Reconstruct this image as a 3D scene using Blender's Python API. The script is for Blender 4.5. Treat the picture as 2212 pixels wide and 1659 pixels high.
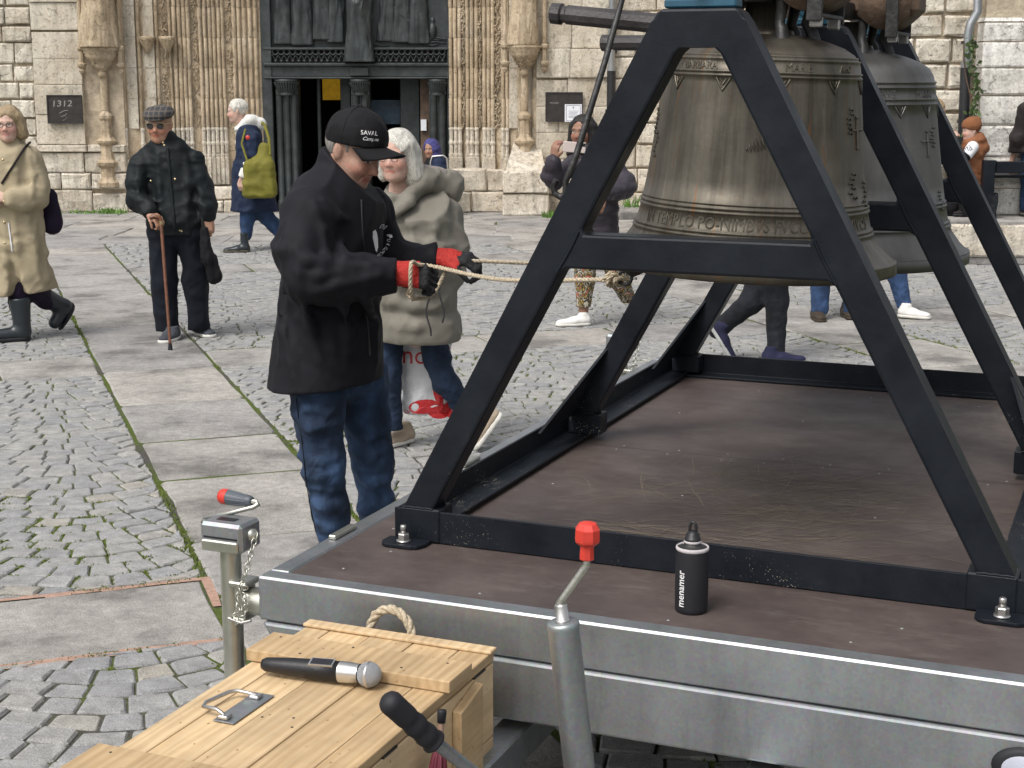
import bpy, math, random
import numpy as np
from mathutils import Vector, Matrix
R = math.radians
for o in list(bpy.data.objects): bpy.data.objects.remove(o)
scene = bpy.context.scene
COL = scene.collection
rng = np.random.default_rng(7)
random.seed(7)

# ------------------------------------------------------------------ camera
CAM_H = 1.85
TILT = math.atan(659/3322)
cam = bpy.data.cameras.new('camera')
cam.sensor_width = 36.0; cam.lens = 36.0*3322/2212
cam.clip_start = 0.05; cam.clip_end = 2000
camo = bpy.data.objects.new('camera', cam); COL.objects.link(camo)
camo.location = (0, 0, CAM_H); camo.rotation_euler = (math.pi/2-TILT, 0, 0)
scene.camera = camo

# ------------------------------------------------------------------ world, sun, exposure
SUN_EL, SUN_AZ = 55, -140       # overcast noon; azimuth seen from above, clockwise from +Y
wd = bpy.data.worlds.new('World'); scene.world = wd; wd.use_nodes = True
nt = wd.node_tree; nt.nodes.clear()
sky = nt.nodes.new('ShaderNodeTexSky'); sky.sky_type = 'NISHITA'; sky.sun_disc = False
sky.sun_elevation = R(SUN_EL); sky.sun_rotation = R(SUN_AZ)
sky.air_density = 1.0; sky.dust_density = 6.0; sky.ozone_density = 1.0
hsv = nt.nodes.new('ShaderNodeHueSaturation'); hsv.inputs['Saturation'].default_value = 0.30
bg = nt.nodes.new('ShaderNodeBackground'); bg.inputs['Strength'].default_value = 0.138
wo = nt.nodes.new('ShaderNodeOutputWorld')
nt.links.new(sky.outputs[0], hsv.inputs['Color']); nt.links.new(hsv.outputs[0], bg.inputs[0]); nt.links.new(bg.outputs[0], wo.inputs[0])
sun = bpy.data.lights.new('sun', 'SUN'); sun.energy = 1.25; sun.angle = R(20); sun.color = (1.0, .965, .92)
suno = bpy.data.objects.new('sun', sun); COL.objects.link(suno)
sd = Vector((math.sin(R(SUN_AZ))*math.cos(R(SUN_EL)), math.cos(R(SUN_AZ))*math.cos(R(SUN_EL)), math.sin(R(SUN_EL))))
suno.rotation_euler = sd.to_track_quat('Z', 'Y').to_euler(); suno.location = sd*60
vs = scene.view_settings
vs.view_transform = 'Standard'; vs.look = 'None'; vs.gamma = 1; vs.use_curve_mapping = False
vs.exposure = 0.3

# ------------------------------------------------------------------ helpers
def at(x, y, Y):                       # measured photo position at depth Y -> world point
    a = (x-1106)/3322; b = -(y-829.5)/3322
    dy = math.cos(TILT)+b*math.sin(TILT); dz = -math.sin(TILT)+b*math.cos(TILT)
    return np.array([a/dy*Y, Y, CAM_H+dz/dy*Y])
def gnd(x, y, z=0.0):
    a = (x-1106)/3322; b = -(y-829.5)/3322
    dy = math.cos(TILT)+b*math.sin(TILT); dz = -math.sin(TILT)+b*math.cos(TILT)
    t = (z-CAM_H)/dz
    return np.array([a*t, dy*t, z])
def nrm(v):
    v = np.asarray(v, float); return v/(np.linalg.norm(v)+1e-12)

def tag(o, label=None, cat=None, group=None, kind=None):
    if label: o['label'] = label
    if cat: o['category'] = cat
    if group: o['group'] = group
    if kind: o['kind'] = kind
    return o
def empty(name, loc=(0,0,0), rz=0, label=None, cat=None, group=None):
    o = bpy.data.objects.new(name, None); COL.objects.link(o)
    o.empty_display_size = .1; o.location = loc; o.rotation_euler = (0, 0, rz)
    return tag(o, label, cat, group)
def link(name, me, mat, parent=None, loc=None):
    o = bpy.data.objects.new(name, me); COL.objects.link(o)
    if mat is not None and len(me.materials) == 0: me.materials.append(mat)
    if parent is not None: o.parent = parent
    if loc is not None: o.location = loc
    return o
def npmesh(name, V, F4, smooth=False, col=None):
    V = np.asarray(V, np.float32); F4 = np.asarray(F4, np.int32)
    me = bpy.data.meshes.new(name); n, k = F4.shape
    me.vertices.add(len(V)); me.vertices.foreach_set('co', V.ravel())
    me.loops.add(n*k); me.loops.foreach_set('vertex_index', F4.ravel())
    me.polygons.add(n); me.polygons.foreach_set('loop_start', np.arange(0, n*k, k, dtype=np.int32))
    me.polygons.foreach_set('use_smooth', np.full(n, smooth, dtype=bool))
    if col is not None: setcol(me, col)
    me.update(calc_edges=True)
    return me
def setcol(me, col):
    col = np.asarray(col, np.float32)
    if col.ndim == 1: col = np.repeat(col[:, None], 3, 1)
    c4 = np.ones((len(col), 4), np.float32); c4[:, :3] = col
    a = me.attributes.new('Col', 'FLOAT_COLOR', 'POINT'); a.data.foreach_set('color', c4.ravel())

class MB:                               # collects shapes into one mesh
    def __init__(s): s.v = []; s.f = []; s.sm = []
    def add(s, vs_, fs_, smooth=False, mtx=None):
        b = len(s.v)
        for p in vs_: s.v.append(tuple(p))
        for f in fs_: s.f.append(tuple(b+i for i in f)); s.sm.append(smooth)
        return s
    def box(s, lo, hi, bev=0.0):
        x0,y0,z0 = lo; x1,y1,z1 = hi
        if bev <= 0:
            vv = [(x0,y0,z0),(x1,y0,z0),(x1,y1,z0),(x0,y1,z0),(x0,y0,z1),(x1,y0,z1),(x1,y1,z1),(x0,y1,z1)]
            return s.add(vv, [(0,3,2,1),(4,5,6,7),(0,1,5,4),(1,2,6,5),(2,3,7,6),(3,0,4,7)])
        b = min(bev, .49*min(x1-x0, y1-y0, z1-z0)); vv = []; idx = {}
        for i, x in enumerate((x0, x1)):
            for j, y in enumerate((y0, y1)):
                for k, z in enumerate((z0, z1)):
                    sx = 1-2*i; sy = 1-2*j; sz = 1-2*k
                    idx[i,j,k,0] = len(vv); vv.append((x, y+sy*b, z+sz*b))
                    idx[i,j,k,1] = len(vv); vv.append((x+sx*b, y, z+sz*b))
                    idx[i,j,k,2] = len(vv); vv.append((x+sx*b, y+sy*b, z))
        ff = []
        for i in (0,1):
            q = [idx[i,0,0,0], idx[i,1,0,0], idx[i,1,1,0], idx[i,0,1,0]]; ff.append(q if i else q[::-1])
            q = [idx[0,i,0,1], idx[1,i,0,1], idx[1,i,1,1], idx[0,i,1,1]]; ff.append(q[::-1] if i else q)
            q = [idx[0,0,i,2], idx[1,0,i,2], idx[1,1,i,2], idx[0,1,i,2]]; ff.append(q if i else q[::-1])
        for i in (0,1):
            for j in (0,1):
                q = [idx[i,j,0,0], idx[i,j,0,1], idx[i,j,1,1], idx[i,j,1,0]]; ff.append(q if (i^j) else q[::-1])
                q = [idx[i,0,j,0], idx[i,0,j,2], idx[i,1,j,2], idx[i,1,j,0]]; ff.append(q[::-1] if (i^j) else q)
                q = [idx[0,i,j,1], idx[0,i,j,2], idx[1,i,j,2], idx[1,i,j,1]]; ff.append(q if (i^j) else q[::-1])
        for i in (0,1):
            for j in (0,1):
                for k in (0,1):
                    q = [idx[i,j,k,0], idx[i,j,k,1], idx[i,j,k,2]]; ff.append(q if (i+j+k) % 2 == 1 else q[::-1])
        return s.add(vv, ff)
    def tube(s, pts, rad, seg=12, cap=True, smooth=True):
        pts = [np.array(p, float) for p in pts]; n = len(pts)
        if np.isscalar(rad): rad = [rad]*n
        vv = []; ff = []; up = None
        for i in range(n):
            t = nrm(pts[min(i+1, n-1)]-pts[max(i-1, 0)])
            if up is None:
                a = np.array([0,0,1.]) if abs(t[2]) < .9 else np.array([1.,0,0])
                up = nrm(np.cross(np.cross(t, a), t))
            else: up = nrm(up-t*(up@t))
            sd_ = np.cross(t, up)
            for k in range(seg):
                a = 2*math.pi*k/seg; vv.append(pts[i]+rad[i]*(math.cos(a)*up+math.sin(a)*sd_))
        for i in range(n-1):
            for k in range(seg):
                k2 = (k+1) % seg; ff.append((i*seg+k, (i+1)*seg+k, (i+1)*seg+k2, i*seg+k2))
        s.add(vv, ff, smooth)
        if cap:
            s.add(vv[:seg], [tuple(range(seg))]); s.add(vv[-seg:], [tuple(range(seg))[::-1]])
        return s
    def lathe(s, prof, seg=48, c=(0,0,0), smooth=True, ax=None):
        vv = []; ff = []; n = len(prof); c = np.array(c, float)
        if ax is None: X,Y,Z = np.eye(3)
        else:
            Z = nrm(ax); X = nrm(np.cross(Z, [0,0,1.] if abs(Z[2]) < .9 else [1.,0,0])); Y = np.cross(Z, X)
        for r, z in prof:
            for k in range(seg):
                a = 2*math.pi*k/seg; vv.append(c+r*math.cos(a)*X+r*math.sin(a)*Y+z*Z)
        for i in range(n-1):
            for k in range(seg):
                k2 = (k+1) % seg; ff.append((i*seg+k, i*seg+k2, (i+1)*seg+k2, (i+1)*seg+k))
        return s.add(vv, ff, smooth)
    def prism(s, poly, y0, y1, plane='xz', smooth=False):
        n = len(poly)
        def P(a, b, t): return (a, t, b) if plane == 'xz' else ((a, b, t) if plane == 'xy' else (t, a, b))
        vv = [P(a, b, y0) for a, b in poly]+[P(a, b, y1) for a, b in poly]
        ff = [tuple(range(n)), tuple(range(2*n-1, n-1, -1))]+[(i, n+i, n+(i+1) % n, (i+1) % n) for i in range(n)]
        return s.add(vv, ff, smooth)
    def xf(s, m):
        s.v = [tuple(m @ Vector(p)) for p in s.v]; return s
    def mesh(s, name, recalc=True):
        me = bpy.data.meshes.new(name); me.from_pydata(s.v, [], s.f)
        me.polygons.foreach_set('use_smooth', s.sm)
        if recalc:
            import bmesh
            bm = bmesh.new(); bm.from_mesh(me); bmesh.ops.recalc_face_normals(bm, faces=bm.faces); bm.to_mesh(me); bm.free()
        me.update(); return me
    def build(s, name, mat, parent=None, loc=None, bevel=0, recalc=True):
        o = link(name, s.mesh(name, recalc), mat, parent, loc)
        if bevel:
            m = o.modifiers.new('bevel', 'BEVEL'); m.width = bevel; m.segments = 2; m.limit_method = 'ANGLE'; m.angle_limit = R(40)
        return o

def text_geo(txt, size=1.0, extrude=.02, res=3):
    cu = bpy.data.curves.new('t', 'FONT'); cu.body = txt; cu.size = size; cu.extrude = extrude; cu.resolution_u = res
    o = bpy.data.objects.new('t', cu); COL.objects.link(o)
    dg = bpy.context.evaluated_depsgraph_get(); me = bpy.data.meshes.new_from_object(o.evaluated_get(dg))
    V = np.array([v.co[:] for v in me.vertices]); F = [tuple(p.vertices) for p in me.polygons]
    bpy.data.objects.remove(o); bpy.data.curves.remove(cu); bpy.data.meshes.remove(me)
    return V, F

# ------------------------------------------------------------------ value noise
_H = rng.random((32,32,32)).astype(np.float32)
def vnoise(P):
    P = np.asarray(P, np.float32); I = np.floor(P).astype(np.int32); f = P-I; f = f*f*(3-2*f)
    x0,y0,z0 = (I[:,i] & 31 for i in range(3)); x1,y1,z1 = ((I[:,i]+1) & 31 for i in range(3))
    fx,fy,fz = f[:,0],f[:,1],f[:,2]
    a = _H[x0,y0,z0]*(1-fx)+_H[x1,y0,z0]*fx; b = _H[x0,y1,z0]*(1-fx)+_H[x1,y1,z0]*fx
    c = _H[x0,y0,z1]*(1-fx)+_H[x1,y0,z1]*fx; d = _H[x0,y1,z1]*(1-fx)+_H[x1,y1,z1]*fx
    return (a*(1-fy)+b*fy)*(1-fz)+(c*(1-fy)+d*fy)*fz
def fbm(P, oct=3):
    s = 0; a = .5; t = 0
    for i in range(oct): s = s+a*vnoise(P*(2**i)+i*7.3); t += a; a *= .5
    return s/t

# ------------------------------------------------------------------ materials
MATS = {}
class NB:
    def __init__(s, name):
        m = bpy.data.materials.new(name); m.use_nodes = True; s.m = m; s.t = m.node_tree; s.t.nodes.clear()
        s.b = s.t.nodes.new('ShaderNodeBsdfPrincipled'); s.o = s.t.nodes.new('ShaderNodeOutputMaterial')
        s.t.links.new(s.b.outputs[0], s.o.inputs[0]); MATS[name] = m; s._bump = None
        tc = s.t.nodes.new('ShaderNodeTexCoord'); s.co = tc.outputs['Object']
    def n(s, typ, **kw):
        nd = s.t.nodes.new('ShaderNode'+typ)
        for k, v in kw.items():
            if k.startswith('i_'):
                key = k[2:].replace('_', ' '); s.put(nd.inputs[int(key) if key.isdigit() else key], v)
            else: setattr(nd, k, v)
        return nd
    def put(s, inp, v):
        if isinstance(v, bpy.types.NodeSocket): s.t.links.new(v, inp)
        else:
            if inp.type == 'RGBA' and not np.isscalar(v) and len(v) == 3: v = (*v, 1)
            inp.default_value = v
    def scl(s, v, loc=(0,0,0), rot=(0,0,0), co=None):
        mp = s.n('Mapping'); s.put(mp.inputs[0], co or s.co); mp.inputs['Scale'].default_value = v if not np.isscalar(v) else (v,v,v)
        mp.inputs['Location'].default_value = loc; mp.inputs['Rotation'].default_value = rot; return mp.outputs[0]
    def randco(s):
        oi = s.n('ObjectInfo'); m = s.n('Math', operation='MULTIPLY', i_0=oi.outputs['Random'], i_1=97.0)
        v = s.n('VectorMath', operation='ADD', i_0=s.co); s.put(v.inputs[1], m.outputs[0]); s.co = v.outputs[0]; s.rnd = oi.outputs['Random']
    def noise(s, scale, detail=4, rough=.6, co=None, dist=0):
        nd = s.n('TexNoise', i_Vector=co or s.co, i_Scale=scale, i_Detail=detail, i_Roughness=rough, i_Distortion=dist); return nd.outputs['Fac']
    def ridged(s, scale, detail=2, co=None, dist=0, wid=.13):      # sharp crease lines
        n_ = s.noise(scale, detail, .5, co, dist); a = s.math('ABSOLUTE', s.math('SUBTRACT', n_, .5)); return s.ramp(a, [(0, 1.0), (wid*.35, .55), (wid, 0.0)])
    def ramp(s, fac, stops):
        nd = s.n('ValToRGB', i_Fac=fac); el = nd.color_ramp.elements
        while len(el) < len(stops): el.new(.5)
        for e, (p, c) in zip(el, stops):
            e.position = p; e.color = (*c, 1) if not np.isscalar(c) else (c, c, c, 1)
        return nd.outputs['Color']
    def mix(s, fac, a, b, mode='MIX'):
        nd = s.n('Mix', data_type='RGBA', blend_type=mode); s.put(nd.inputs[0], fac); s.put(nd.inputs[6], a); s.put(nd.inputs[7], b); return nd.outputs[2]
    def math(s, op, a, b=0, clamp=False):
        nd = s.n('Math', operation=op, use_clamp=clamp); s.put(nd.inputs[0], a); s.put(nd.inputs[1], b); return nd.outputs[0]
    def attr(s, name='Col'):
        return s.n('Attribute', attribute_name=name).outputs['Color']
    def bump(s, h, dist=.01, strength=1):
        bp = s.n('Bump', i_Height=h, i_Distance=dist, i_Strength=strength)
        if s._bump is not None: s.put(bp.inputs['Normal'], s._bump)
        s._bump = bp.outputs[0]; s.put(s.b.inputs['Normal'], s._bump)
    def fin(s, col, rough=.6, metal=0., spec=.5, **kw):
        s.put(s.b.inputs['Base Color'], col); s.put(s.b.inputs['Roughness'], rough); s.put(s.b.inputs['Metallic'], metal)
        s.b.inputs['Specular IOR Level'].default_value = spec
        for k, v in kw.items(): s.put(s.b.inputs[k.replace('_', ' ')], v)
        return s.m
def simple(name, col, rough=.6, metal=0, spec=.5, nscale=20, var=.25, bump=0, bscale=None, sheen=0):
    b = NB(name); nz = b.noise(nscale, 4)
    c2 = tuple(min(1, c*(1+var)) for c in col); c1 = tuple(c*(1-var) for c in col)
    c = b.ramp(nz, [(.3, c1), (.7, c2)])
    if bump: b.bump(b.noise(bscale or nscale*4, 3), bump)
    kw = {'Sheen_Weight': sheen} if sheen else {}
    return b.fin(c, rough, metal, spec, **kw)
# ---------------- material library
def mk_sett(name, attr):
    b = NB(name)
    if attr: tone = b.attr()
    else: b.randco(); tone = b.ramp(b.rnd, [(0, (.91,.92,.94)), (.4, (.99,.99,.99)), (.9, (1.05,1.04,1.01)), (1, (1.15,1.08,.95))])
    sp = b.ramp(b.noise(230, 3, .7), [(.3, (.175,.175,.175)), (.5, (.30,.30,.298)), (.72, (.44,.435,.425))])
    big = b.ramp(b.noise(14, 5, .65), [(.3, .72), (.7, 1.2)])
    c = b.mix(1, b.mix(1, sp, big, 'MULTIPLY'), tone, 'MULTIPLY')
    b.bump(b.noise(60, 4, .7), .006, .8)
    return b.fin(c, .82, spec=.3)
mk_sett('sett', False); mk_sett('sett_far', True)
def mk_slab():
    b = NB('slab'); b.randco()
    tone = b.ramp(b.rnd, [(0, (.85,.85,.86)), (.5, (1,.99,.97)), (1, (1.12,1.09,1.04))])
    sp = b.ramp(b.noise(170, 3, .75), [(.3, (.20,.194,.187)), (.5, (.345,.335,.322)), (.72, (.50,.49,.472))])
    st = b.ramp(b.noise(2.2, 5, .6, co=b.scl((1,1,1))), [(.36, .48), (.48, .85), (.62, 1.05)])
    mid = b.ramp(b.noise(22, 4, .6), [(.3, .8), (.7, 1.14)])
    c = b.mix(1, b.mix(1, b.mix(1, sp, st, 'MULTIPLY'), mid, 'MULTIPLY'), tone, 'MULTIPLY')
    b.bump(b.noise(45, 5, .7), .008, .8)
    return b.fin(c, .85, spec=.3)
mk_slab()
def mk_joint():
    b = NB('joint'); g = b.noise(1.1, 5, .65); f = b.noise(90, 4, .7)
    moss = b.ramp(f, [(.3, (.035,.05,.012)), (.6, (.11,.145,.032)), (.8, (.16,.195,.05))])
    soil = b.ramp(f, [(.3, (.045,.042,.038)), (.7, (.13,.122,.11))])
    c = b.mix(b.ramp(g, [(.42, 0), (.54, 1)]), soil, moss)
    b.bump(f, .01, .9); return b.fin(c, .95, spec=.2)
mk_joint()
simple('mortar_pink', (.40,.255,.195), .9, nscale=40, bump=.004)
def mk_moss():
    b = NB('moss'); f = b.noise(70, 3)
    return b.fin(b.ramp(f, [(.3, (.055,.085,.016)), (.7, (.165,.205,.045))]), .9, spec=.2)
mk_moss()
simple('grass', (.09,.19,.025), .7, nscale=8, var=.5)
simple('leaf', (.055,.09,.025), .6, nscale=10, var=.5)
def mk_ground():
    b = NB('plaza_ground'); v = b.n('TexVoronoi', i_Vector=b.scl(7.5), feature='DISTANCE_TO_EDGE').outputs['Distance']
    c = b.mix(b.ramp(v, [(.02, 0), (.07, 1)]), (.04,.045,.03), b.ramp(b.noise(40), [(.3, (.2,.2,.2)), (.7, (.4,.4,.4))]))
    return b.fin(c, .85)
mk_ground()
def mk_stone(name, c0, c1, c2, dirt=.55, pit=.5, smooth=False, attr=False):
    b = NB(name); b.randco()
    if attr: b.rnd
    gp = b.n('NewGeometry').outputs['Position']; tone = b.ramp(b.rnd, [(0, (.90,.88,.84)), (.4, (1,.98,.95)), (1, (1.06,1.05,1.03))])
    base = b.ramp(b.noise(2.2, 7, .7, co=gp), [(.28, c0), (.5, c1), (.72, c2)])
    fine = b.ramp(b.noise(38, 5, .7), [(.28, .7), (.55, 1.0), (.75, 1.16)])
    streak = b.ramp(b.noise(3.0, 5, .65, co=b.scl((3.2,3.2,.45), co=gp)), [(.32, dirt), (.52, 1.0), (.75, 1.08)])
    c = b.mix(1, b.mix(1, b.mix(1, base, fine, 'MULTIPLY'), streak, 'MULTIPLY'), tone, 'MULTIPLY')
    pits = b.ramp(b.noise(16, 5, .75, dist=.6), [(.30, 0), (.43, 1)])
    c = b.mix(b.math('MULTIPLY', b.math('SUBTRACT', 1, pits), pit), c, (.10,.085,.065))
    b.bump(b.noise(9, 5, .65), .03, .3 if smooth else .6); b.bump(pits, .012, .8); b.bump(b.noise(70, 3), .004, .7)
    return b.fin(c, .9, spec=.25)
mk_stone('stone_ashlar', (.46,.405,.32), (.63,.58,.49), (.74,.70,.62), .72, .3, True)
mk_stone('stone_rubble', (.48,.42,.335), (.66,.615,.53), (.78,.75,.69), .68, .6)
mk_stone('stone_tower', (.48,.425,.335), (.68,.64,.56), (.80,.775,.715), .68, .7)
mk_stone('stone_pier', (.64,.63,.60), (.80,.79,.765), (.86,.855,.845), .78, .55)
mk_stone('stone_jamb', (.33,.255,.17), (.50,.41,.295), (.63,.54,.42), .6, .18, True)
mk_stone('stone_base', (.45,.39,.305), (.62,.57,.485), (.74,.70,.63), .6, .5)
simple('wall_mortar', (.47,.395,.295), .95, nscale=9, var=.3, bump=.01, bscale=30)
def mk_doorbronze():
    b = NB('door_bronze'); c = b.ramp(b.noise(6, 5, .65), [(.3, (.028,.034,.035)), (.6, (.056,.065,.066)), (.8, (.095,.108,.106))])
    b.bump(b.noise(30, 4), .006, .5); return b.fin(c, .52, .35, .5)
mk_doorbronze()
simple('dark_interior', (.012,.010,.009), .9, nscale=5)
simple('slate_plaque', (.030,.026,.025), .45, nscale=12, var=.4)
simple('chalk', (.30,.29,.28), .9)
simple('paper', (.78,.80,.85), .8, var=.04)
simple('paper_ink', (.10,.13,.22), .8)
simple('pipe_black', (.018,.019,.022), .45)
def mk_galv(name='galvanised', dark=1.0):
    b = NB(name); v = b.n('TexVoronoi', i_Vector=b.scl(26)).outputs['Color']
    sp = b.ramp(b.noise(4, 5, .6), [(.3, tuple(x*dark for x in (.335,.355,.37))), (.7, tuple(x*dark for x in (.44,.46,.475)))])
    sg = b.mix(.15, sp, v, 'MULTIPLY'); sg = b.mix(1, sg, b.ramp(b.noise(4.5, 5, .7, co=b.scl((4,4,.5))), [(.32, .86), (.5, 1.0), (.72, 1.06)]), 'MULTIPLY'); sg = b.mix(1, sg, b.ramp(b.noise(160, 3), [(.3,.95), (.7,1.03)]), 'MULTIPLY')
    st = b.ramp(b.noise(3.0, 6, .7), [(.62, 0), (.70, .35)]); c = b.mix(st, sg, (.33,.31,.24))
    sk = b.n('TexVoronoi', i_Vector=b.scl(19)).outputs['Distance']; c = b.mix(b.math('MULTIPLY', b.math('LESS_THAN', sk, b.ramp(b.noise(3, 3), [(.5, 0.0), (.75, .13)])), .8), c, (.42,.40,.31))
    rg = b.ramp(b.noise(6, 5), [(.3, .36), (.7, .52)])
    b.bump(b.noise(5, 3), .003, .2); return b.fin(c, rg, .82, .5)
mk_galv(); simple('zinc', (.55,.55,.49), .34, .9, nscale=9, var=.2, bump=.0008, bscale=90)
def mk_blackpaint():
    b = NB('black_paint')
    c = b.ramp(b.noise(4, 6, .7), [(.35, (.005,.007,.011)), (.62, (.011,.014,.019)), (.76, (.030,.033,.036))])
    sp = b.n('TexVoronoi', i_Vector=b.scl(34), i_Randomness=1.0).outputs['Distance']
    pos = b.n('SeparateXYZ', i_0=b.co).outputs['Z']
    lowz = b.ramp(pos, [(.03, 1), (.36, 0)])
    spk = b.math('MULTIPLY', b.math('LESS_THAN', sp, b.math('MULTIPLY', b.ramp(b.noise(40, 2), [(.3, .05), (.7, .34)]), b.ramp(b.noise(3.5, 3), [(.47, 0), (.66, 1)]))), b.math('MAXIMUM', lowz, .0))
    c = b.mix(spk, c, (.33,.31,.25))
    b.bump(b.noise(55, 3), .0012, .5)
    return b.fin(c, b.ramp(b.noise(8, 4), [(.3, .36), (.7, .52)]), 0, .22)
mk_blackpaint()
def mk_deck():
    b = NB('deck_ply')
    c = b.ramp(b.noise(3.2, 6, .7), [(.3, (.052,.038,.035)), (.55, (.082,.063,.057)), (.78, (.125,.10,.091))])
    sm = b.ramp(b.noise(6.5, 7, .75, co=b.scl((1.0,2.6,1)), dist=.5), [(.52, 0), (.80, 1)])
    c = b.mix(b.math('MULTIPLY', sm, .55), c, (.17,.145,.13))
    fr = b.n('TexVoronoi', i_Vector=b.scl(55)).outputs['Distance']
    c = b.mix(b.math('MULTIPLY', b.math('LESS_THAN', fr, .035), .45), c, (.25,.235,.21))
    wear = b.n('VectorMath', operation='DISTANCE', i_0=b.scl((1.0,1.0,1.0))); wear.inputs[1].default_value = (1.02,1.22,.66)
    wm = b.math('MULTIPLY', b.ramp(wear.outputs['Value'], [(.25, 1), (.85, 0)]), b.ramp(b.noise(7, 6, .75, co=b.scl((1.4,.8,1), rot=(0,0,.5))), [(.42, 0), (.68, 1)]))
    c = b.mix(b.math('MULTIPLY', wm, .8), c, (.26,.22,.165))
    b.bump(b.noise(250, 2), .0004, .4)
    return b.fin(c, b.ramp(b.noise(5, 5), [(.3, .46), (.7, .66)]), 0, .45)
mk_deck()
simple('deck_scratch', (.178,.146,.108), .7, nscale=15, var=.35)
simple('screw', (.27,.27,.26), .5, .3)
def mk_bell(name, ca, cb, cc, rust, stk=1.0):
    b = NB(name)
    ang = b.n('SeparateXYZ', i_0=b.co)
    at2 = b.math('ARCTAN2', ang.outputs['Y'], ang.outputs['X'])
    cv = b.n('CombineXYZ', i_0=b.math('MULTIPLY', at2, 2.2), i_1=0.0, i_2=b.math('MULTIPLY', ang.outputs['Z'], .55)).outputs[0]
    base = b.ramp(b.noise(3.2, 6, .65), [(.3, ca), (.5, cb), (.72, cc)])
    st = b.ramp(b.noise(3.2, 6, .7, co=cv), [(.34, 1-.62*stk), (.50, 1.0), (.62, 1+.25*stk), (.70, 1+1.3*stk)])
    c = b.mix(1, base, st, 'MULTIPLY')
    rs = b.ramp(b.noise(5.6, 5, .7, co=cv), [(.57, 0), (.66, rust)])
    c = b.mix(rs, c, (.20,.095,.035))
    b.bump(b.noise(9, 5), .004, .3); b.bump(b.noise(60, 3), .0012, .4)
    return b.fin(c, b.ramp(b.noise(6, 4), [(.3, .34), (.7, .54)]), .7, .5)
mk_bell('bell_bronze', (.082,.073,.057), (.128,.115,.092), (.19,.174,.142), .85, .66)
mk_bell('bell_bronze_grey', (.105,.102,.097), (.145,.142,.135), (.19,.186,.176), .08, .25)
simple('relief_bronze', (.118,.106,.082), .45, .7, nscale=25, var=.35)
simple('relief_bronze_grey', (.135,.132,.126), .45, .7, nscale=25, var=.3)
simple('yoke_wood', (.115,.075,.05), .75, nscale=9, var=.45, bump=.004, bscale=40)
simple('pole_wood', (.035,.031,.032), .55, nscale=10, var=.4, bump=.003, bscale=45)
simple('iron', (.055,.055,.055), .5, .7, nscale=18, var=.4, bump=.002)
simple('blue_paint', (.02,.085,.135), .4, nscale=20, var=.2)
simple('steel', (.55,.54,.52), .3, .9, nscale=30, var=.15)
def mk_pine():
    b = NB('pine'); b.randco()
    tone = b.ramp(b.rnd, [(0, (.86,.82,.76)), (.5, (1,1,1)), (1, (1.12,1.10,1.06))])
    w = b.n('TexWave', i_Vector=b.scl((5.5,.5,5.5)), i_Scale=2.4, i_Distortion=7.0, i_Detail=3.0, i_Detail_Scale=1.4, wave_type='BANDS', bands_direction='X').outputs['Fac']
    c = b.ramp(w, [(0, (.52,.375,.215)), (.5, (.565,.415,.245)), (1, (.60,.455,.28))])
    c = b.mix(1, c, b.ramp(b.noise(60, 3, .6, co=b.scl((1,.06,1))), [(.3,.87), (.7,1.08)]), 'MULTIPLY')
    c = b.mix(1, c, b.ramp(b.noise(5, 5, .6), [(.3,.8), (.7,1.15)]), 'MULTIPLY')
    kn = b.n('TexVoronoi', i_Vector=b.scl((7,4.2,7))).outputs['Distance']
    c = b.mix(b.ramp(kn, [(.05, .85), (.10, 0)]), c, (.17,.085,.03))
    b.bump(w, .0015, .5); return b.fin(b.mix(1, c, tone, 'MULTIPLY'), .62, 0, .4)
mk_pine()
def mk_rope():
    b = NB('rope_fibre'); c = b.ramp(b.noise(140, 3), [(.3, (.30,.235,.15)), (.7, (.62,.54,.41))]); b.bump(b.noise(300, 2), .002, .8)
    return b.fin(c, .85)
mk_rope()
simple('red_plastic', (.58,.045,.03), .42, nscale=30, var=.12, bump=.0006, bscale=60); simple('grey_plastic', (.085,.10,.12), .45, var=.12)
simple('black_plastic', (.012,.012,.014), .42, var=.2, bump=.0006, bscale=200)
simple('black_rubber', (.009,.009,.013), .65, var=.25)
simple('tyre', (.02,.02,.02), .8)
simple('white_print', (.8,.8,.8), .6, var=.03); simple('rim_grey', (.50,.465,.475), .7, var=.1)
def mk_mesh():
    b = NB('mic_mesh'); v = b.n('TexVoronoi', i_Vector=b.scl(420)).outputs['Distance']
    b.bump(v, .002, .8); return b.fin(b.ramp(v, [(.1, (.20,.215,.24)), (.6, (.50,.52,.55))]), .45, .35)
mk_mesh()
simple('mic_silver', (.63,.62,.60), .28, .9, var=.08)
simple('umbrella_red', (.13,.012,.028), .55, var=.3)
simple('umbrella_shaft', (.55,.36,.28), .3, .6)
simple('lens_clear', (.45,.47,.55), .15, 0, .6, var=.1)
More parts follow.
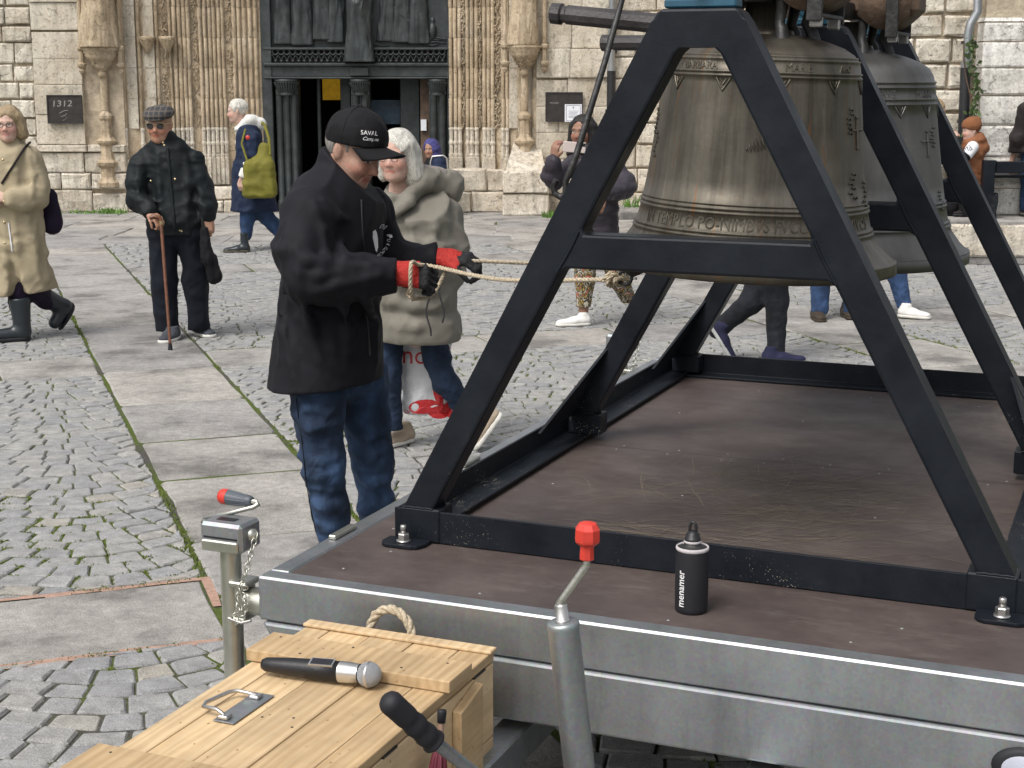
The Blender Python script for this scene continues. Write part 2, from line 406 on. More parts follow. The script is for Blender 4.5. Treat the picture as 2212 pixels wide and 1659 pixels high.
# cloth
def cloth(name, col, rough=.85, wv=.25, sheen=.15, weave=700, lowf=5, attr=False, crease=3.6, cs_=.4):
    b = NB(name); c = b.ramp(b.noise(lowf, 5, .6), [(.3, tuple(x*(1-wv) for x in col)), (.7, tuple(x*(1+wv) for x in col))])
    c = b.mix(1, c, b.ramp(b.noise(weave, 2), [(.3,.88), (.7,1.1)]), 'MULTIPLY')
    if attr: c = b.mix(1, c, b.attr(), 'MULTIPLY')
    b.bump(b.noise(weave, 2), .0006, .4); b.bump(b.ridged(crease, 1, dist=1.0, wid=.2), .014, .55*cs_); b.bump(b.ridged(crease*2.3, 1, dist=.9, wid=.2), .006, .4*cs_)
    return b.fin(c, rough, 0, .22, Sheen_Weight=sheen*.15)
def denim(name, col):
    b = NB(name); w = b.n('TexWave', i_Vector=b.co, i_Scale=260.0, bands_direction='DIAGONAL').outputs['Fac']
    fade = b.ramp(b.noise(7, 5, .7, co=b.scl((1.6,1.6,.8))), [(.35, .6), (.6, 1.05), (.76, 1.8)])
    c = b.mix(1, b.mix(1, col, fade, 'MULTIPLY'), b.ramp(w, [(0,.8), (1,1.15)]), 'MULTIPLY')
    c = b.mix(1, c, b.attr(), 'MULTIPLY')
    b.bump(b.ridged(6, 1, dist=1.0, wid=.2), .012, .32); b.bump(b.ridged(16, 1, dist=.8, wid=.2), .005, .28); return b.fin(c, .88, 0, .3, Sheen_Weight=.02)
def skin(name):
    b = NB(name); c = b.mix(1, b.attr(), b.ramp(b.noise(75, 5, .7), [(.3,.82), (.7,1.12)]), 'MULTIPLY')
    b.bump(b.noise(130, 4), .0025, .6)
    return b.fin(c, .5, 0, .4, Subsurface_Weight=.12, Subsurface_Radius=(.01,.004,.002))
skin('skin')
def hairmat(name, col, sc=(220,220,16)):
    b = NB(name); nz = b.noise(1.0, 3, .6, co=b.scl(sc)); 
    c = b.ramp(nz, [(.3, tuple(x*.5 for x in col)), (.55, col), (.75, tuple(min(1,x*1.35) for x in col))])
    b.bump(nz, .006, .8); return b.fin(c, .5, 0, .4)
hairmat('hair_white', (.62,.60,.54)); hairmat('hair_grey', (.30,.28,.26)); hairmat('hair_blonde', (.36,.27,.16)); hairmat('hair_dark', (.014,.011,.010)); hairmat('hair_brown', (.14,.10,.065))
cloth('softshell', (.0088,.0088,.0125), .75, .1, .05, cs_=.2); cloth('cap_black', (.0075,.0075,.009), .8, .2, .1)
cloth('greige', (.182,.170,.142), .6, .12, .1); cloth('greige_lining', (.27,.235,.22), .6, .1); cloth('khaki', (.36,.305,.205), .75, .12, .1)
cloth('jacket_black', (.0085,.0115,.0135), .62, .3, .05); cloth('trouser_navy', (.0065,.009,.0155), .85, .25); cloth('trouser_black', (.008,.008,.010), .8, .3)
cloth('navy_coat', (.013,.022,.052), .7, .25, .05); cloth('white_fleece', (.70,.70,.66), .95, .08, .3); cloth('olive_bag', (.155,.145,.024), .7, .2)
cloth('plum_coat', (.040,.035,.044), .5, .25, .05); cloth('rust_vest', (.23,.095,.045), .65, .15); cloth('rust_knit', (.21,.088,.04), .95, .15, .3); cloth('brown_black', (.022,.018,.018), .7, .3)
cloth('purple', (.014,.008,.024), .7, .3); cloth('scarf_blue', (.06,.06,.19), .8, .3); cloth('white_cloth', (.72,.73,.76), .85, .06)
denim('denim_dark', (.022,.041,.082)); denim('denim_mid', (.035,.068,.15)); denim('denim_black', (.016,.018,.024))
cloth('suede_beige', (.42,.34,.255), .85, .12); simple('sole_white', (.66,.65,.60), .6, var=.06); cloth('shoe_white', (.74,.73,.70), .7, .05); cloth('shoe_navy', (.017,.018,.045), .8, .3); cloth('shoe_brown', (.05,.038,.028), .7, .3); cloth('shoe_grey', (.06,.066,.078), .8, .2)
simple('sole_grey', (.33,.34,.33), .7); simple('boot_rubber', (.020,.026,.032), .35, var=.2); simple('sole_olive', (.075,.07,.045), .7)
cloth('glove_red', (.40,.03,.025), .8, .15); cloth('glove_black', (.02,.02,.022), .6, .2)
simple('glasses_frame', (.03,.02,.02), .3); simple('glasses_lens', (.016,.013,.013), .08, 0, .8, var=.05); simple('cane_wood', (.13,.048,.022), .35, nscale=30, var=.35)
simple('brass', (.6,.48,.28), .3, .9); simple('phone_case', (.66,.57,.53), .3, .2, var=.04); simple('phone_dark', (.02,.02,.025), .2)
simple('bag_plastic', (.62,.63,.65), .35, var=.06, bump=.01, bscale=25); simple('bag_red', (.52,.025,.03), .35, var=.08, bump=.01, bscale=25)
def mk_plaid():
    b = NB('plaid'); s_ = b.n('SeparateXYZ', i_0=b.co)
    def st(ax, f, ph=0): return b.math('GREATER_THAN', b.math('SINE', b.math('ADD', b.math('MULTIPLY', s_.outputs[ax], f), ph)), .8)
    c = b.ramp(b.noise(200, 3), [(.3, (.028,.03,.034)), (.7, (.065,.066,.07))])
    c = b.mix(b.math('MULTIPLY', b.math('MAXIMUM', st('X', 170), st('Z', 190)), .55), c, (.19,.15,.12)); return b.fin(c, .9, 0, .3)
mk_plaid()
def mk_leggings():
    b = NB('leggings'); n_ = b.n('TexNoise', i_Vector=b.scl((8,8,6)), i_Scale=1.0, i_Detail=3.0, i_Distortion=3.5)
    c = b.ramp(n_.outputs['Fac'], [(.3, (.02,.018,.016)), (.40, (.5,.46,.38)), (.45, (.03,.025,.022)), (.52, (.42,.30,.06)), (.56, (.03,.02,.02)), (.62, (.45,.09,.07)), (.67, (.55,.5,.45)), (.72, (.02,.02,.02))])
    for e in b.t.nodes:
        if e.type == 'VALTORGB': e.color_ramp.interpolation = 'CONSTANT'
    return b.fin(c, .7)
mk_leggings()
simple('lamp_amber', (.5,.3,.02), .6, var=.5, nscale=6); simple('poster_blue', (.03,.055,.085), .6, var=.6, nscale=5)
m_ = MATS['lamp_amber']; bs = [n for n in m_.node_tree.nodes if n.type == 'BSDF_PRINCIPLED'][0]; bs.inputs['Emission Color'].default_value = (.9,.5,.03,1); bs.inputs['Emission Strength'].default_value = .12

# ================================================================== PAVING
E1 = np.array([-.337, .9415]); E2 = np.array([.9415, .337])     # along the granite bands / across them
def pq(p, q): return p*E1+q*E2
mb = MB(); mb.add([(-300,-300,-.03),(300,-300,-.03),(300,300,-.03),(-300,300,-.03)], [(0,1,2,3)])
ground = tag(mb.build('ground', MATS['plaza_ground']), kind='structure')
paving = tag(MB().add([(-16,1.2,-.0085),(16,1.2,-.0085),(16,24,-.0085),(-16,24,-.0085)], [(0,1,2,3)]).build('plaza_paving', MATS['joint']), kind='structure')
FAC_Y = 21.8
def inview(x, y, m=0.0):
    return y > 1.6 and abs(x) < (y*.342+.9+m) and y < 21.9
def trail_uv(x, y):
    ca, sa = math.cos(R(22.5)), math.sin(R(22.5)); dx = x+.62; dy = y-3.581
    return dx*ca-dy*sa, dx*sa+dy*ca
def slab_mesh(corners, gap, th=.05, wob=.006):
    c = np.array(corners); ctr = c.mean(0); pts = []
    for i in range(4):
        a, b_ = c[i], c[(i+1) % 4]
        for t in (0.04, .35, .65, .96):
            p = a+(b_-a)*t; d = nrm(ctr-(a+b_)/2); pts.append(p+d*(gap/2+abs(rng.normal(0, wob))))
    n = len(pts); m = MB(); z = rng.normal(0, .0025); tx, ty = rng.normal(0, .0025, 2)
    def zz(p): return z+tx*(p[0]-ctr[0])+ty*(p[1]-ctr[1])
    top = [(p[0]+.012*nrm(ctr-p)[0]-ctr[0], p[1]+.012*nrm(ctr-p)[1]-ctr[1], zz(p)) for p in pts]
    mid = [(p[0]-ctr[0], p[1]-ctr[1], zz(p)-.010) for p in pts]; bot = [(p[0]-ctr[0], p[1]-ctr[1], -th) for p in pts]
    m.add(top+mid+bot, [tuple(range(n))]+[(i, n+i, n+(i+1) % n, (i+1) % n) for i in range(n)]+[(n+i, 2*n+i, 2*n+(i+1) % n, n+(i+1) % n) for i in range(n)])
    return m, ctr
BW = .68; PER = 5.0
MQ = [(.785+PER*k, .785+.74+PER*k) for k in range(-3, 4)]       # long bands
CP = [(4.955+PER*k, 4.955+BW+PER*k) for k in range(-1, 4)]      # cross bands
PEND = 18.2
def add_slab(cs, gap=.012):
    w = [pq(*c) for c in cs]; ctr = np.mean(w, 0)
    if not inview(*ctr, 1.5): return
    m, c = slab_mesh(w, gap); m.build('slab', MATS['slab'], paving, (c[0], c[1], 0))
for q0, q1 in MQ:
    p = 1.5
    while p < 19.2:
        L = rng.uniform(.66, 1.15); add_slab([(p, q0), (p, q1), (p+L, q1), (p+L, q0)]); p += L
for p0, p1 in CP:
    for i in range(len(MQ)-1):
        q = MQ[i][1]; qe = MQ[i+1][0]
        while q < qe-.05:
            L = min(rng.uniform(.8, 1.35), qe-q)
            if qe-q-L < .4: L = qe-q
            add_slab([(p0, q), (p0, q+L), (p1, q+L), (p1, q)], .035 if p0 < 6 else .012); q += L
# pink mortar beside the nearest cross band
mm = MB()
for a, b_ in (((4.935, -1.2), (4.972, .80)), ((5.61, -1.2), (5.65, .8))):
    q = a[1]
    while q < .8:
        w = [pq(a[0]+rng.uniform(-.01,.01), q), pq(b_[0]+rng.uniform(-.006,.012), q), pq(b_[0]+rng.uniform(-.006,.012), q+.2), pq(a[0]+rng.uniform(-.01,.01), q+.2)]
        mm.add([(x[0], x[1], -.004) for x in w], [(0,1,2,3)]); q += .2
w = [pq(4.97, -.56), pq(4.97, -.52), pq(5.63, -.52), pq(5.63, -.56)]; mm.add([(x[0], x[1], -.005) for x in w], [(0,1,2,3)])
w = [pq(5.3, .76), pq(5.3, .79), pq(5.62, .81), pq(5.62, .765)]; mm.add([(x[0], x[1], -.003) for x in w], [(0,1,2,3)])
mm.build('mortar_joint', MATS['mortar_pink'], paving)
# large slabs of the church forecourt
y = 17.6
rows = [17.6, 18.5, 19.5, 20.4, 21.3, 22.2]
for r in range(len(rows)-1):
    x = -9.5+rng.uniform(0, .8)
    while x < 9:
        L = rng.uniform(.9, 1.7); w = [np.array(c) for c in ((x, rows[r]), (x+L, rows[r]), (x+L, rows[r+1]), (x, rows[r+1]))]
        if inview(x+L/2, rows[r]+.3):
            m, c = slab_mesh(w, .012); m.build('slab', MATS['slab'], paving, (c[0], c[1], .004))
        x += L
# setts
G = .118
def curve(a, b):                       # segmental arcs; b is the course, a runs along it
    ph = 2*np.pi*(a+.35)/1.62
    return b+.15*np.cos(ph)
def slope(a): return -.15*2*np.pi/1.62*np.sin(2*np.pi*(a+.35)/1.62)
def wob(a, b, amp):
    n = vnoise(np.array([[a*9.1, b*9.1, 3.7], [a*9.1+40, b*9.1, 8.2]])); return (n-.5)*2*amp
setts = []
for ci in range(len(CP)-1):
    for qi in range(len(MQ)-1):
        p0, p1 = CP[ci][1]+.006, CP[ci+1][0]-.006; q0, q1 = MQ[qi][1]+.006, MQ[qi+1][0]-.006
        if not any(inview(*pq(pp, qq), m=.3) for pp in (p0, (p0+p1)/2, p1) for qq in (q0, (q0+q1)/2, q1)): continue
        b = p0-.32
        while b < p1+.32:
            h = G*rng.uniform(.88, 1.14); a = q0-.1-rng.uniform(0, .13)
            while a < q1+.05:
                w_ = rng.uniform(.108, .150); cs = []
                for (aa, bb_) in ((a, b), (a+w_, b), (a+w_, b+h), (a, b+h)):
                    sl = slope(aa); t = 1 if bb_ > b else -1; a2 = aa-t*sl*h*.38; dw = wob(a2, bb_, .009)
                    cs.append((curve(a2, bb_)+dw[0]*1.0, a2+dw[1]))
                a += w_
                cs = np.array(cs); cc = cs.mean(0)
                if not (p0-.075 < cc[0] < p1+.075 and q0-.075 < cc[1] < q1+.075): continue
                cs[:,0] = np.clip(cs[:,0], p0, p1); cs[:,1] = np.clip(cs[:,1], q0, q1)
                ar = .5*abs((cs[2,0]-cs[0,0])*(cs[3,1]-cs[1,1])-(cs[3,0]-cs[1,0])*(cs[2,1]-cs[0,1]))
                if ar < .0016: continue
                w = cs[:,:1]*E1+cs[:,1:]*E2; c = w.mean(0)
                if inview(*c) and c[1] < 17.75: setts.append((c, w))
            b += h
def sett_verts(w):
    c = w.mean(0); gap = rng.uniform(.0025, .0058); P = []
    for i in range(4):
        a, b_ = w[i], w[(i+1) % 4]; e = b_-a
        P += [a+e*rng.uniform(.04,.10), a+e*rng.uniform(.90,.96)]
    P = np.array(P); d = c-P; L = np.linalg.norm(d, axis=1, keepdims=True); d = d/L
    out = P+d*gap
    z = rng.normal(0, .0025); tx, ty = rng.normal(0, .013, 2)
    def lay(k, dz): 
        q = out+d*k; return np.column_stack([q, z+tx*(q[:,0]-c[0])+ty*(q[:,1]-c[1])+dz+rng.normal(0, .0012, 8)])
    top = lay(.009, 0); ctr = np.array([[c[0], c[1], z+.0012]])
    return np.vstack([ctr, top, lay(.001, -.007), np.column_stack([out, np.full(8, -.05)])])
SF = [(0, 1+i, 1+(i+1) % 8, 0) for i in range(8)]
SF3 = [(0, 1+i, 1+(i+1) % 8) for i in range(8)]+[t for r in (1, 9) for i in range(8) for t in ((r+i, r+8+i, r+8+(i+1) % 8), (r+i, r+8+(i+1) % 8, r+(i+1) % 8))]
SF3 = np.array(SF3)
def score(c):
    x, y = c; u_, v_ = trail_uv(x, y)
    if abs(x) > y*.334+.03 or y < 3.9: return 99
    if u_ > -.02 and -1.0 < v_ < 3.1: return 99
    return y
setts.sort(key=lambda t: score(t[0]))
VV = []; FF = []; CC = []; nb_ = 0
for i, (c, w) in enumerate(setts):
    v_ = sett_verts(w)
    if i < 300:
        v_[:,0] -= c[0]; v_[:,1] -= c[1]
        link('sett', npmesh('sett', v_, SF3, False), MATS['sett'], paving, (c[0], c[1], 0))
    else:
        VV.append(v_); FF.append(SF3+nb_); nb_ += len(v_)
        t = rng.random(); tone = np.array([.90,.91,.93])*(1-t)+np.array([1.09,1.07,1.02])*t
        CC.append(np.tile(tone, (len(v_), 1)))
o = link('far_setts', npmesh('far_setts', np.vstack(VV), np.vstack(FF), False, np.vstack(CC)), MATS['sett_far'], paving)
tag(o, kind='stuff')
# moss tufts in the joints
V = []; F = []
def moss_at(x, y, n, s):
    for k in range(n):
        px, py = x+rng.normal(0, s), y+rng.normal(0, s); h = rng.uniform(-.006, .005); a = rng.uniform(0, 6.28); r = rng.uniform(.004, .009)
        b = len(V); V.extend([(px+r*math.cos(a), py+r*math.sin(a), -.012), (px+r*math.cos(a+2.1), py+r*math.sin(a+2.1), -.012), (px+r*math.cos(a+4.2), py+r*math.sin(a+4.2), -.012), (px+rng.normal(0,.005), py+rng.normal(0,.005), h)])
        F.extend([(b, b+1, b+3), (b+1, b+2, b+3), (b+2, b, b+3)])
cl = np.array([t[0] for t in setts]); msk = fbm(np.column_stack([cl*.9, np.zeros(len(cl))]), 3)
for (c, w), m in zip(setts, msk):
    d = c[1]; m = m+.13*math.exp(-((c[0]+1.9)/.9)**2-((c[1]-6.0)/.7)**2)+.06*math.exp(-((c[0]+2.6)/1.0)**2-((c[1]-8.6)/.8)**2)
    if d < 13:
        for k in range(4):
            if m > .46 and rng.random() < min(1, (m-.46)*9)*.7:
                t = rng.random()
                e = w[k]*(1-t)+w[(k+1) % 4]*t; moss_at(e[0], e[1], 22 if d < 8 else 8, .014)
for q0, q1 in MQ:
    for q in (q0, q1):
        p = 4.0
        while p < 13:
            x, y = pq(p, q); 
            if inview(x, y) and vnoise(np.array([[p*1.3, q, 3.3]]))[0] > .60: moss_at(x, y, 10, .016)
            p += .035
for p0, p1 in CP[1:3]:
    for pz in (p0, p1):
        q = -6
        while q < 6:
            x, y = pq(pz, q)
            if inview(x, y) and vnoise(np.array([[q*1.7, pz, 1.3]]))[0] > .68: moss_at(x, y, 7, .013)
            q += .04
o = link('moss', npmesh('moss', V, F, False), MATS['moss']); tag(o, 'green moss growing in the joints between the paving stones', 'moss', kind='stuff')
# ================================================================== TRAILER (local axes u right, v away, z up)
TRZ = -R(22.5); TO = np.array([-.62, 3.581, 0.0])
TU = np.array([math.cos(R(22.5)), -math.sin(R(22.5)), 0]); TV = np.array([math.sin(R(22.5)), math.cos(R(22.5)), 0])
def tw(u, v, z): return TO+TU*u+TV*v+np.array([0,0,z])
def tloc(p):
    d = np.asarray(p)-TO; return np.array([d@TU, d@TV, d[2]])
TB = {}
def tthing(name, base, label, cat, group=None):
    o = empty(name, tw(*base), TRZ, label, cat, group); TB[o.name] = np.array(base, float); return o
def tp(th, mb, name, mat, parent=None, bevel=0, top=None):
    b = TB[(top or th).name]; mb.v = [(p[0]-b[0], p[1]-b[1], p[2]-b[2]) for p in mb.v]
    return mb.build(name, MATS[mat], parent or th, None, bevel)
ZD = .66; TW, TL = 1.92, 3.26
trailer = tthing('platform_trailer', (.96, 1.6, 0), 'galvanised flat platform trailer with dark brown plywood deck, carrying the bells', 'trailer')
# deck sheets
for i, (v0, v1) in enumerate(((.052, 1.6175), (1.6225, 3.205))):
    tp(trailer, MB().box((.058, v0, ZD-.02), (TW-.058, v1, ZD)), 'deck_panel', 'deck_ply')
# edge frame
e = .003
tp(trailer, MB().box((0, 0, ZD-.108), (TW, .056, ZD+e), .005), 'edge_rail', 'galvanised')
tp(trailer, MB().box((0, TL-.056, ZD-.108), (TW, TL, ZD+e), .005), 'edge_rail', 'galvanised')
tp(trailer, MB().box((0, .0565, ZD-.108), (.056, TL-.0565, ZD+e), .005), 'edge_rail', 'galvanised')
tp(trailer, MB().box((TW-.056, .0565, ZD-.108), (TW, TL-.0565, ZD+e), .005), 'edge_rail', 'galvanised')
tp(trailer, MB().prism([(.012, ZD-.111), (TW-.012, ZD-.111), (TW-.10, ZD-.258), (.10, ZD-.258)], -.006, .05), 'front_beam', 'galvanised', bevel=.007)
tp(trailer, MB().prism([(.012, ZD-.111), (TW-.012, ZD-.111), (TW-.10, ZD-.258), (.10, ZD-.258)], TL-.05, TL+.006), 'rear_beam', 'galvanised', bevel=.005)
for u0 in (.03, TW-.08): tp(trailer, MB().box((u0, .06, ZD-.24), (u0+.05, TL-.06, ZD-.11)), 'side_beam', 'galvanised')
for u0 in (.62, 1.215):
    tp(trailer, MB().box((u0, -1.15, .29), (u0+.075, 2.0, .375), .006), 'drawbar_beam', 'galvanised')
tp(trailer, MB().box((.625, -1.24, .30), (1.285, -1.16, .37), .006), 'drawbar_cross_beam', 'galvanised')
tp(trailer, MB().box((.1, 1.55, .24), (TW-.1, 1.63, .32)).box((.1, 2.3, .24), (TW-.1, 2.38, .32)), 'axle', 'galvanised')
for v0 in (1.59, 2.34):
    for u0 in (.12, TW-.26):
        w_ = tp(trailer, MB().lathe([(.16,0),(.225,0),(.245,.02),(.245,.12),(.225,.14),(.16,.14)], 32, (u0, v0, .245), True, (1,0,0)), 'wheel', 'tyre')
        tp(trailer, MB().lathe([(0,.06),(.08,.05),(.16,.02),(.16,.12),(.08,.09),(0,.08)], 24, (u0, v0, .245), True, (1,0,0)), 'rim', 'galvanised', parent=w_)
# lashing lugs on the left rail
for v0 in (.33, 1.16, 2.2):
    tp(trailer, MB().box((.012, v0, ZD+.0035), (.034, v0+.12, ZD+.016), .003), 'lashing_lug', 'zinc')
# screws
sm = MB().lathe([(0,.0012),(.0036,.0009),(.0042,0)], 10).mesh('screw')
sp = [(.15,.14),(.55,.10),(1.02,.09),(1.42,.11),(1.78,.10),(.3,.62),(.72,.60),(1.15,.58),(1.55,.62)]+[(.38+.17*k, 1.59) for k in range(8)]+[(.40+.17*k, 1.655) for k in range(8)]+[(.42,2.2),(.85,2.25),(1.25,2.2),(.6,2.72),(1.0,2.75),(1.4,2.74),(.33,1.1),(.75,1.12),(1.3,1.1),(.12,.5),(1.50,.25),(.2,.3)]
for (a, b_) in sp:
    a += rng.normal(0,.01); b_ += rng.normal(0,.006); o = link('deck_screw', sm, MATS['screw'], trailer); o.location = (a-.96, b_-1.6, ZD+.0002)
# scratches scuffed into the ply under the near bell
def ribbon(pts, w, z):
    m = MB(); n = len(pts); vv = []
    for i, p in enumerate(pts):
        t = nrm(np.array(pts[min(i+1, n-1)])-np.array(pts[max(i-1, 0)])); nn = np.array([-t[1], t[0]]); ww = w*(.25+.75*math.sin(math.pi*i/(n-1)))*rng.uniform(.6,1.1)
        vv += [(p[0]+nn[0]*ww, p[1]+nn[1]*ww, z), (p[0]-nn[0]*ww, p[1]-nn[1]*ww, z)]
    return vv, [(2*i, 2*i+1, 2*i+3, 2*i+2) for i in range(n-1)]
sc = MB(); zz = ZD+.0008
def scr(u0, v0, ang, L, curv, w):
    pts = []; a = ang; p = np.array([u0, v0])
    for k in range(9):
        pts.append(p.copy()); p = p+np.array([math.cos(a), math.sin(a)])*L/8; a += curv/8
    global zz; zz += .0000025
    sc.add(*ribbon(pts, w, zz))
for k in range(620):
    cx, cy = rng.normal(.98, .22), rng.normal(1.18, .28)
    if not (.32 < cx < 1.6 and .6 < cy < 1.55): continue
    fam = rng.random()
    ang = rng.normal(-.02, .25) if fam < .45 else (rng.normal(.75, .3) if fam < .85 else rng.uniform(0, 3.1))
    scr(cx, cy, ang, rng.uniform(.05, .34), rng.normal(0, .22), rng.uniform(.0006, .0017))
for k in range(34): scr(rng.uniform(.45,.8), rng.uniform(.66,.80), rng.normal(.05,.25), rng.uniform(.15,.35), rng.normal(0,.15), .0011)
for k in range(14): scr(rng.uniform(.4,1.6), rng.uniform(1.7,2.6), rng.uniform(0,3.1), rng.uniform(.04,.14), rng.normal(0,.4), .0010)
tag(tp(trailer, sc, 'scratch_mark', 'deck_scratch'), kind='stuff')
# marker light at the front beam
ml = tp(trailer, MB().lathe([(0,.014),(.036,.014),(.043,.009),(.045,0)], 32, (0,0,0), True, (0,-1,0)), 'marker_light', 'black_rubber')
for p in ml.data.vertices: p.co.x = (p.co.x+.96)*1.45+.832; p.co.y += -.006+1.6-1.6; p.co.z += .487
l2 = MB().lathe([(0,.017),(.027,.016),(.034,.012)], 28, (0,0,0), True, (0,-1,0)).build('lens', MATS['lens_clear'], ml)
for p in l2.data.vertices: p.co.x = p.co.x*1.45+.832; p.co.y += -1.606; p.co.z += .487
for p in ml.data.vertices: p.co.y += 0
# ---------------- prop stand
def prop_stand(base, label, crank=True):
    t = tthing('prop_stand', base, label, 'prop stand', 'prop stands at the trailer corners'); u0, v0, _ = base
    P = lambda mb, n, m, par=None, bev=0: tp(t, mb, n, m, par, bev, top=t)
    P(MB().tube([(u0,v0,.02),(u0,v0,.715)], .0262, 24), 'post', 'zinc')
    P(MB().lathe([(0,.02),(.05,.02),(.06,.008),(.062,0),(0,0)], 24, (u0,v0,0)), 'foot_plate', 'zinc')
    h = P(MB().box((u0-.060, v0-.042, .709), (u0+.060, v0+.050, .782), .008), 'gear_housing', 'galvanised')
    P(MB().box((u0-.052, v0-.050, .712), (u0+.052, v0-.0425, .740), .004), 'cover_lip', 'zinc', h)
    P(MB().box((u0-.048, v0-.0432, .7435), (u0+.048, v0-.0424, .748)), 'slot', 'black_rubber', h)
    P(MB().box((u0-.030, v0-.012, .7823), (u0+.022, v0+.012, .7830)), 'sticker', 'black_plastic', h)
    P(MB().lathe([(0,.018),(.010,.018),(.012,.012),(.016,.010),(.016,0)], 12, (u0+.0605,v0,.75), True, (1,0,0)), 'gear_bolt', 'zinc', h)
    if crank: cr = P(MB().tube([(u0-.055,v0,.768),(u0-.078,v0,.768),(u0-.082,v0+.01,.770),(u0+.030,v0+.065,.800),(u0+.042,v0+.07,.808),(u0+.036,v0+.07,.813),(u0+.02,v0+.07,.813)], .0065, 10), 'crank_arm', 'zinc')
    if crank: g = P(MB().lathe([(0,-.002),(.011,-.002),(.0135,.004),(.019,.06),(.0195,.068)], 20, (u0+.022,v0+.07,.813), True, (-1,0,.05)), 'grip', 'grey_plastic', cr)
    for k in range(8 if crank else 0):
        a = 2*math.pi*k/8; dy, dz = .0165*math.cos(a), .0165*math.sin(a)
        P(MB().tube([(u0+.010,v0+.07+dy*.82,.8135+dz*.82),(u0-.044,v0+.07+dy*1.12,.816+dz*1.12)], .0022, 6), 'grip_rib', 'grey_plastic', cr)
    if crank: P(MB().lathe([(.0198,0),(.0198,.016),(.016,.023),(0,.025)], 20, (u0-.0465,v0+.07,.8165), True, (-1,0,.05)), 'red_cap', 'red_plastic', cr)
    br = P(MB().box((u0+.010, v0-.034, .618), (u0+.062, v0+.034, .634), .004).box((u0+.010, v0-.034, .53), (u0+.055, v0+.034, .541), .004).box((u0+.027, v0-.030, .541), (u0+.05, v0+.030, .618)), 'bracket', 'zinc')
    P(MB().tube([(u0+.05,v0,.58),(u0+.104,v0,.58)], .034, 20), 'pivot_tube', 'zinc', br)
    P(MB().tube([(u0+.02,v0-.05,.545),(u0+.06,v0-.055,.540),(u0+.085,v0-.05,.548)], .004, 8), 'lock_pin', 'steel', br)
    # chain
    pts = [np.array(p) for p in ((u0+.078,v0-.005,.75),(u0+.074,v0-.03,.70),(u0+.068,v0-.044,.66),(u0+.058,v0-.046,.635),(u0+.045,v0-.050,.60),(u0+.055,v0-.052,.575),(u0+.032,v0-.050,.550),(u0+.045,v0-.053,.536),(u0+.066,v0-.050,.556),(u0+.072,v0-.048,.59),(u0+.055,v0-.047,.625),(u0+.085,v0-.04,.632))]
    path = []; 
    for a, b_ in zip(pts[:-1], pts[1:]):
        n = max(1, int(np.linalg.norm(b_-a)/.006)); path += [a+(b_-a)*k/n for k in range(n)]
    path = np.array(path); d = np.concatenate([[0], np.cumsum(np.linalg.norm(np.diff(path, axis=0), axis=1))])
    ringp = [(.0068*math.cos(a)+(0), .0105*math.sin(a), 0) for a in np.linspace(0, 2*math.pi, 13)]
    lm = MB().tube(ringp, .0017, 6, False).mesh('chain_link')
    s = 0; i = 0
    while s < d[-1]-.004:
        p = np.array([np.interp(s, d, path[:,k]) for k in range(3)]); q = np.array([np.interp(s+.004, d, path[:,k]) for k in range(3)]); t_ = Vector(nrm(q-p))
        o = link('chain_link', lm, MATS['zinc'], t); rot = t_.to_track_quat('Y', 'Z').to_matrix().to_4x4() @ Matrix.Rotation(R(90*(i % 2)+20), 4, 'Y')
        o.matrix_local = Matrix.Translation(Vector(p-TB[t.name])) @ rot; s += .0155; i += 1
    return t
prop_stand((-.104, .045, 0), 'galvanised prop stand with grey and red crank grip at the near trailer corner')
prop_stand((-.104, 3.10, 0), 'galvanised prop stand at the far left corner of the trailer, mostly hidden', False)
# ---------------- jockey jack with red knob
jb = at(1216, 1345, 2.50); jl = tloc(jb)
J = tthing('jockey_jack', (jl[0]+.10, jl[1], 0), 'leaning galvanised jockey jack with red faceted crank knob on the drawbar', 'jack')
top = jl; ax = nrm(np.array([-.115, -.02, 1.0])); bot = top-ax*.80
tp(J, MB().lathe([(.0,-.80),(.0272,-.80),(.0272,-.012),(.0278,-.010),(.0285,-.004),(.0275,.001),(.024,.003),(0,.003)], 32, top, True, ax), 'outer_tube', 'galvanised')
tp(J, MB().tube([bot+ax*.02, bot-ax*.06], .020, 20).box(tuple(bot-ax*.06-np.array([.05,.05,.06])), tuple(bot-ax*.06+np.array([.05,.05,.0])), .01), 'inner_tube', 'zinc')
tp(J, MB().lathe([(0,.0),(.014,.0),(.0135,.003),(.0115,.004),(.0115,.028),(.010,.031),(0,.031)], 18, top+ax*.003, True, ax), 'collar', 'steel')
k0 = top+ax*.026
pts = [k0+np.array([-.002,0,-.003]), k0+np.array([-.004,0,.008]), k0+np.array([.003,.002,.018]), k0+np.array([.038,.005,.072]), k0+np.array([.0425,.006,.080]), k0+np.array([.0435,.006,.092]), k0+np.array([.043,.006,.13])]
cr = tp(J, MB().tube(pts, .0066, 10), 'crank_arm', 'zinc')
kp = k0+np.array([.043,.006,.090])
tp(J, MB().lathe([(0,0),(.0115,0),(.0130,.002),(.0122,.024),(.0215,.032),(.0222,.036),(.0216,.054),(.0150,.064),(0,.066)], 8, kp, False, (0.02,0,1)), 'knob', 'red_plastic', cr, bevel=.0006, top=J)
# clamp carrying the jack on the drawbar
tp(J, MB().box((bot[0]-.04, bot[1]-.04, .38), (bot[0]+.04, bot[1]+.30, .41)), 'clamp', 'zinc')
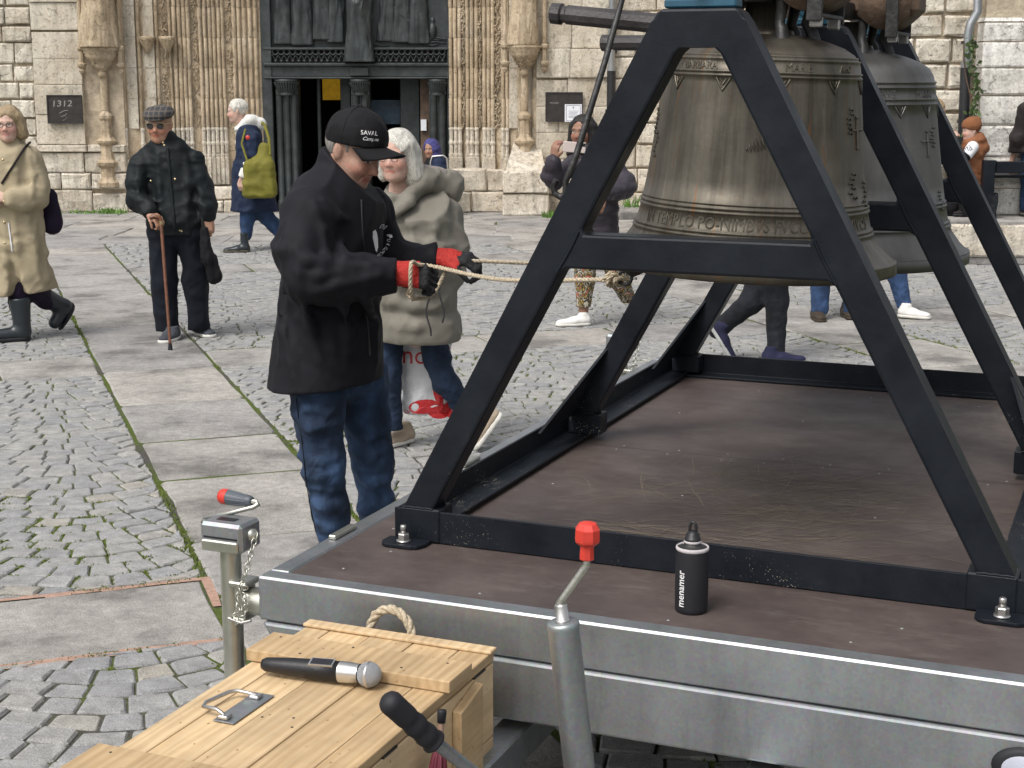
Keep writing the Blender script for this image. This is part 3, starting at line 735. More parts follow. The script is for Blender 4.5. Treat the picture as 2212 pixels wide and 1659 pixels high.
# ---------------- hand brake lever
g0 = tloc(at(843, 1517, 2.36)); g1 = tloc(at(938, 1603, 2.40)); g2 = tloc(at(1010, 1659, 2.46)); gd = nrm(g1-g0); ge = g1+nrm(g2-g1)*.45
B = tthing('brake_lever', (ge[0], ge[1], 0), 'hand brake lever with ribbed black rubber grip pointing up over the crate', 'lever')
prof = [(0,-.014),(.010,-.013),(.0175,-.007),(.0205,0)]
L = np.linalg.norm(g1-g0)
for k in range(1, 33):
    t = k/32; prof.append((.0205-.0012*t+.0011*math.sin(t*2*math.pi*4)*(1 if .35 < t < .95 else .1)+(.0022 if t > .95 else 0), t*L))
prof += [(.014, L+.001), (0, L+.001)]
tp(B, MB().lathe(prof, 24, g0, True, gd), 'grip', 'black_rubber')
tp(B, MB().tube([g1-gd*.01, g1+nrm(g2-g1)*.30, ge, (ge[0]+.03, ge[1]+.03, .36)], .0115, 16), 'lever_tube', 'galvanised')
tp(B, MB().box((ge[0]-.03, ge[1]-.04, .376), (ge[0]+.11, ge[1]+.14, .43), .006), 'ratchet_bracket', 'zinc')
# ---------------- crate
cz = .60; U0, U1, V0, V1 = .197, .665, -1.20, -.088
crate = tthing('wooden_crate', ((U0+U1)/2, (V0+V1)/2, 0), 'pale pine crate with rope handle and metal lid hasp, standing in front of the trailer', 'crate')
Pc = lambda mb, n, m='pine', par=None, bev=.0025: tp(crate, mb, n, m, par, bev, top=crate)
edges = [U0, .262, .366, .476, .590, U1]
for i in range(5):
    Pc(MB().box((edges[i]+.0011, V0, cz-.022), (edges[i+1]-.0011, V1-.0, cz+rng.normal(0,.0008))), 'lid_plank')
Pc(MB().box((U0-.004, V1-.030, cz+.001), (U1+.005, V1+.004, cz+.009)), 'lid_end_strip')
Pc(MB().box((U0-.010, -.352, cz+.0015), (U1+.012, -.235, cz+.028)), 'lid_batten')
Pc(MB().box((U0-.004, -.99, cz+.0015), (U1+.012, -.872, cz+.028)), 'lid_batten')
for z0, z1 in ((.02,.205),(.209,.40),(.404,cz-.026)):
    Pc(MB().box((U1-.022, V0+.01, z0), (U1, V1-.006, z1)), 'side_plank')
    Pc(MB().box((U0, V0+.01, z0), (U0+.022, V1-.006, z1)), 'side_plank')
    Pc(MB().box((U0+.024, V1-.028, z0), (U1-.024, V1-.008, z1)), 'end_plank')
    Pc(MB().box((U0+.024, V0+.012, z0), (U1-.024, V0+.032, z1)), 'end_plank')
Pc(MB().box((U0+.024, V0+.034, .022), (U1-.024, V1-.03, .04)), 'bottom_plank')
Pc(MB().add([(U1+.0005,-.315,.03),(U1+.022,-.315,.03),(U1+.022,-.20,.03),(U1+.0005,-.20,.03),(U1+.0005,-.315,.548),(U1+.022,-.315,.545),(U1+.022,-.20,.568),(U1+.0005,-.20,.572)],[(0,3,2,1),(4,5,6,7),(0,1,5,4),(1,2,6,5),(2,3,7,6),(3,0,4,7)]), 'side_batten')
Pc(MB().box((U1+.0005, -1.0, .03), (U1+.022, -.885, .56)), 'side_batten')
for v0 in (-.17, -.60): Pc(MB().box((U1-.006, v0-.03, cz-.0262), (U1+.0015, v0+.03, cz-.0222)), 'hinge_gap', 'iron', bev=0)
# rope helper: three twisted strands
def rope(name, pts, r, mat, parent=None, base=None, pitch=None, seg=6, strands=3):
    pts = [np.array(p, float) for p in pts]
    P = [];                                    # Catmull-Rom
    ext = [2*pts[0]-pts[1]]+pts+[2*pts[-1]-pts[-2]]
    for i in range(1, len(ext)-2):
        a, b_, c, d = ext[i-1:i+3]; n = max(3, int(np.linalg.norm(c-b_)/(r*.9)))
        for k in range(n):
            t = k/n; P.append(.5*((2*b_)+(-a+c)*t+(2*a-5*b_+4*c-d)*t*t+(-a+3*b_-3*c+d)*t**3))
    P.append(pts[-1]); P = np.array(P); pitch = pitch or r*6.5
    m = MB(); s = np.concatenate([[0], np.cumsum(np.linalg.norm(np.diff(P, axis=0), axis=1))])
    up = None; fr = []
    for i in range(len(P)):
        t = nrm(P[min(i+1, len(P)-1)]-P[max(i-1, 0)])
        if up is None: up = nrm(np.cross(np.cross(t, [0,0,1.] if abs(t[2]) < .9 else [1.,0,0]), t))
        else: up = nrm(up-t*(up@t))
        fr.append((up, np.cross(t, up)))
    for k in range(strands):
        q = [P[i]+r*.52*(math.cos(2*math.pi*(s[i]/pitch+k/strands))*fr[i][0]+math.sin(2*math.pi*(s[i]/pitch+k/strands))*fr[i][1]) for i in range(len(P))]
        m.tube(q, r*.56, seg)
    if base is not None: m.v = [tuple(np.array(p)-base) for p in m.v]
    return m.build(name, MATS[mat], parent)
cb = TB[crate.name]
rope('rope_handle', [(.33,-.09,.53),(.335,-.062,.585),(.352,-.055,.63),(.385,-.052,.648),(.42,-.053,.638),(.445,-.058,.60),(.452,-.09,.53)], .0115, 'rope_fibre', crate, cb)
ha = Pc(MB().box((.300, -.655, cz+.0015), (.348, -.50, cz+.0035)), 'hasp_plate', 'galvanised', bev=.0008)
Pc(MB().tube([(.318,-.640,cz+.004),(.316,-.640,cz+.012),(.298,-.636,cz+.018),(.262,-.630,cz+.016),(.255,-.61,cz+.016),(.268,-.545,cz+.015),(.278,-.532,cz+.015),(.303,-.53,cz+.013),(.320,-.526,cz+.010),(.322,-.526,cz+.004)], .0042, 8), 'hasp_loop', 'steel', ha, 0)
Pc(MB().box((.308,-.650,cz+.004),(.330,-.628,cz+.012),.002).box((.310,-.538,cz+.004),(.332,-.516,cz+.011),.002), 'loop_clip', 'steel', ha, 0)
nm = MB().lathe([(0,.0008),(.0024,.0006),(.003,0)], 8).mesh('nail')
for (a, b_, zt) in [(.22,-.26,.0285),(.31,-.33,.0285),(.40,-.255,.0285),(.55,-.32,.0285),(.63,-.26,.0285),(.24,-.90,.0285),(.30,-.95,.0285),(.42,-.90,.0285),(.55,-.93,.0285),(.38,-.60,.001),(.44,-.58,.001),(.46,-.62,.001)]:
    o = link('nail', nm, MATS['iron'], crate); o.location = (a-cb[0], b_-cb[1], cz+zt-cb[2])
# ---------------- microphone on the lid
m0 = np.array([.292, -.402, cz+.0245]); m1 = np.array([.508, -.383, cz+.0295]); md = nrm(m1-m0); ML = np.linalg.norm(m1-m0)
mic = tthing('microphone', tuple((m0+m1)/2*np.array([1,1,0])+np.array([0,0,cz])), 'handheld wireless microphone with silver mesh head lying on the crate lid', 'microphone')
tp(mic, MB().lathe([(0,-.03),(.011,-.03),(.0150,-.022),(.0168,.0),(.0195,.04),(.0213,.09),(.0222,.154),(0,.154)], 28, m0, True, md), 'body', 'black_plastic')
tp(mic, MB().lathe([(.0226,.150),(.0226,.168),(.0205,.188),(.0205,.194)], 28, m0, True, md), 'collar', 'mic_silver')
gp = []
for k in range(15):
    a = math.pi*k/14; gp.append((max(0,.0268*math.sin(a)), .215-.0268*math.cos(a)))
hd = tp(mic, MB().lathe(gp, 28, m0, True, md), 'grille', 'mic_mesh')
tp(mic, MB().lathe([(.0260,.2115),(.0276,.2125),(.0276,.2175),(.0260,.2185)], 28, m0, True, md), 'band', 'mic_silver', hd, top=mic)
up = np.array([0,-.35,.93]); sdv = np.cross(md, up)
def strip(a0, a1, w, h, dz):
    pa = m0+md*a0; pb = m0+md*a1; r0 = .0185+.026*a0; r1 = .0185+.026*a1
    v_ = [pa+up*(r0+dz)-sdv*w, pa+up*(r0+dz)+sdv*w, pb+up*(r1+dz)+sdv*w, pb+up*(r1+dz)-sdv*w]
    return MB().add([p-up*.004 for p in v_]+v_, [(0,1,2,3),(4,5,6,7),(0,1,5,4),(1,2,6,5),(2,3,7,6),(3,0,4,7)])
tp(mic, strip(.085, .140, .011, 0, .0022), 'display_frame', 'mic_silver'); tp(mic, strip(.089, .137, .0085, 0, .0032), 'display', 'phone_dark')
# ---------------- red umbrella beside the crate
um = tloc(at(1052,1550,2.86)); ud = nrm(tloc(at(1015,1659,2.80))-um)
ub = tthing('folded_umbrella', (um[0], um[1]-.1, 0), 'folded burgundy umbrella with copper shaft and black cap, leaning beside the crate', 'umbrella')
up_ = np.array([.705, um[1], um[2]]); ue = np.array([.700, um[1]-.10, .02]); ud = nrm(ue-up_); UL = np.linalg.norm(ue-up_)
tp(ub, MB().lathe([(0,0),(.009,.0),(.0095,.004),(.0085,.026),(0,.026)], 14, up_, True, ud), 'cap', 'black_rubber')
tp(ub, MB().tube([up_+ud*.024, up_+ud*.10], .0062, 12), 'shaft', 'umbrella_shaft')
m = MB(); vv = []; prof = [(.008,.085),(.013,.093),(.019,.14),(.026,.30),(.022,.45),(.010,UL-.02)]
for r_, z_ in prof:
    for k in range(32):
        a = 2*math.pi*k/32; rr = r_*(1+.22*math.cos(a*8)); X = nrm(np.cross(ud, [1,0,0])); Y = np.cross(ud, X); vv.append(up_+ud*z_+rr*math.cos(a)*X+rr*math.sin(a)*Y)
m.add(vv, [(i*32+k, i*32+(k+1) % 32, (i+1)*32+(k+1) % 32, (i+1)*32+k) for i in range(len(prof)-1) for k in range(32)], True)
tp(ub, m, 'canopy', 'umbrella_red')
# ---------------- drinking bottle on the deck
bu, bv = 1.042, .172
bt = tthing('drinking_bottle', (bu, bv, ZD), 'drinking bottle in a black sleeve lettered menamer, standing on the deck', 'bottle')
BP = lambda mb, n, m_, par=None: tp(bt, mb, n, m_, par, top=bt)
sl = BP(MB().lathe([(0,.001),(.034,.001),(.0365,.004),(.0372,.012),(.0378,.06),(.0375,.12),(.0368,.14),(.0362,.146)], 40, (bu,bv,ZD)), 'sleeve', 'black_rubber')
BP(MB().lathe([(.0362,.1455),(.0375,.1475),(.0375,.1525),(.035,.1545),(.0335,.151)], 40, (bu,bv,ZD)), 'sleeve_rim', 'rim_grey', sl)
BP(MB().lathe([(.034,.149),(.029,.1525),(.021,.156),(.018,.160),(.0175,.172),(.0,.172)], 32, (bu,bv,ZD)), 'neck', 'iron')
cp = BP(MB().lathe([(.0185,.165),(.0188,.171),(.0182,.173),(.0165,.174),(.0155,.182),(.011,.186),(.007,.190),(0,.191)], 28, (bu,bv,ZD)), 'cap', 'black_plastic')
BP(MB().lathe([(.0178,.1615),(.0196,.163),(.0196,.1665),(.0182,.168)], 28, (bu,bv,ZD)), 'ring', 'rim_grey')
BP(MB().tube([(bu-.007,bv,ZD+.186),(bu-.0075,bv,ZD+.198),(bu-.005,bv,ZD+.207),(bu,bv,ZD+.210),(bu+.005,bv,ZD+.207),(bu+.0075,bv,ZD+.198),(bu+.007,bv,ZD+.186)], .0036, 8), 'loop', 'black_plastic', cp)
V, F = text_geo('menamer', .0255, .0006); m = MB(); cdir = tloc((0,0,0))-np.array([bu,bv,0]); a0 = math.atan2(cdir[1], cdir[0])-.62
vv = []
for x, y, z in V:
    a = a0-(y-.006)/.0378; r_ = .0379+(.0009 if z > 0 else -.001); vv.append((bu+r_*math.cos(a), bv+r_*math.sin(a), ZD+.018+x*.88))
m.add(vv, F); BP(m, 'lettering', 'white_print', sl)

# ================================================================== BELL FRAME
frame = tthing('bell_trestles', (.958, 1.66, ZD), 'black painted steel bell frame with three A-shaped trestles bolted on the deck', 'bell frame')
fb = TB[frame.name]
FP = lambda mb, n, m_='black_paint', par=None, bev=0: tp(frame, mb, n, m_, par, bev, top=frame)
UC = .958
def hw(z): return .100+(2.0-z)*(.765-.100)/(2.0-.752)
def hi(z): return .0455+(1.921-z)*(.680-.0455)/(1.921-.753)
ZB = ZD+.002; ZT = .748
for v0 in (.415, 1.665, 2.87):
    v1 = v0+.08; zt = 2.008; m = MB(); zf = ZT if v0 < 1 else ZT
    def ring(pts): return [(UC+a, b_) for a, b_ in pts]
    out = ring([(-hw(zf), zf), (-hw(1.985), 1.985), (-.098, 2.0), (-.085, zt), (.085, zt), (.098, 2.0), (hw(1.985), 1.985), (hw(zf), zf)])
    # left leg, right leg, head, cross bar as one welded plate: built as quads between matching rings
    zc0, zc1 = 1.398, 1.482; r_ = .012
    def wall(poly):
        n = len(poly); vv = [(a, v0, b_) for a, b_ in poly]+[(a, v1, b_) for a, b_ in poly]
        m.add(vv, [(i, (i+1) % n, n+(i+1) % n, n+i) for i in range(n if poly is not out else n-1)])
    hole1 = ring([(-hi(zc1+r_)-0, zc1+r_), (-hi(1.908), 1.908), (-hi(1.921)+.008, 1.921), (hi(1.921)-.008, 1.921), (hi(1.908), 1.908), (hi(zc1+r_), zc1+r_), (hi(zc1)-r_, zc1), (-hi(zc1)+r_, zc1)])
    zs = [zf, 1.05, zc0-.012, zc0, zc1, zc1+r_, 1.908, 1.921, 1.985]
    for vv_, s in ((v0, 1), (v1, -1)):
        def q(a, b_, c, d): m.add([(UC+p[0], vv_, p[1]) for p in (a, b_, c, d)], [(0,1,2,3)])
        def L(z): return -hw(z) if z < 1.99 else -.098
        for sgn in (-1, 1):
            for za, zb in ((zf, zc0-.012), (zc1+r_, 1.908)):
                q((sgn*hw(za), za), (sgn*hi(za), za), (sgn*hi(zb), zb), (sgn*hw(zb), zb))
            q((sgn*hw(zc0-.012), zc0-.012), (sgn*hi(zc0-.012), zc0-.012), (sgn*(hi(zc0)-.012), zc0), (sgn*hw(zc0), zc0))
            q((sgn*hw(zc0), zc0), (sgn*(hi(zc0)-.012), zc0), (sgn*(hi(zc1)-r_), zc1), (sgn*hw(zc1), zc1))
            q((sgn*hw(zc1), zc1), (sgn*(hi(zc1)-r_), zc1), (sgn*hi(zc1+r_), zc1+r_), (sgn*hw(zc1+r_), zc1+r_))
            q((sgn*hw(1.908), 1.908), (sgn*hi(1.908), 1.908), (sgn*(hi(1.921)-.008), 1.921), (sgn*hw(1.921), 1.921))
        q((-hi(zc0)+.012, zc0), (hi(zc0)-.012, zc0), (hi(zc1)-r_, zc1), (-hi(zc1)+r_, zc1))
        q((-hw(1.921), 1.921), (hw(1.921), 1.921), (hw(1.985), 1.985), (-hw(1.985), 1.985))
        q((-hi(1.921)+.008, 1.921), (hi(1.921)-.008, 1.921), (hi(1.921)-.008, 1.9212), (-hi(1.921)+.008, 1.9212))
        q((-hw(1.985), 1.985), (hw(1.985), 1.985), (.098, 2.0), (-.098, 2.0)); q((-.098, 2.0), (.098, 2.0), (.085, zt), (-.085, zt))
    wall(out); wall(hole1)
    lowl = ring([(-hi(zf), zf), (-hi(zc0-.012), zc0-.012), (-hi(zc0)+.012, zc0), (hi(zc0)-.012, zc0), (hi(zc0-.012), zc0-.012), (hi(zf), zf)])
    n = len(lowl); m.add([(a, v0, b_) for a, b_ in lowl]+[(a, v1, b_) for a, b_ in lowl], [(i, i+1, n+i+1, n+i) for i in range(n-1)])
    import bmesh
    b_ = fb; me = bpy.data.meshes.new('trestle'); me.from_pydata([(p[0]-b_[0], p[1]-b_[1], p[2]-b_[2]) for p in m.v], [], m.f)
    bm = bmesh.new(); bm.from_mesh(me); bmesh.ops.remove_doubles(bm, verts=bm.verts, dist=.0004); bmesh.ops.recalc_face_normals(bm, faces=bm.faces); bm.to_mesh(me); bm.free()
    o = link('trestle', me, MATS['black_paint'], frame); md_ = o.modifiers.new('bevel', 'BEVEL'); md_.width = .007; md_.segments = 2; md_.limit_method = 'ANGLE'; md_.angle_limit = R(50)
for v0 in (.415, 1.665, 2.87):
    for sgn in (-1, 1):
        for (za, zb, f0, f1) in ((1.39, 1.49, lambda z: hi(z)+.004, None), (.750, .752, None, None)):
            if f0: pts = [(UC+sgn*(f0(z)-.0+.002*math.sin(z*900)), v0-.001, z) for z in np.linspace(za, zb, 16)]
            else: pts = [(UC+sgn*(hi(.752)+(hw(.752)-hi(.752))*t), v0-.002, .7525+.001*math.sin(t*60)) for t in np.linspace(0, 1, 14)]
            FP(MB().tube(pts, .0035, 6), 'weld_bead')
# base angles (vertical leg outside, flange inside)
UL_, UR_ = .166, 1.750; VF, VB = .413, 2.955
FP(MB().prism([(VF, ZB), (VF+.085, ZB), (VF+.085, ZB+.009), (VF+.009, ZB+.009), (VF+.009, ZT-.001), (VF, ZT-.001)], UL_, UR_, 'yz'), 'base_beam', bev=.002)
FP(MB().prism([(VB, ZB), (VB-.085, ZB), (VB-.085, ZB+.009), (VB-.009, ZB+.009), (VB-.009, ZT-.001), (VB, ZT-.001)], UL_, UR_, 'yz'), 'base_beam', bev=.002)
FP(MB().prism([(UL_+.001, ZB+.0095), (UL_+.088, ZB+.0095), (UL_+.088, ZB+.018), (UL_+.010, ZB+.018), (UL_+.010, ZT-.003), (UL_+.001, ZT-.003)], VF+.0095, VB-.0095, 'xz'), 'base_beam', bev=.002)
FP(MB().prism([(UR_-.001, ZB+.0095), (UR_-.088, ZB+.0095), (UR_-.088, ZB+.018), (UR_-.010, ZB+.018), (UR_-.010, ZT-.003), (UR_-.001, ZT-.003)], VF+.0095, VB-.0095, 'xz'), 'base_beam', bev=.002)
# foot boxes under the front legs, gusset plates, hold-down lugs
for s in (-1, 1):
    uo = UC+s*.772; ui = UC+s*.66
    FP(MB().box((min(uo,ui), VF-.004, ZB+.0005), (max(uo,ui), VF+.08, ZT+.004), .004), 'foot_box')
    for v0 in (1.665, 2.87):
        FP(MB().box((min(uo,ui), v0+.001, ZB+.019), (max(uo,ui), v0+.079, ZT+.002), .003), 'foot_box')
        FP(MB().add([(UC+s*.764, v0-.30, ZT-.004), (UC+s*.764, v0+.01, ZT-.004), (UC+s*.64, v0+.01, .985), (UC+s*.754, v0-.30, ZT-.004), (UC+s*.754, v0+.01, ZT-.004), (UC+s*.630, v0+.01, .985)], [(0,1,2),(3,5,4),(0,3,4,1),(1,4,5,2),(2,5,3,0)]), 'gusset')
lugs = [(UC-.745, VF-.043), (UC+.745, VF-.043)]
for (lu, lv) in lugs:
    pl_ = FP(MB().prism([(lu-.058,lv-.010),(lu-.050,lv-.026),(lu-.036,lv-.034),(lu+.036,lv-.034),(lu+.050,lv-.026),(lu+.062,lv+.0),(lu+.062,lv+.036),(lu-.058,lv+.036)], ZD+.001, ZD+.011, 'xy'), 'hold_down_lug', bev=.002)
    FP(MB().lathe([(0,.0),(.019,.0),(.019,.004),(0,.004)], 20, (lu,lv,ZD+.0115)), 'washer', 'steel', pl_)
    FP(MB().lathe([(0,.0),(.0155,.0),(.0155,.016),(.0135,.018),(0,.018)], 6, (lu,lv,ZD+.0158), False), 'nut', 'steel', pl_)
    FP(MB().lathe([(0,.0),(.0085,.0),(.0085,.020),(.007,.022),(0,.022)], 14, (lu,lv,ZD+.0335)), 'bolt', 'steel', pl_)
for v0 in (.455, 1.705, 2.91):
    bp = FP(MB().box((UC-.085, v0-.03, 2.0095), (UC+.085, v0+.03, 2.030), .004), 'bearing_block', 'blue_paint')
    FP(MB().lathe([(.012,-.028),(.045,-.028),(.052,-.022),(.052,.022),(.045,.028),(.012,.028)], 28, (UC, v0, 2.072), True, (0,1,0)), 'bearing_ring', 'blue_paint', bp)
    FP(MB().prism([(-.052+UC,2.0305),(.052+UC,2.0305),(.036+UC,2.075),(-.036+UC,2.075)], v0-.022, v0+.022, 'xz'), 'bearing_web', 'blue_paint', bp)
    FP(MB().tube([(UC, v0-.06, 2.072),(UC, v0+.06, 2.072)], .019, 16), 'axle_pin', 'steel', bp)

# ================================================================== BELLS
def interp_prof(prof, z): 
    zs = [p[0] for p in prof]; rs = [p[1] for p in prof]; return np.interp(z, zs, rs)
def ridge(prof, z, h, w):
    r0 = interp_prof(prof, z); return [(z-w, interp_prof(prof, z-w)), (z-w*.6, r0+h*.8), (z, r0+h), (z+w*.6, r0+h*.8), (z+w, interp_prof(prof, z+w))]
def make_bell(vv, base_prof, ridges, texts, pend, label, mats, tilt, ztop, lean_side, leafs):
    pv = np.array([UC, vv, 2.072]); zl = base_prof[0][0]
    w = tw(UC, vv, 2.072); t = empty('church_bell', w, 0, label, 'bell'); t.rotation_euler = (0, 0, 0)
    ax = Vector(TV); t.rotation_mode = 'QUATERNION'; t.rotation_quaternion = Matrix.Rotation(tilt, 3, ax).to_quaternion()
    prof = list(base_prof); pr = sorted(prof)
    allp = [p for p in pr]
    for (z, h, wd_) in ridges: 
        allp = [p for p in allp if not (z-wd_ <= p[0] <= z+wd_)]+ridge(pr, z, h, wd_)
    allp = sorted(allp)
    pts = [(r_, z-2.072) for z, r_ in allp]
    inner = [(r_-.035-.02*(i == 0), z-2.072) for i, (z, r_) in enumerate(pr) if r_ > .12]
    full = [(x[0], x[1]) for x in inner[::-1]]+[(inner[0][0], pts[0][1])]+pts
    MB().lathe(full, 96).build('bell_body', MATS[mats[0]], t, None, 0, True)
    ca = math.atan2(-w[1], -w[0])
    for (s, zc, hgt, ang, squeeze) in texts:
        V, F = text_geo(s, hgt*1.4, .0018, 2); cx = (V[:,0].max()+V[:,0].min())/2; out = []
        for x, y, z in V:
            zz_ = zc+y-hgt/2; r_ = interp_prof(pr, zz_)+(.0016 if z > 0 else -.004); a = ca+ang+(x-cx)*squeeze/r_
            out.append((r_*math.cos(a), r_*math.sin(a), zz_-2.072))
        MB().add(out, F).build('inscription', MATS[mats[1]], t)
    n, z0, hgt, wid = pend
    for k in range(n):
        a0 = ca+2*math.pi*(k+.35)/n; m = MB()
        def P(da, z, d): r_ = interp_prof(pr, z)+d; return (r_*math.cos(a0+da), r_*math.sin(a0+da), z-2.072)
        path = [P(-wid, z0, .001), P(-wid*.5, z0-hgt*.5, .001), P(0, z0-hgt, .001), P(wid*.5, z0-hgt*.5, .001), P(wid, z0, .001)]
        m.tube(path, .0032, 6); m.tube([P(-wid*.45, z0-.002, .001), P(0, z0-hgt*.55, .001), P(wid*.45, z0-.002, .001)], .0026, 6)
        m.build('pendant', MATS[mats[1]], t)
    for (ang, zc, kind) in leafs:
        m = MB(); a0 = ca+ang
        def P(x, y, d=.002): r_ = interp_prof(pr, zc+y)+d; return (r_*math.cos(a0+x/r_), r_*math.sin(a0+x/r_), zc+y-2.072)
        if kind == 'leaf':
            dx, dy = .045, .03
            for k in range(-6, 7):
                f = k/6; L = .019*math.sqrt(max(.05, 1-f*f)); cx, cy = f*.046, f*.028+.004*f*f
                m.tube([P(cx-.2*L, cy+L), P(cx+.1*L, cy, .005), P(cx+.45*L, cy-L*.9)], [.0016,.003,.0016], 6)
            m.build('leaf_relief', MATS[mats[1]], t)
        elif kind == 'cross':
            m.tube([P(0,-.035), P(0,.035)], .003, 6).tube([P(-.022,.008), P(.022,.008)], .003, 6)
            for x, y in ((0,.04),(0,-.04),(-.028,.008),(.028,.008)): m.tube([P(x-.005,y), P(x,y,.004), P(x+.005,y)], .004, 6)
            m.build('cross_relief', MATS[mats[1]], t)
        else:
            for k in range(6):
                x, y = rng.normal(0, .008), (k-2.5)*.012; m.tube([P(x-.008,y), P(x,y+.004,.003), P(x+.009,y-.002)], .0026, 6)
            m.build('ornament_relief', MATS[mats[1]], t)
    # crown loops, yoke, straps, clapper
    zt = ztop-2.072
    MB().lathe([(0,zt-.02),(.085,zt-.01),(.075,zt+.012),(.05,zt+.016),(.045,zt+.09),(0,zt+.09)], 24).build('crown_core', MATS[mats[0]], t)
    for k in range(6):
        a = ca+math.pi*k/3+.35; c, s = math.cos(a), math.sin(a)
        MB().tube([(.135*c,.135*s,zt-.03),(.125*c,.125*s,zt+.01),(.108*c,.108*s,zt+.03),(.118*c,.118*s,zt+.065),(.12*c,.12*s,zt+.10),(.085*c,.085*s,zt+.13),(.05*c,.05*s,zt+.12)], [.022,.017,.014,.016,.017,.015,.014], 10).build('crown_loop', MATS['iron'], t)
    def tl(u_, v_, z_): return TU*u_+TV*v_+np.array([0,0,z_])
    def ubox(u0,u1,v0,v1,z0,z1,bev=.01):
        m = MB().box((u0,v0,z0),(u1,v1,z1),bev); m.v = [tuple(tl(*p)) for p in m.v]; return m
    zb_ = zt+.065
    yk = ubox(-.235,.235,-.10,.10,zb_+.04,zb_+.50,.02).build('yoke', MATS['yoke_wood'], t)
    for s in (-1, 1):
        m = MB(); vv_ = []
        for i in range(9):
            a = math.pi*(.5+i/8); vv_.append((s*.30+.11*math.cos(a*1)*1.0, zb_+.09+.11*math.sin(a)))
        pts_ = [(s*.045, zb_+.20)]+[(s*(.045+.165*i/10), zb_+.045-.050*math.sin(math.pi*i/10)) for i in range(11)]+[(s*.21, zb_+.20)]
        m.prism(pts_, -.13, .13, 'xz', True); m.v = [tuple(tl(*p)) for p in m.v]; m.build('yoke_lobe', MATS['yoke_wood'], yk)
        for v_ in (-.148, .148):
            st = ubox(s*.16-.02, s*.16+.02, v_-.005, v_+.005, zt+.035, zb_+.5, .002).build('strap', MATS['iron'], t)
            ubox(s*.16-.016, s*.16+.016, v_-.03*np.sign(v_)-.012, v_-.03*np.sign(v_)+.012, zt+.02, zt+.055, .003).build('strap_nut', MATS['steel'], st)
            ubox(s*.16-.02, s*.16+.02, min(v_,0.0), max(v_,0.0), zt+.045, zt+.055, .002).build('strap_foot', MATS['iron'], st)
    ubox(-.03,.03,-.56,.56,-.025,.025,.004).build('yoke_axle', MATS['iron'], t)
    # pole used to swing the bell
    pu0, pz0 = lean_side
    p0 = np.array([-.05, 0, pz0[1]]); p1 = np.array([pu0-UC, 0, pz0[0]]); d = nrm(p1-p0)
    LP = np.linalg.norm(p1-p0); m = MB().lathe([(.029,0),(.028,LP-.05),(.024,LP-.045),(.024,LP-.035),(.031,LP-.030),(.030,LP-.003),(.026,LP),(0,LP)], 10, p0, False, d)
    m.v = [tuple(tl(*p)) for p in m.v]; m.build('swing_pole', MATS['pole_wood'], t)
    return t, ca
P1 = [(1.345,.385),(1.349,.395),(1.374,.392),(1.380,.387),(1.400,.364),(1.420,.343),(1.440,.328),(1.46,.319),(1.49,.311),(1.53,.303),(1.59,.293),(1.67,.283),(1.75,.274),(1.84,.264),(1.89,.258),(1.905,.251),(1.918,.240),(1.935,.213),(1.952,.165),(1.964,.11),(1.969,.05)]
bell1, ca1 = make_bell(1.08, P1, [(1.378,.004,.004),(1.452,.005,.0045),(1.462,.005,.0045),(1.512,.005,.0045),(1.523,.005,.0045),(1.534,.003,.003),(1.858,.004,.004),(1.868,.0045,.004),(1.900,.0045,.004),(1.909,.004,.004)],
    [('IN TEMPLO PO-NIMBVS FVCO-', 1.487, .031, R(-16), .86), ('VIVOS', 1.487, .031, R(62), .9), ('Y BARBARA', 1.884, .022, R(-40), .82), ('MARIE', 1.884, .022, R(21), .85), ('ARO', 1.884, .022, R(55), .85)],
    (11, 1.852, .032, .075), 'weathered brown bronze church bell with rust streaks hanging nearest the camera', ('bell_bronze', 'relief_bronze'), R(2.0), 1.966, (.346, (2.01-2.072, 1.972-2.072)),
    [(R(4), 1.700, 'leaf'), (R(66), 1.72, 'cross'), (R(-72), 1.67, 'orn'), (R(74), 1.56, 'orn'), (R(58), 1.75, 'orn'), (R(-78), 1.73, 'orn'), (R(60), 1.585, 'orn')])
P2 = [(1.232,.415),(1.238,.430),(1.270,.430),(1.276,.424),(1.300,.398),(1.34,.368),(1.38,.353),(1.443,.339),(1.50,.330),(1.57,.320),(1.65,.309),(1.727,.299),(1.835,.288),(1.862,.280),(1.885,.266),(1.905,.235),(1.922,.190),(1.938,.13),(1.946,.09),(1.95,.04)]
bell2, ca2 = make_bell(2.30, P2, [(1.275,.004,.004),(1.362,.005,.005),(1.374,.005,.005),(1.43,.005,.005),(1.442,.005,.005),(1.768,.005,.004),(1.784,.005,.004),(1.822,.005,.004),(1.838,.005,.004)],
    [('NOSTRVS', 1.802, .026, R(18), .9), ('MARIA', 1.802, .026, R(58), .9), ('SANCTE', 1.802, .026, R(-30), .9), ('IN', 1.40, .03, R(56), .9)],
    (14, 1.762, .036, .07), 'smooth grey bronze church bell hanging behind the rust-streaked one', ('bell_bronze_grey', 'relief_bronze_grey'), R(0.0), 1.948, (.069, (1.977-2.072, 1.972-2.072)),
    [(R(58), 1.64, 'cross'), (R(66), 1.66, 'orn'), (R(70), 1.45, 'orn')])
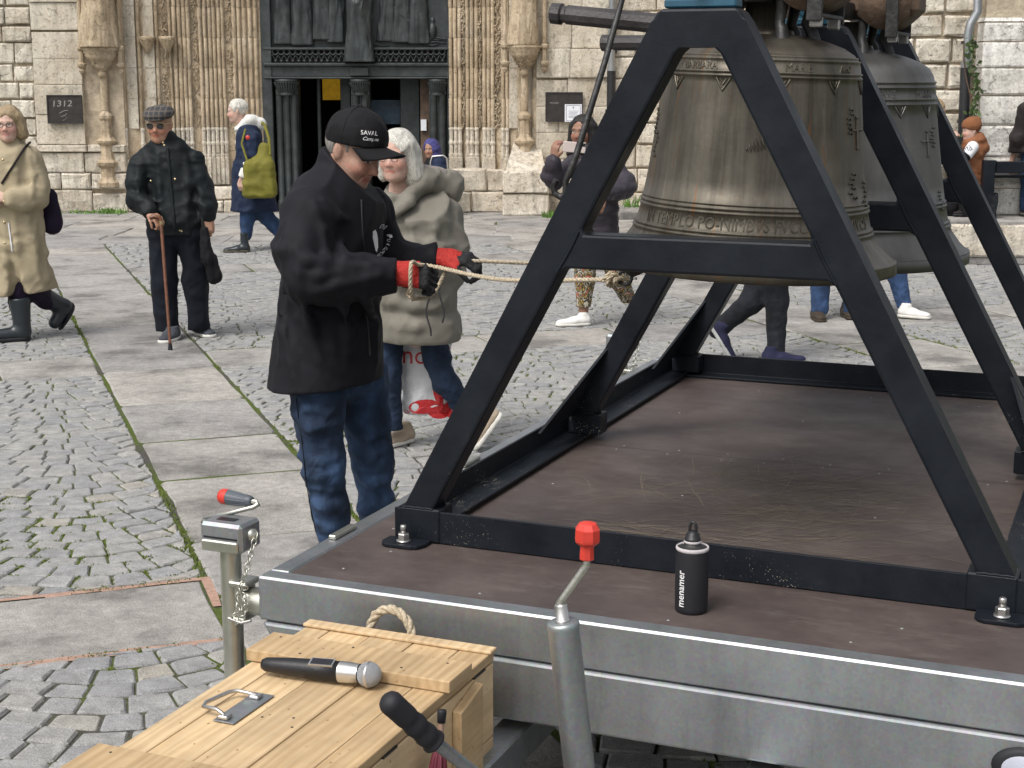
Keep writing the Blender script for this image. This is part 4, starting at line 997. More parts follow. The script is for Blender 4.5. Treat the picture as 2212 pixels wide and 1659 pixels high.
for (nm_, vv_, u0, zb_, lab) in (('bell_clapper', 1.08, .585, 1.285, 'iron clapper of the near bell, pulled towards the rope'), ('bell_clapper', 2.30, .66, 1.20, 'iron clapper of the far bell, hidden inside it')):
    c = tthing(nm_, (u0, vv_, zb_), lab, 'clapper', 'bell clappers'); a_ = np.array([UC, vv_, 1.90]); b_ = np.array([u0, vv_, zb_+.02])
    tp(c, MB().tube([a_, a_+(b_-a_)*.75, a_+(b_-a_)*.82, a_+(b_-a_)*.9, a_+(b_-a_)*.97, b_], [.014,.018,.045,.052,.03,.015], 14), 'clapper_rod', 'iron')
    tp(c, MB().tube([(u0-.012+.02*math.cos(a), vv_, zb_+.008+.02*math.sin(a)) for a in np.linspace(0, 2*math.pi, 13)], .0045, 6, False), 'ring', 'iron')
# thin iron rod hooked on the near trestle
rd = tthing('hook_rod', (.50, .60, 1.0), 'thin dark iron rod with a hook, leaning along the near trestle leg', 'rod')
ra = tloc(at(1360, -60, 4.15)); rb = tloc(at(1245, 335, 4.02)); rc_ = tloc(at(1222, 392, 4.02))
tp(rd, MB().tube([ra, (ra+rb)/2+np.array([.004,0,0]), rb, rc_, rc_+np.array([.0,0,-.03]), rc_+np.array([-.012,0,-.042]), rc_+np.array([-.030,0,-.032]), rc_+np.array([-.034,0,-.012]), rc_+np.array([-.026,0,.004])], [.008,.0085,.009,.009,.009,.009,.009,.009,.008], 10), 'rod', 'iron')
# ================================================================== CHURCH
def stone_mesh(w, h, d, rough, rnd=.02, n=5):
    e_ = min(.02, w*.1, h*.12); gx = np.array([-w/2, -w/2+e_, rng.normal(0, w*.08), w/2-e_, w/2]); gz = np.array([-h/2, -h/2+e_, rng.normal(0, h*.08), h/2-e_, h/2]); off = rng.uniform(0, 50, 3); V = []
    for j, z in enumerate(gz):
        for i, x in enumerate(gx):
            ex = min(i, n-1-i); ez = min(j, n-1-j); edge = (ex == 0)+(ez == 0)
            y = rnd*(1.0 if edge == 1 else (1.7 if edge == 2 else 0))+(fbm(np.array([[x*5, z*5, 0]])+off)[0]-.5)*rough*(2.0 if edge == 0 else 1.0)
            jx = rng.normal(0, rough*.25) if ex else rng.normal(0, rough*.2); jz = rng.normal(0, rough*.25) if ez else rng.normal(0, rough*.2)
            V.append((x+jx*.5, y, z+jz*.5))
    F = [(j*n+i, j*n+i+1, (j+1)*n+i+1, (j+1)*n+i) for j in range(n-1) for i in range(n-1)]
    br = [i for i in range(n)]+[j*n+n-1 for j in range(1, n)]+[(n-1)*n+i for i in range(n-2, -1, -1)]+[j*n for j in range(n-2, 0, -1)]
    b = len(V); V += [(V[k][0], d, V[k][2]) for k in br]; m = len(br)
    F4 = [list(f) for f in F]+[[br[k], b+k, b+(k+1) % m, br[(k+1) % m]] for k in range(m)]
    return npmesh('stone', V, F4, False)
def courses(parent, x0, x1, z0, z1, Y, hs, ws, mat, rough, proud, gap, rnd=.018, skip=None):
    z = z0; r = 0
    while z < z1-.05:
        h = rng.uniform(*hs); h = min(h, z1-z) if z1-z-h > .1 else z1-z
        x = x0
        while x < x1-.02:
            w = rng.uniform(*ws)*(1 if rng.random() < .8 else .6); w = min(w, x1-x)
            if x1-x-w < ws[0]*.45: w = x1-x
            hh = h*(1 if rng.random() < .85 else rng.uniform(.86, 1)); cx, cz = x+w/2, z+hh/2
            if not (skip and skip(cx, cz)):
                link('stone_block', stone_mesh(w-gap*rng.uniform(.7,1.5), hh-gap*rng.uniform(.7,1.5), .25, rough, rnd), MATS[mat], parent, (cx, Y-proud+rng.normal(0, proud*.3), cz))
            x += w
        z += h
def FX(x, Y=FAC_Y): return at(x, 300, Y)[0]
def FZ(y, Y=FAC_Y): return at(1106, y, Y)[2]
church = empty('church_facade', (-2.2, FAC_Y, 0), 0, 'weathered limestone church front with carved gothic portal around the dark doors', 'church')
CB = np.array([-2.2, FAC_Y, 0])
class ChurchRoot: pass
def cbuild(mb, name, mat, parent=None, bevel=0):
    mb.v = [(p[0]-CB[0], p[1]-CB[1], p[2]-CB[2]) for p in mb.v]; return mb.build(name, MATS[mat], parent or church, None, bevel)
croot = empty('stonework', (0,0,0)); croot.parent = church; croot.location = (-CB[0], -CB[1], 0)     # masonry group of the facade
HT = 3.7
# mortar backing
cbuild(MB().box((-10.5, FAC_Y+.03, -.05), (-5.42, FAC_Y+1.2, HT)), 'wall_core', 'wall_mortar')
cbuild(MB().box((.30, FAC_Y+.03, -.05), (3.6, FAC_Y+1.2, HT)), 'wall_core', 'wall_mortar')
xa = FX(82)
courses(croot, -9.2, xa, 0, HT, FAC_Y, (.22,.30), (.28,.52), 'stone_rubble', .03, .03, .024, .012)
courses(croot, xa, FX(186), .95, HT, FAC_Y, (.34,.42), (.55,.95), 'stone_ashlar', .006, .045, .005, .003)
courses(croot, xa, FX(272), 0, .95, FAC_Y, (.22,.34), (.4,.75), 'stone_base', .03, .06, .012, .012)
courses(croot, FX(186), FX(272), .95, HT, FAC_Y+.06, (.34,.42), (.45,.6), 'stone_ashlar', .006, .0, .005, .003)
courses(croot, FX(1158), FX(1318), .75, HT, FAC_Y, (.33,.44), (.42,.75), 'stone_ashlar', .008, .04, .006, .004)
courses(croot, FX(1158), FX(1318), 0, .75, FAC_Y, (.25,.36), (.4,.7), 'stone_base', .035, .06, .012, .014)
courses(croot, FX(1318), 3.3, 0, HT, FAC_Y, (.24,.36), (.34,.66), 'stone_rubble', .03, .02, .018, .012)
# plinth stones below both jambs
courses(croot, FX(272), FX(585), 0, .36, FAC_Y+.02, (.17,.2), (.35,.65), 'stone_base', .035, .10, .012, .014)
courses(croot, FX(968), FX(1090), 0, .62, FAC_Y+.02, (.28,.33), (.35,.6), 'stone_base', .035, .10, .012, .014)
courses(croot, FX(1085), FX(1185), 0, .62, FAC_Y-.62, (.3,.33), (.5,.66), 'stone_base', .03, .05, .012, .012)
cbuild(MB().box((FX(1092), FAC_Y-.60, 0), (FX(1180), FAC_Y+.1, .60)), 'buttress_core', 'wall_mortar')
# sloping weathered top of the little buttress
cbuild(MB().add([(FX(1092),FAC_Y-.58,.60),(FX(1178),FAC_Y-.55,.60),(FX(1168),FAC_Y+.05,.92),(FX(1112),FAC_Y+.05,1.02),(FX(1092),FAC_Y+.05,.60),(FX(1178),FAC_Y+.05,.60)],[(0,1,2,3),(0,3,4),(1,5,2)]), 'weathering', 'stone_base')
# ---------------- jamb mouldings
def shaft(x, Y, r, z0=1.16, z1=HT, mat='stone_jamb'):
    m = MB(); z = z0
    while z < z1:
        h = min(.42, z1-z); jx = rng.normal(0, .003); k = 10
        m.lathe([(r*.93, 0), (r, .006), (r, h-.008), (r*.93, h-.002)], k, (x+jx, Y+rng.normal(0,.002), z)); z += h
    cbuild(m, 'jamb_shaft', mat)
    b = MB(); r2 = r*1.18
    b.lathe([(r2*1.05,0),(r2*1.1,.03),(r2*.9,.05),(r2*.88,.16),(r2*1.08,.18),(r2*1.12,.20),(r2*.85,.23),(r2*.84,.36),(r2*1.06,.39),(r,.42)], 8, (x, Y-.01, .755), False)
    b.box((x-r2*1.05, Y-r2*1.2-.02, .36), (x+r2*1.05, Y+.06, .752), .008)
    cbuild(b, 'shaft_base', 'stone_base')
def foliage(x, Y, w, z0=1.16, z1=HT):
    m = MB(); n = int((z1-z0)/.02); vine = [(x+w*.28*math.sin(z0+i*.02*24+(z0+i*.02)*3), Y-.012, z0+i*.02) for i in range(n)]
    m.tube(vine, .008, 6)
    for i in range(int((z1-z0)/.011)):
        z = rng.uniform(z0, z1); px = x+rng.uniform(-.5, .5)*w; a = rng.uniform(0, 6.28); L = rng.uniform(.012, .028)
        dx, dz = math.cos(a)*L, math.sin(a)*L
        m.tube([(px-dx, Y+.004, z-dz), (px, Y-rng.uniform(.012,.032), z), (px+dx, Y+.004, z+dz)], [.003, rng.uniform(.007,.014), .003], 6)
    cbuild(m, 'foliage_carving', 'stone_jamb')
def strip_back(x0, x1, Y0, Y1, name='jamb_wall'):
    m = MB(); z = 0.0
    while z < HT:
        h = min(.42, HT-z); m.add([(x0, Y0, z), (x1, Y1, z), (x1, Y1+.2, z), (x0, Y0+.2, z), (x0, Y0, z+h-.004), (x1, Y1, z+h-.004), (x1, Y1+.2, z+h-.004), (x0, Y0+.2, z+h-.004)], [(0,3,2,1),(4,5,6,7),(0,1,5,4),(1,2,6,5),(2,3,7,6),(3,0,4,7)]); z += h
    cbuild(m, name, 'stone_jamb')
def jamb(xl, xr, Yl, Yr, seq):
    def Yx(px): t = (px-xl)/(xr-xl); return Yl+(Yr-Yl)*t
    strip_back(FX(xl-2), FX(xr+1), Yl+.045, Yr+.045)
    for it in seq:
        k, px = it[0], it[1]; Y = Yx(px)
        if k == 'r': shaft(FX(px, Y), Y+.01, it[2]/153*.5)
        elif k == 'f': foliage(FX(px, Y), Y+.03, it[2]/153)
        elif k == 'p':
            m = MB(); z = 1.16; hwid = it[2]/153*.5; xx = FX(px, Y)
            while z < HT:
                h = min(.42+.0, HT-z); m.box((xx-hwid, Y+.02+rng.normal(0,.003), z+.003), (xx+hwid, Y+.10, z+h), .004); z += h
            cbuild(m, 'jamb_panel', 'stone_ashlar')
sl = [('r',273,7),('p',289,24),('r',309,8),('p',328,26),('r',348,8),('f',362,15),('r',376,6)]
sl += [('r',px,9) for px in (386,396,406,415)]+[('f',428,14)]+[('r',px,8.5) for px in (441,451,461,470,480,489)]+[('f',500,14)]+[('r',px,9.5) for px in (513,524,535,547,559)]
jamb(270, 572, 21.86, 22.42, sl)
sr = [('r',px,9) for px in (975,985,994)]+[('f',1002,7)]+[('r',px,9) for px in (1011,1020,1030)]+[('f',1038,7)]+[('r',px,9) for px in (1047,1056,1065)]+[('f',1075,14),('r',1087,9),('r',1096,8),('p',1110,20),('r',1124,8),('p',1140,20),('r',1153,9)]
jamb(968, 1160, 22.42, 21.84, sr)
# corbels on the blind panels of the left jamb
for px in (327, 370):
    Y = 21.95; x = FX(px, Y)
    cbuild(MB().lathe([(.02,-.22),(.04,-.2),(.05,-.17),(.08,-.12),(.105,-.06),(.115,-.03),(.115,0),(.0,0)], 16, (x, Y, FZ(78)), True), 'corbel', 'stone_jamb')
    m = MB()
    for k in range(26):
        a = rng.uniform(math.pi, 2*math.pi); rr = rng.uniform(.04, .10); z = FZ(78)-.02-.2*(1-rr/.11)
        m.tube([(x+rr*math.cos(a)-.02, Y+rr*math.sin(a), z), (x+(rr+.018)*math.cos(a), Y+(rr+.018)*math.sin(a), z+.012), (x+rr*math.cos(a)+.02, Y+rr*math.sin(a), z-.01)], [.004,.012,.004], 6)
    cbuild(m, 'corbel_leaves', 'stone_jamb')
# statue consoles with pedestal shafts
def console(px, Y, ytop, r, side):
    x = FX(px, Y); zt = FZ(ytop, Y)
    cbuild(MB().lathe([(.04,-.40),(.06,-.385),(.06,-.34),(.045,-.325),(.055,-.30),(.09,-.27),(.12,-.235),(.11,-.215),(.15,-.19),(r*.72,-.15),(r*.86,-.10),(r*.82,-.09),(r*.95,-.06),(r*.9,-.045),(r*1.02,-.02),(r*1.0,0),(0,.0)], 20, (x, Y, zt), True), 'console', 'stone_jamb')
    m = MB()
    for k in range(30):
        a = rng.uniform(math.pi*.95, 2.05*math.pi); zz_ = rng.uniform(-.30,-.2); rr = np.interp(zz_, [-.3,-.2], [.06,.14])
        m.tube([(x+rr*math.cos(a)-.02, Y+rr*math.sin(a), zt+zz_), (x+(rr+.02)*math.cos(a), Y+(rr+.02)*math.sin(a), zt+zz_+.015), (x+rr*math.cos(a)+.02, Y+rr*math.sin(a), zt+zz_-.01)], [.004,.014,.004], 6)
    cbuild(m, 'console_leaves', 'stone_jamb')
    cbuild(MB().lathe([(.055,1.42),(.055,zt-.38)], 10, (x, Y+.06, 0), True), 'pedestal_shaft', 'stone_jamb')
    cbuild(MB().lathe([(0.155,.36),(0.161,.42),(0.124,.46),(0.105,.50),(0.105,.62),(0.149,.66),(0.161,.70),(0.112,.74),(0.099,.78),(0.096,.93),(0.136,.97),(0.143,1.0),(0.096,1.05),(0.081,1.10),(0.077,1.28),(0.099,1.31),(0.102,1.35),(0.062,1.39),(0.034,1.44)], 8, (x, Y+.06, 0), False), 'pedestal', 'stone_jamb')
    for s in (-1, 1):
        xx = x+s*.27
        cbuild(MB().lathe([(.01,-.42),(.03,-.40),(.045,-.36),(.03,-.34),(.06,-.30),(.065,-.27),(.035,-.25),(.035,-.1),(.06,-.07),(.06,-.04),(.03,-.02),(.028,1.0)], 8, (xx, Y-.02, zt+.05), False), 'pinnacle', 'stone_jamb')
    return x, zt
cx1, cz1 = console(228, 21.72, 103, .26, 1)
cx2, cz2 = console(1133, 21.70, 99, .24, 1)

# ================================================================== SDF modelling tools (statues, people, cloth)
def smin(a, b, k):
    if k <= 0: return np.minimum(a, b)
    h = np.maximum(k-np.abs(a-b), 0)/k; return np.minimum(a, b)-h*h*k*.25
def cone(a, b, r1, r2, flat=None):
    a = np.array(a, np.float32); b = np.array(b, np.float32); ba = b-a; L2 = max(float(ba@ba), 1e-9)
    R_ = max(r1, r2); 
    def f(P):
        pa = P-a; t = np.clip(pa@ba/L2, 0, 1)[:, None]; q = pa-t*ba; r = (r1+(r2-r1)*t[:, 0])
        if flat is not None:
            n, s = flat; n = np.array(n, np.float32); c = (q@n)[:, None]; q = q+(s-1)*c*n
        return np.sqrt((q*q).sum(1))-r
    f.lo = np.minimum(a, b)-R_; f.hi = np.maximum(a, b)+R_; return f
def ell(c, r, M=None):
    c = np.array(c, np.float32); r = np.array(r, np.float32); M_ = np.eye(3, dtype=np.float32) if M is None else np.array(M, np.float32)   # rows = local axes
    def f(P):
        q = ((P-c)@M_.T)/r; k0 = np.sqrt((q*q).sum(1)); q2 = q/r; k1 = np.sqrt((q2*q2).sum(1))+1e-9; return k0*(k0-1)/k1
    R_ = float(r.max()); f.lo = c-R_; f.hi = c+R_; return f
def bx(c, h, rr=.01, M=None):
    c = np.array(c, np.float32); h = np.array(h, np.float32)-rr; M_ = np.eye(3, dtype=np.float32) if M is None else np.array(M, np.float32)
    def f(P):
        q = np.abs((P-c)@M_.T)-h; return np.sqrt((np.maximum(q, 0)**2).sum(1))+np.minimum(q.max(1), 0)-rr
    R_ = float(np.linalg.norm(h+rr)); f.lo = c-R_; f.hi = c+R_; return f
class SDF:
    def __init__(s, k=.03): s.ops = []; s.k = k; s.disp = None; s.clips = []; s.pad = .03
    def add(s, f, k=None): s.ops.append(('u', f, s.k if k is None else k)); return s
    def sub(s, f, k=.01): s.ops.append(('s', f, k)); return s
    def clip(s, n, p, k=0.0):                 # keep the half space behind the plane (n points out)
        n = nrm(n).astype(np.float32); c = float(n@np.array(p)); s.clips.append((lambda P: P@n-c, k)); return s
    def clipf(s, f, k=0.0): s.clips.append((f, k)); return s
    def ev(s, P, disp=True):
        d = np.full(len(P), 9.0, np.float32)
        for op, f, k in s.ops:
            m = 4*k+.05
            if len(P) > 4000:
                sel = np.all((P > f.lo-m) & (P < f.hi+m), axis=1)
                if not sel.any(): continue
                q = f(P[sel]); ds = d[sel]
                d[sel] = smin(ds, q, k) if op == 'u' else -smin(-ds, q, k)
            else:
                q = f(P); d = smin(d, q, k) if op == 'u' else -smin(-d, q, k)
        if s.disp is not None and disp:
            nr = np.abs(d) < .05
            if nr.any(): d[nr] += s.disp(P[nr])
        for f, k in s.clips:
            c = f(P); d = -smin(-d, -c, k) if k else np.maximum(d, c)
        return d
    def bounds(s):
        lo = np.min([f.lo for o_, f, k in s.ops if o_ == 'u'], 0)-s.pad; hi = np.max([f.hi for o_, f, k in s.ops if o_ == 'u'], 0)+s.pad; return lo, hi
def surfnet(s, h, lo=None, hi=None):
    l0, h0 = s.bounds(); lo = l0 if lo is None else np.maximum(l0, lo); hi = h0 if hi is None else np.minimum(h0, hi)
    n = np.maximum(np.ceil((hi-lo)/h).astype(int)+1, 4); ax = [lo[i]+h*np.arange(n[i]) for i in range(3)]
    # coarse pass to skip empty blocks
    D = np.full(n, 9.0, np.float32); B = 8; nb = (n+B-1)//B
    cc = np.stack(np.meshgrid(*[lo[i]+h*(np.arange(nb[i])*B+B/2) for i in range(3)], indexing='ij'), -1).reshape(-1, 3).astype(np.float32)
    dc = s.ev(cc, False); need = (np.abs(dc) < h*B*.98+.05).reshape(nb)
    D.reshape(-1); sg = np.repeat(np.repeat(np.repeat(dc.reshape(nb), B, 0), B, 1), B, 2)[:n[0], :n[1], :n[2]]; D[:] = sg
    mask = np.repeat(np.repeat(np.repeat(need, B, 0), B, 1), B, 2)[:n[0], :n[1], :n[2]]
    ii = np.argwhere(mask)
    P = np.column_stack([ax[k][ii[:, k]] for k in range(3)]).astype(np.float32)
    D[mask] = s.ev(P)
    S = D < 0; c = np.zeros(np.array(S.shape)-1, np.int8)
    for dx in (0,1):
        for dy in (0,1):
            for dz in (0,1): c += S[dx:S.shape[0]-1+dx, dy:S.shape[1]-1+dy, dz:S.shape[2]-1+dz]
    act = np.argwhere((c > 0) & (c < 8))
    if len(act) == 0: return np.zeros((0,3)), np.zeros((0,4), int)
    idx = np.full(c.shape, -1, np.int64); idx[tuple(act.T)] = np.arange(len(act))
    acc = np.zeros((len(act), 3)); cnt = np.zeros(len(act))
    cor = [(0,0,0),(1,0,0),(0,1,0),(1,1,0),(0,0,1),(1,0,1),(0,1,1),(1,1,1)]
    vals = [D[act[:,0]+a, act[:,1]+b, act[:,2]+e_] for a, b, e_ in cor]
    for i, j in ((0,1),(2,3),(4,5),(6,7),(0,2),(1,3),(4,6),(5,7),(0,4),(1,5),(2,6),(3,7)):
        a, b = vals[i], vals[j]; m = (a < 0) != (b < 0); t = np.where(m, a/(a-b+1e-12), 0); pi, pj = np.array(cor[i]), np.array(cor[j])
        acc += np.where(m[:, None], pi+(pj-pi)*t[:, None], 0); cnt += m
    V = lo+h*(act+acc/cnt[:, None]); F = []
    for axi in range(3):
        a1, a2 = (axi+1) % 3, (axi+2) % 3
        sl0 = [slice(None)]*3; sl1 = [slice(None)]*3; sl0[axi] = slice(0, -1); sl1[axi] = slice(1, None)
        e0, e1 = S[tuple(sl0)], S[tuple(sl1)]; ed = np.argwhere(e0 != e1)
        ok = (ed[:, a1] > 0) & (ed[:, a2] > 0) & (ed[:, a1] < c.shape[a1]) & (ed[:, a2] < c.shape[a2]); ed = ed[ok]
        q = []
        for d1, d2 in ((0,0),(1,0),(1,1),(0,1)):
            w = ed.copy(); w[:, a1] -= 1-d1; w[:, a2] -= 1-d2; q.append(idx[tuple(w.T)])
        q = np.column_stack(q); fl = ~e0[tuple(ed.T)]; q[fl] = q[fl][:, ::-1]; F.append(q)
    F = np.vstack(F); F = F[(F >= 0).all(1)]
    return V, F
def sdf_obj(name, s, h, mat, parent, base, col=None, lo=None, hi=None):
    V, F = surfnet(s, h, lo, hi)
    me = npmesh(name, V-np.array(base), F, True, col(V) if col is not None else np.ones((len(V), 3)))
    return link(name, me, MATS[mat], parent)
# ---------------- statues and reliefs
def robe(x, Y, z0, z1, w, seed, mat, name, par, h=.012, arms=0):
    s = SDF(.05); H = z1-z0; fl = ((0,1,0), 1.9) if par is not church else None
    s.add(cone((x,Y,z0+.03),(x+.02,Y,z0+H*.5), w*.55, w*.46, fl)); s.add(cone((x+.02,Y,z0+H*.5),(x,Y,z1-w*.4), w*.46, w*.40, fl))
    s.add(cone((x-w*.4,Y-.02,z0+.02),(x-w*.1,Y-.03,z0+H*.5), w*.2, w*.25)); s.add(cone((x+w*.42,Y-.02,z0+.02),(x+w*.15,Y-.03,z0+H*.6), w*.2, w*.22))
    if arms: s.add(cone((x-w*.45,Y-.06,z0+H*.72),(x+w*.1,Y-.14,z0+H*.62), .06, .05))
    def dp(P):
        a = P[:,0]*1.0; wv = vnoise(np.column_stack([P[:,0]*9+seed, P[:,1]*9, P[:,2]*1.6])); w2 = vnoise(np.column_stack([P[:,0]*22+seed+2.5*vnoise(P*3), P[:,1]*22, P[:,2]*3+P[:,0]*6]))
        return -.045*(wv-.5)-.022*(1-np.abs(2*w2-1))
    s.disp = dp; s.clip((0,0,-1), (0,0,z0)); s.clip((0,0,1), (0,0,z1)); return sdf_obj(name, s, h, mat, par, CB if par is church else (0,0,0))
robe(cx1, 21.66, cz1, HT, .42, 3, 'stone_jamb', 'console_statue', church, .014)
robe(cx2-.02, 21.66, cz2, HT, .34, 9, 'stone_jamb', 'console_statue', church, .014)
# ---------------- bronze doors
DY = 22.45
dl = tag(empty('bronze_portal', (0,0,0)))
dl.parent = church; dl.location = (-CB[0], -CB[1], 0); dl['label'] = 'dark bronze door surround with relief figures above a pierced frieze'
def db(mb, name, mat='door_bronze', bevel=0): return mb.build(name, MATS[mat], dl, None, bevel)
def DX(x, Y=DY): return at(x, 165, Y)[0]
def DZ(y, Y=DY): return at(1106, y, Y)[2]
zl = DZ(166); xL, xR = DX(570), DX(970)
db(MB().box((xL, DY, zl), (xR, DY+.35, DZ(141)), .01), 'lintel'); db(MB().box((xL, DY-.05, DZ(143)), (xR, DY+.3, DZ(136)), .01), 'lintel_moulding'); db(MB().box((xL, DY-.04, zl-.03), (xR, DY+.3, zl), .01), 'lintel_moulding')
db(MB().box((DX(757), DY-.06, zl+.012), (DX(797), DY-.002, DZ(146)), .008), 'lintel_tablet')
db(MB().box((xL, DY+.06, DZ(136)), (xR, DY+.4, HT)), 'tympanum_panel'); db(MB().box((xL, DY-.03, DZ(108)), (xR, DY+.3, DZ(103)), .008), 'frieze_moulding')
db(MB().box((xL-.05, DY-.02, -.02), (DX(588), DY+.3, HT), .01), 'jamb_strip'); db(MB().box((DX(966), DY-.02, -.02), (xR+.05, DY+.3, HT), .01), 'jamb_strip')
rm = MB().tube([(.040*math.cos(a), 0, .040*math.sin(a)) for a in np.linspace(0, 2*math.pi, 15)], .0105, 6, False).mesh('tracery_ring')
tm = MB().tube([(-.045,0,.05),(0,0,-.03),(.045,0,.05)], .010, 6).tube([(-.012,0,-.03),(0,-.01,-.045),(.012,0,-.03)], .014, 6).mesh('tracery_drop')
n = 30
for i in range(n):
    x = DX(590)+(DX(962)-DX(590))*(i+.5)/n
    if DX(752) < x < DX(800): continue
    o = link('tracery_ring', rm, MATS['door_bronze'], dl, (x, DY, DZ(112))); o = link('tracery_drop', tm, MATS['door_bronze'], dl, (x, DY, DZ(126)))
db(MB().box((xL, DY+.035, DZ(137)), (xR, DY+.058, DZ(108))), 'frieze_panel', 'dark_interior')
def pil(x0, x1, base, nsh=3):
    c = (x0+x1)/2; w = (x1-x0)/2
    g = db(MB().box((x0, DY+.02, base), (x1, DY+.30, zl-.035), .006), 'pilaster')
    for k in range(nsh):
        xx = x0+(x1-x0)*(k+.5)/nsh; db(MB().lathe([(w/nsh*1.15,base),(w/nsh*1.15,base+.10),(w/nsh*.9,base+.13),(w/nsh*.85,zl-.27),(w/nsh*1.0,zl-.25)], 12, (xx, DY+.02, 0)), 'pilaster_shaft').parent = dl
    cp_ = db(MB().lathe([(w*.75,zl-.26),(w*.8,zl-.24),(w*.72,zl-.22),(w*.85,zl-.16),(w*1.05,zl-.08),(w*1.12,zl-.06),(w*1.12,zl-.036),(0,zl-.036)], 12, (c, DY+.03, 0)), 'capital')
    m = MB()
    for k in range(14):
        a = math.pi+math.pi*k/13; rr = w*.95; m.tube([(c+rr*.8*math.cos(a), DY+.03+rr*.8*math.sin(a), zl-.21), (c+rr*math.cos(a), DY+.03+rr*math.sin(a), zl-.12), (c+rr*1.18*math.cos(a), DY+.03+rr*1.18*math.sin(a), zl-.075)], [.01,.018,.012], 6)
    db(m, 'capital_leaves')
pil(DX(594), DX(642), 0); pil(DX(757), DX(797), 0, 2); pil(DX(926), DX(964), 0, 2)
for (px, w, sd_, z0y) in ((612,.26,1,96),(655,.32,2,98),(700,.30,3,86),(728,.24,4,92),(868,.30,5,92),(905,.26,6,95),(838,.26,8,90)):
    robe(DX(px), DY+.055, DZ(z0y), HT, w*.8, sd_*3.7, 'door_bronze', 'relief_figure', dl, .014)
robe(DX(777), DY-.06, DZ(134), HT, .34, 23, 'door_bronze', 'relief_figure', dl, .012, 1)
m = MB()
for k in range(22):
    x = DX(810+rng.uniform(0,150)); z = DZ(rng.uniform(80,100)); m.tube([(x-.12, DY+.055, z), (x-.04, DY+.035, z+.012), (x+.05, DY+.04, z-.008), (x+.14, DY+.055, z+.004)], [.004,.009,.009,.004], 6)
m.tube([(DX(842), DY+.01, DZ(5)), (DX(880), DY-.01, DZ(42)), (DX(918), DY+.01, DZ(62))], .018, 8)
m.lathe([(0,-.12),(.05,-.10),(.06,.0),(.045,.08),(.02,.10),(.03,.13),(.035,.16),(0,.19)], 10, (DX(935), DY+.06, DZ(66)))
db(m, 'relief_waves')
# interior behind the doors
ix0, ix1 = DX(642)-.0, DX(926)
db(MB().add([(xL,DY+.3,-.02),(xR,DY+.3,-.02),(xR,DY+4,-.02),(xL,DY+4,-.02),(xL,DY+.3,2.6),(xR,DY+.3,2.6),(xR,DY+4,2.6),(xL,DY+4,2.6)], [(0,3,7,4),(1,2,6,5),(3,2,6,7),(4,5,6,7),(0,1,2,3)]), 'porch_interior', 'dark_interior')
db(MB().box((DX(684,22.9), 22.85, 0), (DX(692,22.9), 22.92, 1.95), .01), 'door_leaf', 'door_bronze'); db(MB().box((DX(864,22.9), 22.85, 0), (DX(906,22.9), 22.92, 1.95), .01), 'door_leaf', 'door_bronze'); db(MB().box((DX(735,22.9), 22.85, 0), (DX(757,22.9), 22.92, 1.95), .01), 'door_leaf', 'door_bronze')
db(MB().box((DX(696,24.0), 24.0, DZ(216,24.0)), (DX(737,24.0), 24.03, DZ(150,24.0))), 'lit_amber_panel', 'lamp_amber')
db(MB().box((DX(797,23.0), 22.98, DZ(268,23.0)), (DX(864,23.0), 23.0, DZ(216,23.0))), 'blue_notice', 'poster_blue')
m = MB()
for i, (t_, yy, sz) in enumerate((('HORARIO',228,.10),('MISAS',243,.10))):
    V, F = text_geo(t_, sz, .002); m.add([(DX(806,23.0)+v[0], 22.976-v[2], DZ(yy,23.0)+v[1]) for v in V], F)
db(MB().box((DX(907,22.7), 22.70, .1), (DX(926,22.7), 22.72, 1.95)), 'ochre_panel', 'yoke_wood')
db(MB().box((DX(908,22.68), 22.66, DZ(282,22.7)), (DX(920,22.68), 22.69, DZ(258,22.7))), 'small_notice', 'paper')
# ---------------- plaques
def plaque(px0, px1, py0, py1, label, Y):
    p0 = at(px0, py1, Y); p1 = at(px1, py0, Y)
    t = empty('wall_plaque', ((p0[0]+p1[0])/2, Y, p0[2]), 0, label, 'plaque'); w = (p1[0]-p0[0])/2; h = p1[2]-p0[2]
    MB().box((-w, -.012, 0), (w, .03, h), .006).build('board', MATS['slate_plaque'], t)
    f = .018
    for lo, hi_ in (((-w,-.022,h-f),(w,-.0125,h)), ((-w,-.022,0),(w,-.0125,f)), ((-w,-.022,f+.0005),(-w+f,-.0125,h-f-.0005)), ((w-f,-.022,f+.0005),(w,-.0125,h-f-.0005))):
        MB().box(lo, hi_).build('rim', MATS['slate_plaque'], t)
    return t, w, h
pl1, w, h = plaque(104, 176, 205, 267, 'dark square plaque with 1312 chalked on it, left of the portal', FAC_Y-.09)
V, F = text_geo('1312', .14, .001); m = MB(); m.add([(-w+.06+v[0]*1.05+.25*v[1]*.4, -.0135-v[2]*.3, h-.16+v[1]*.85+v[0]*.02) for v in V], F)
for k in range(3): m.tube([(-w+.17+.02*k, -.014, h-.25-.05*k), (-w+.23+.03*k, -.014, h-.22-.05*k), (-w+.29-.02*k, -.014, h-.21-.045*k)], .004, 5)
m.build('chalk_writing', MATS['chalk'], pl1)
pl2, w, h = plaque(1178, 1259, 199, 263, 'dark wall plaque with a white paper notice stuck on, right of the portal', FAC_Y-.09)
MB().box((.01, -.026, -.0), (.245, -.0235, .24)).build('paper_notice', MATS['paper'], pl2)
m = MB(); 
for a, b_ in (((.03,.012),(.225,.018)), ((.03,.222),(.225,.228))): m.box((a[0],-.0275,a[1]), (b_[0],-.0265,b_[1]))
m.box((.028,-.0275,.018),(.034,-.0265,.222)).box((.221,-.0275,.018),(.227,-.0265,.222)).box((.124,-.0275,.175),(.131,-.0265,.21)).box((.114,-.0275,.195),(.141,-.0265,.201))
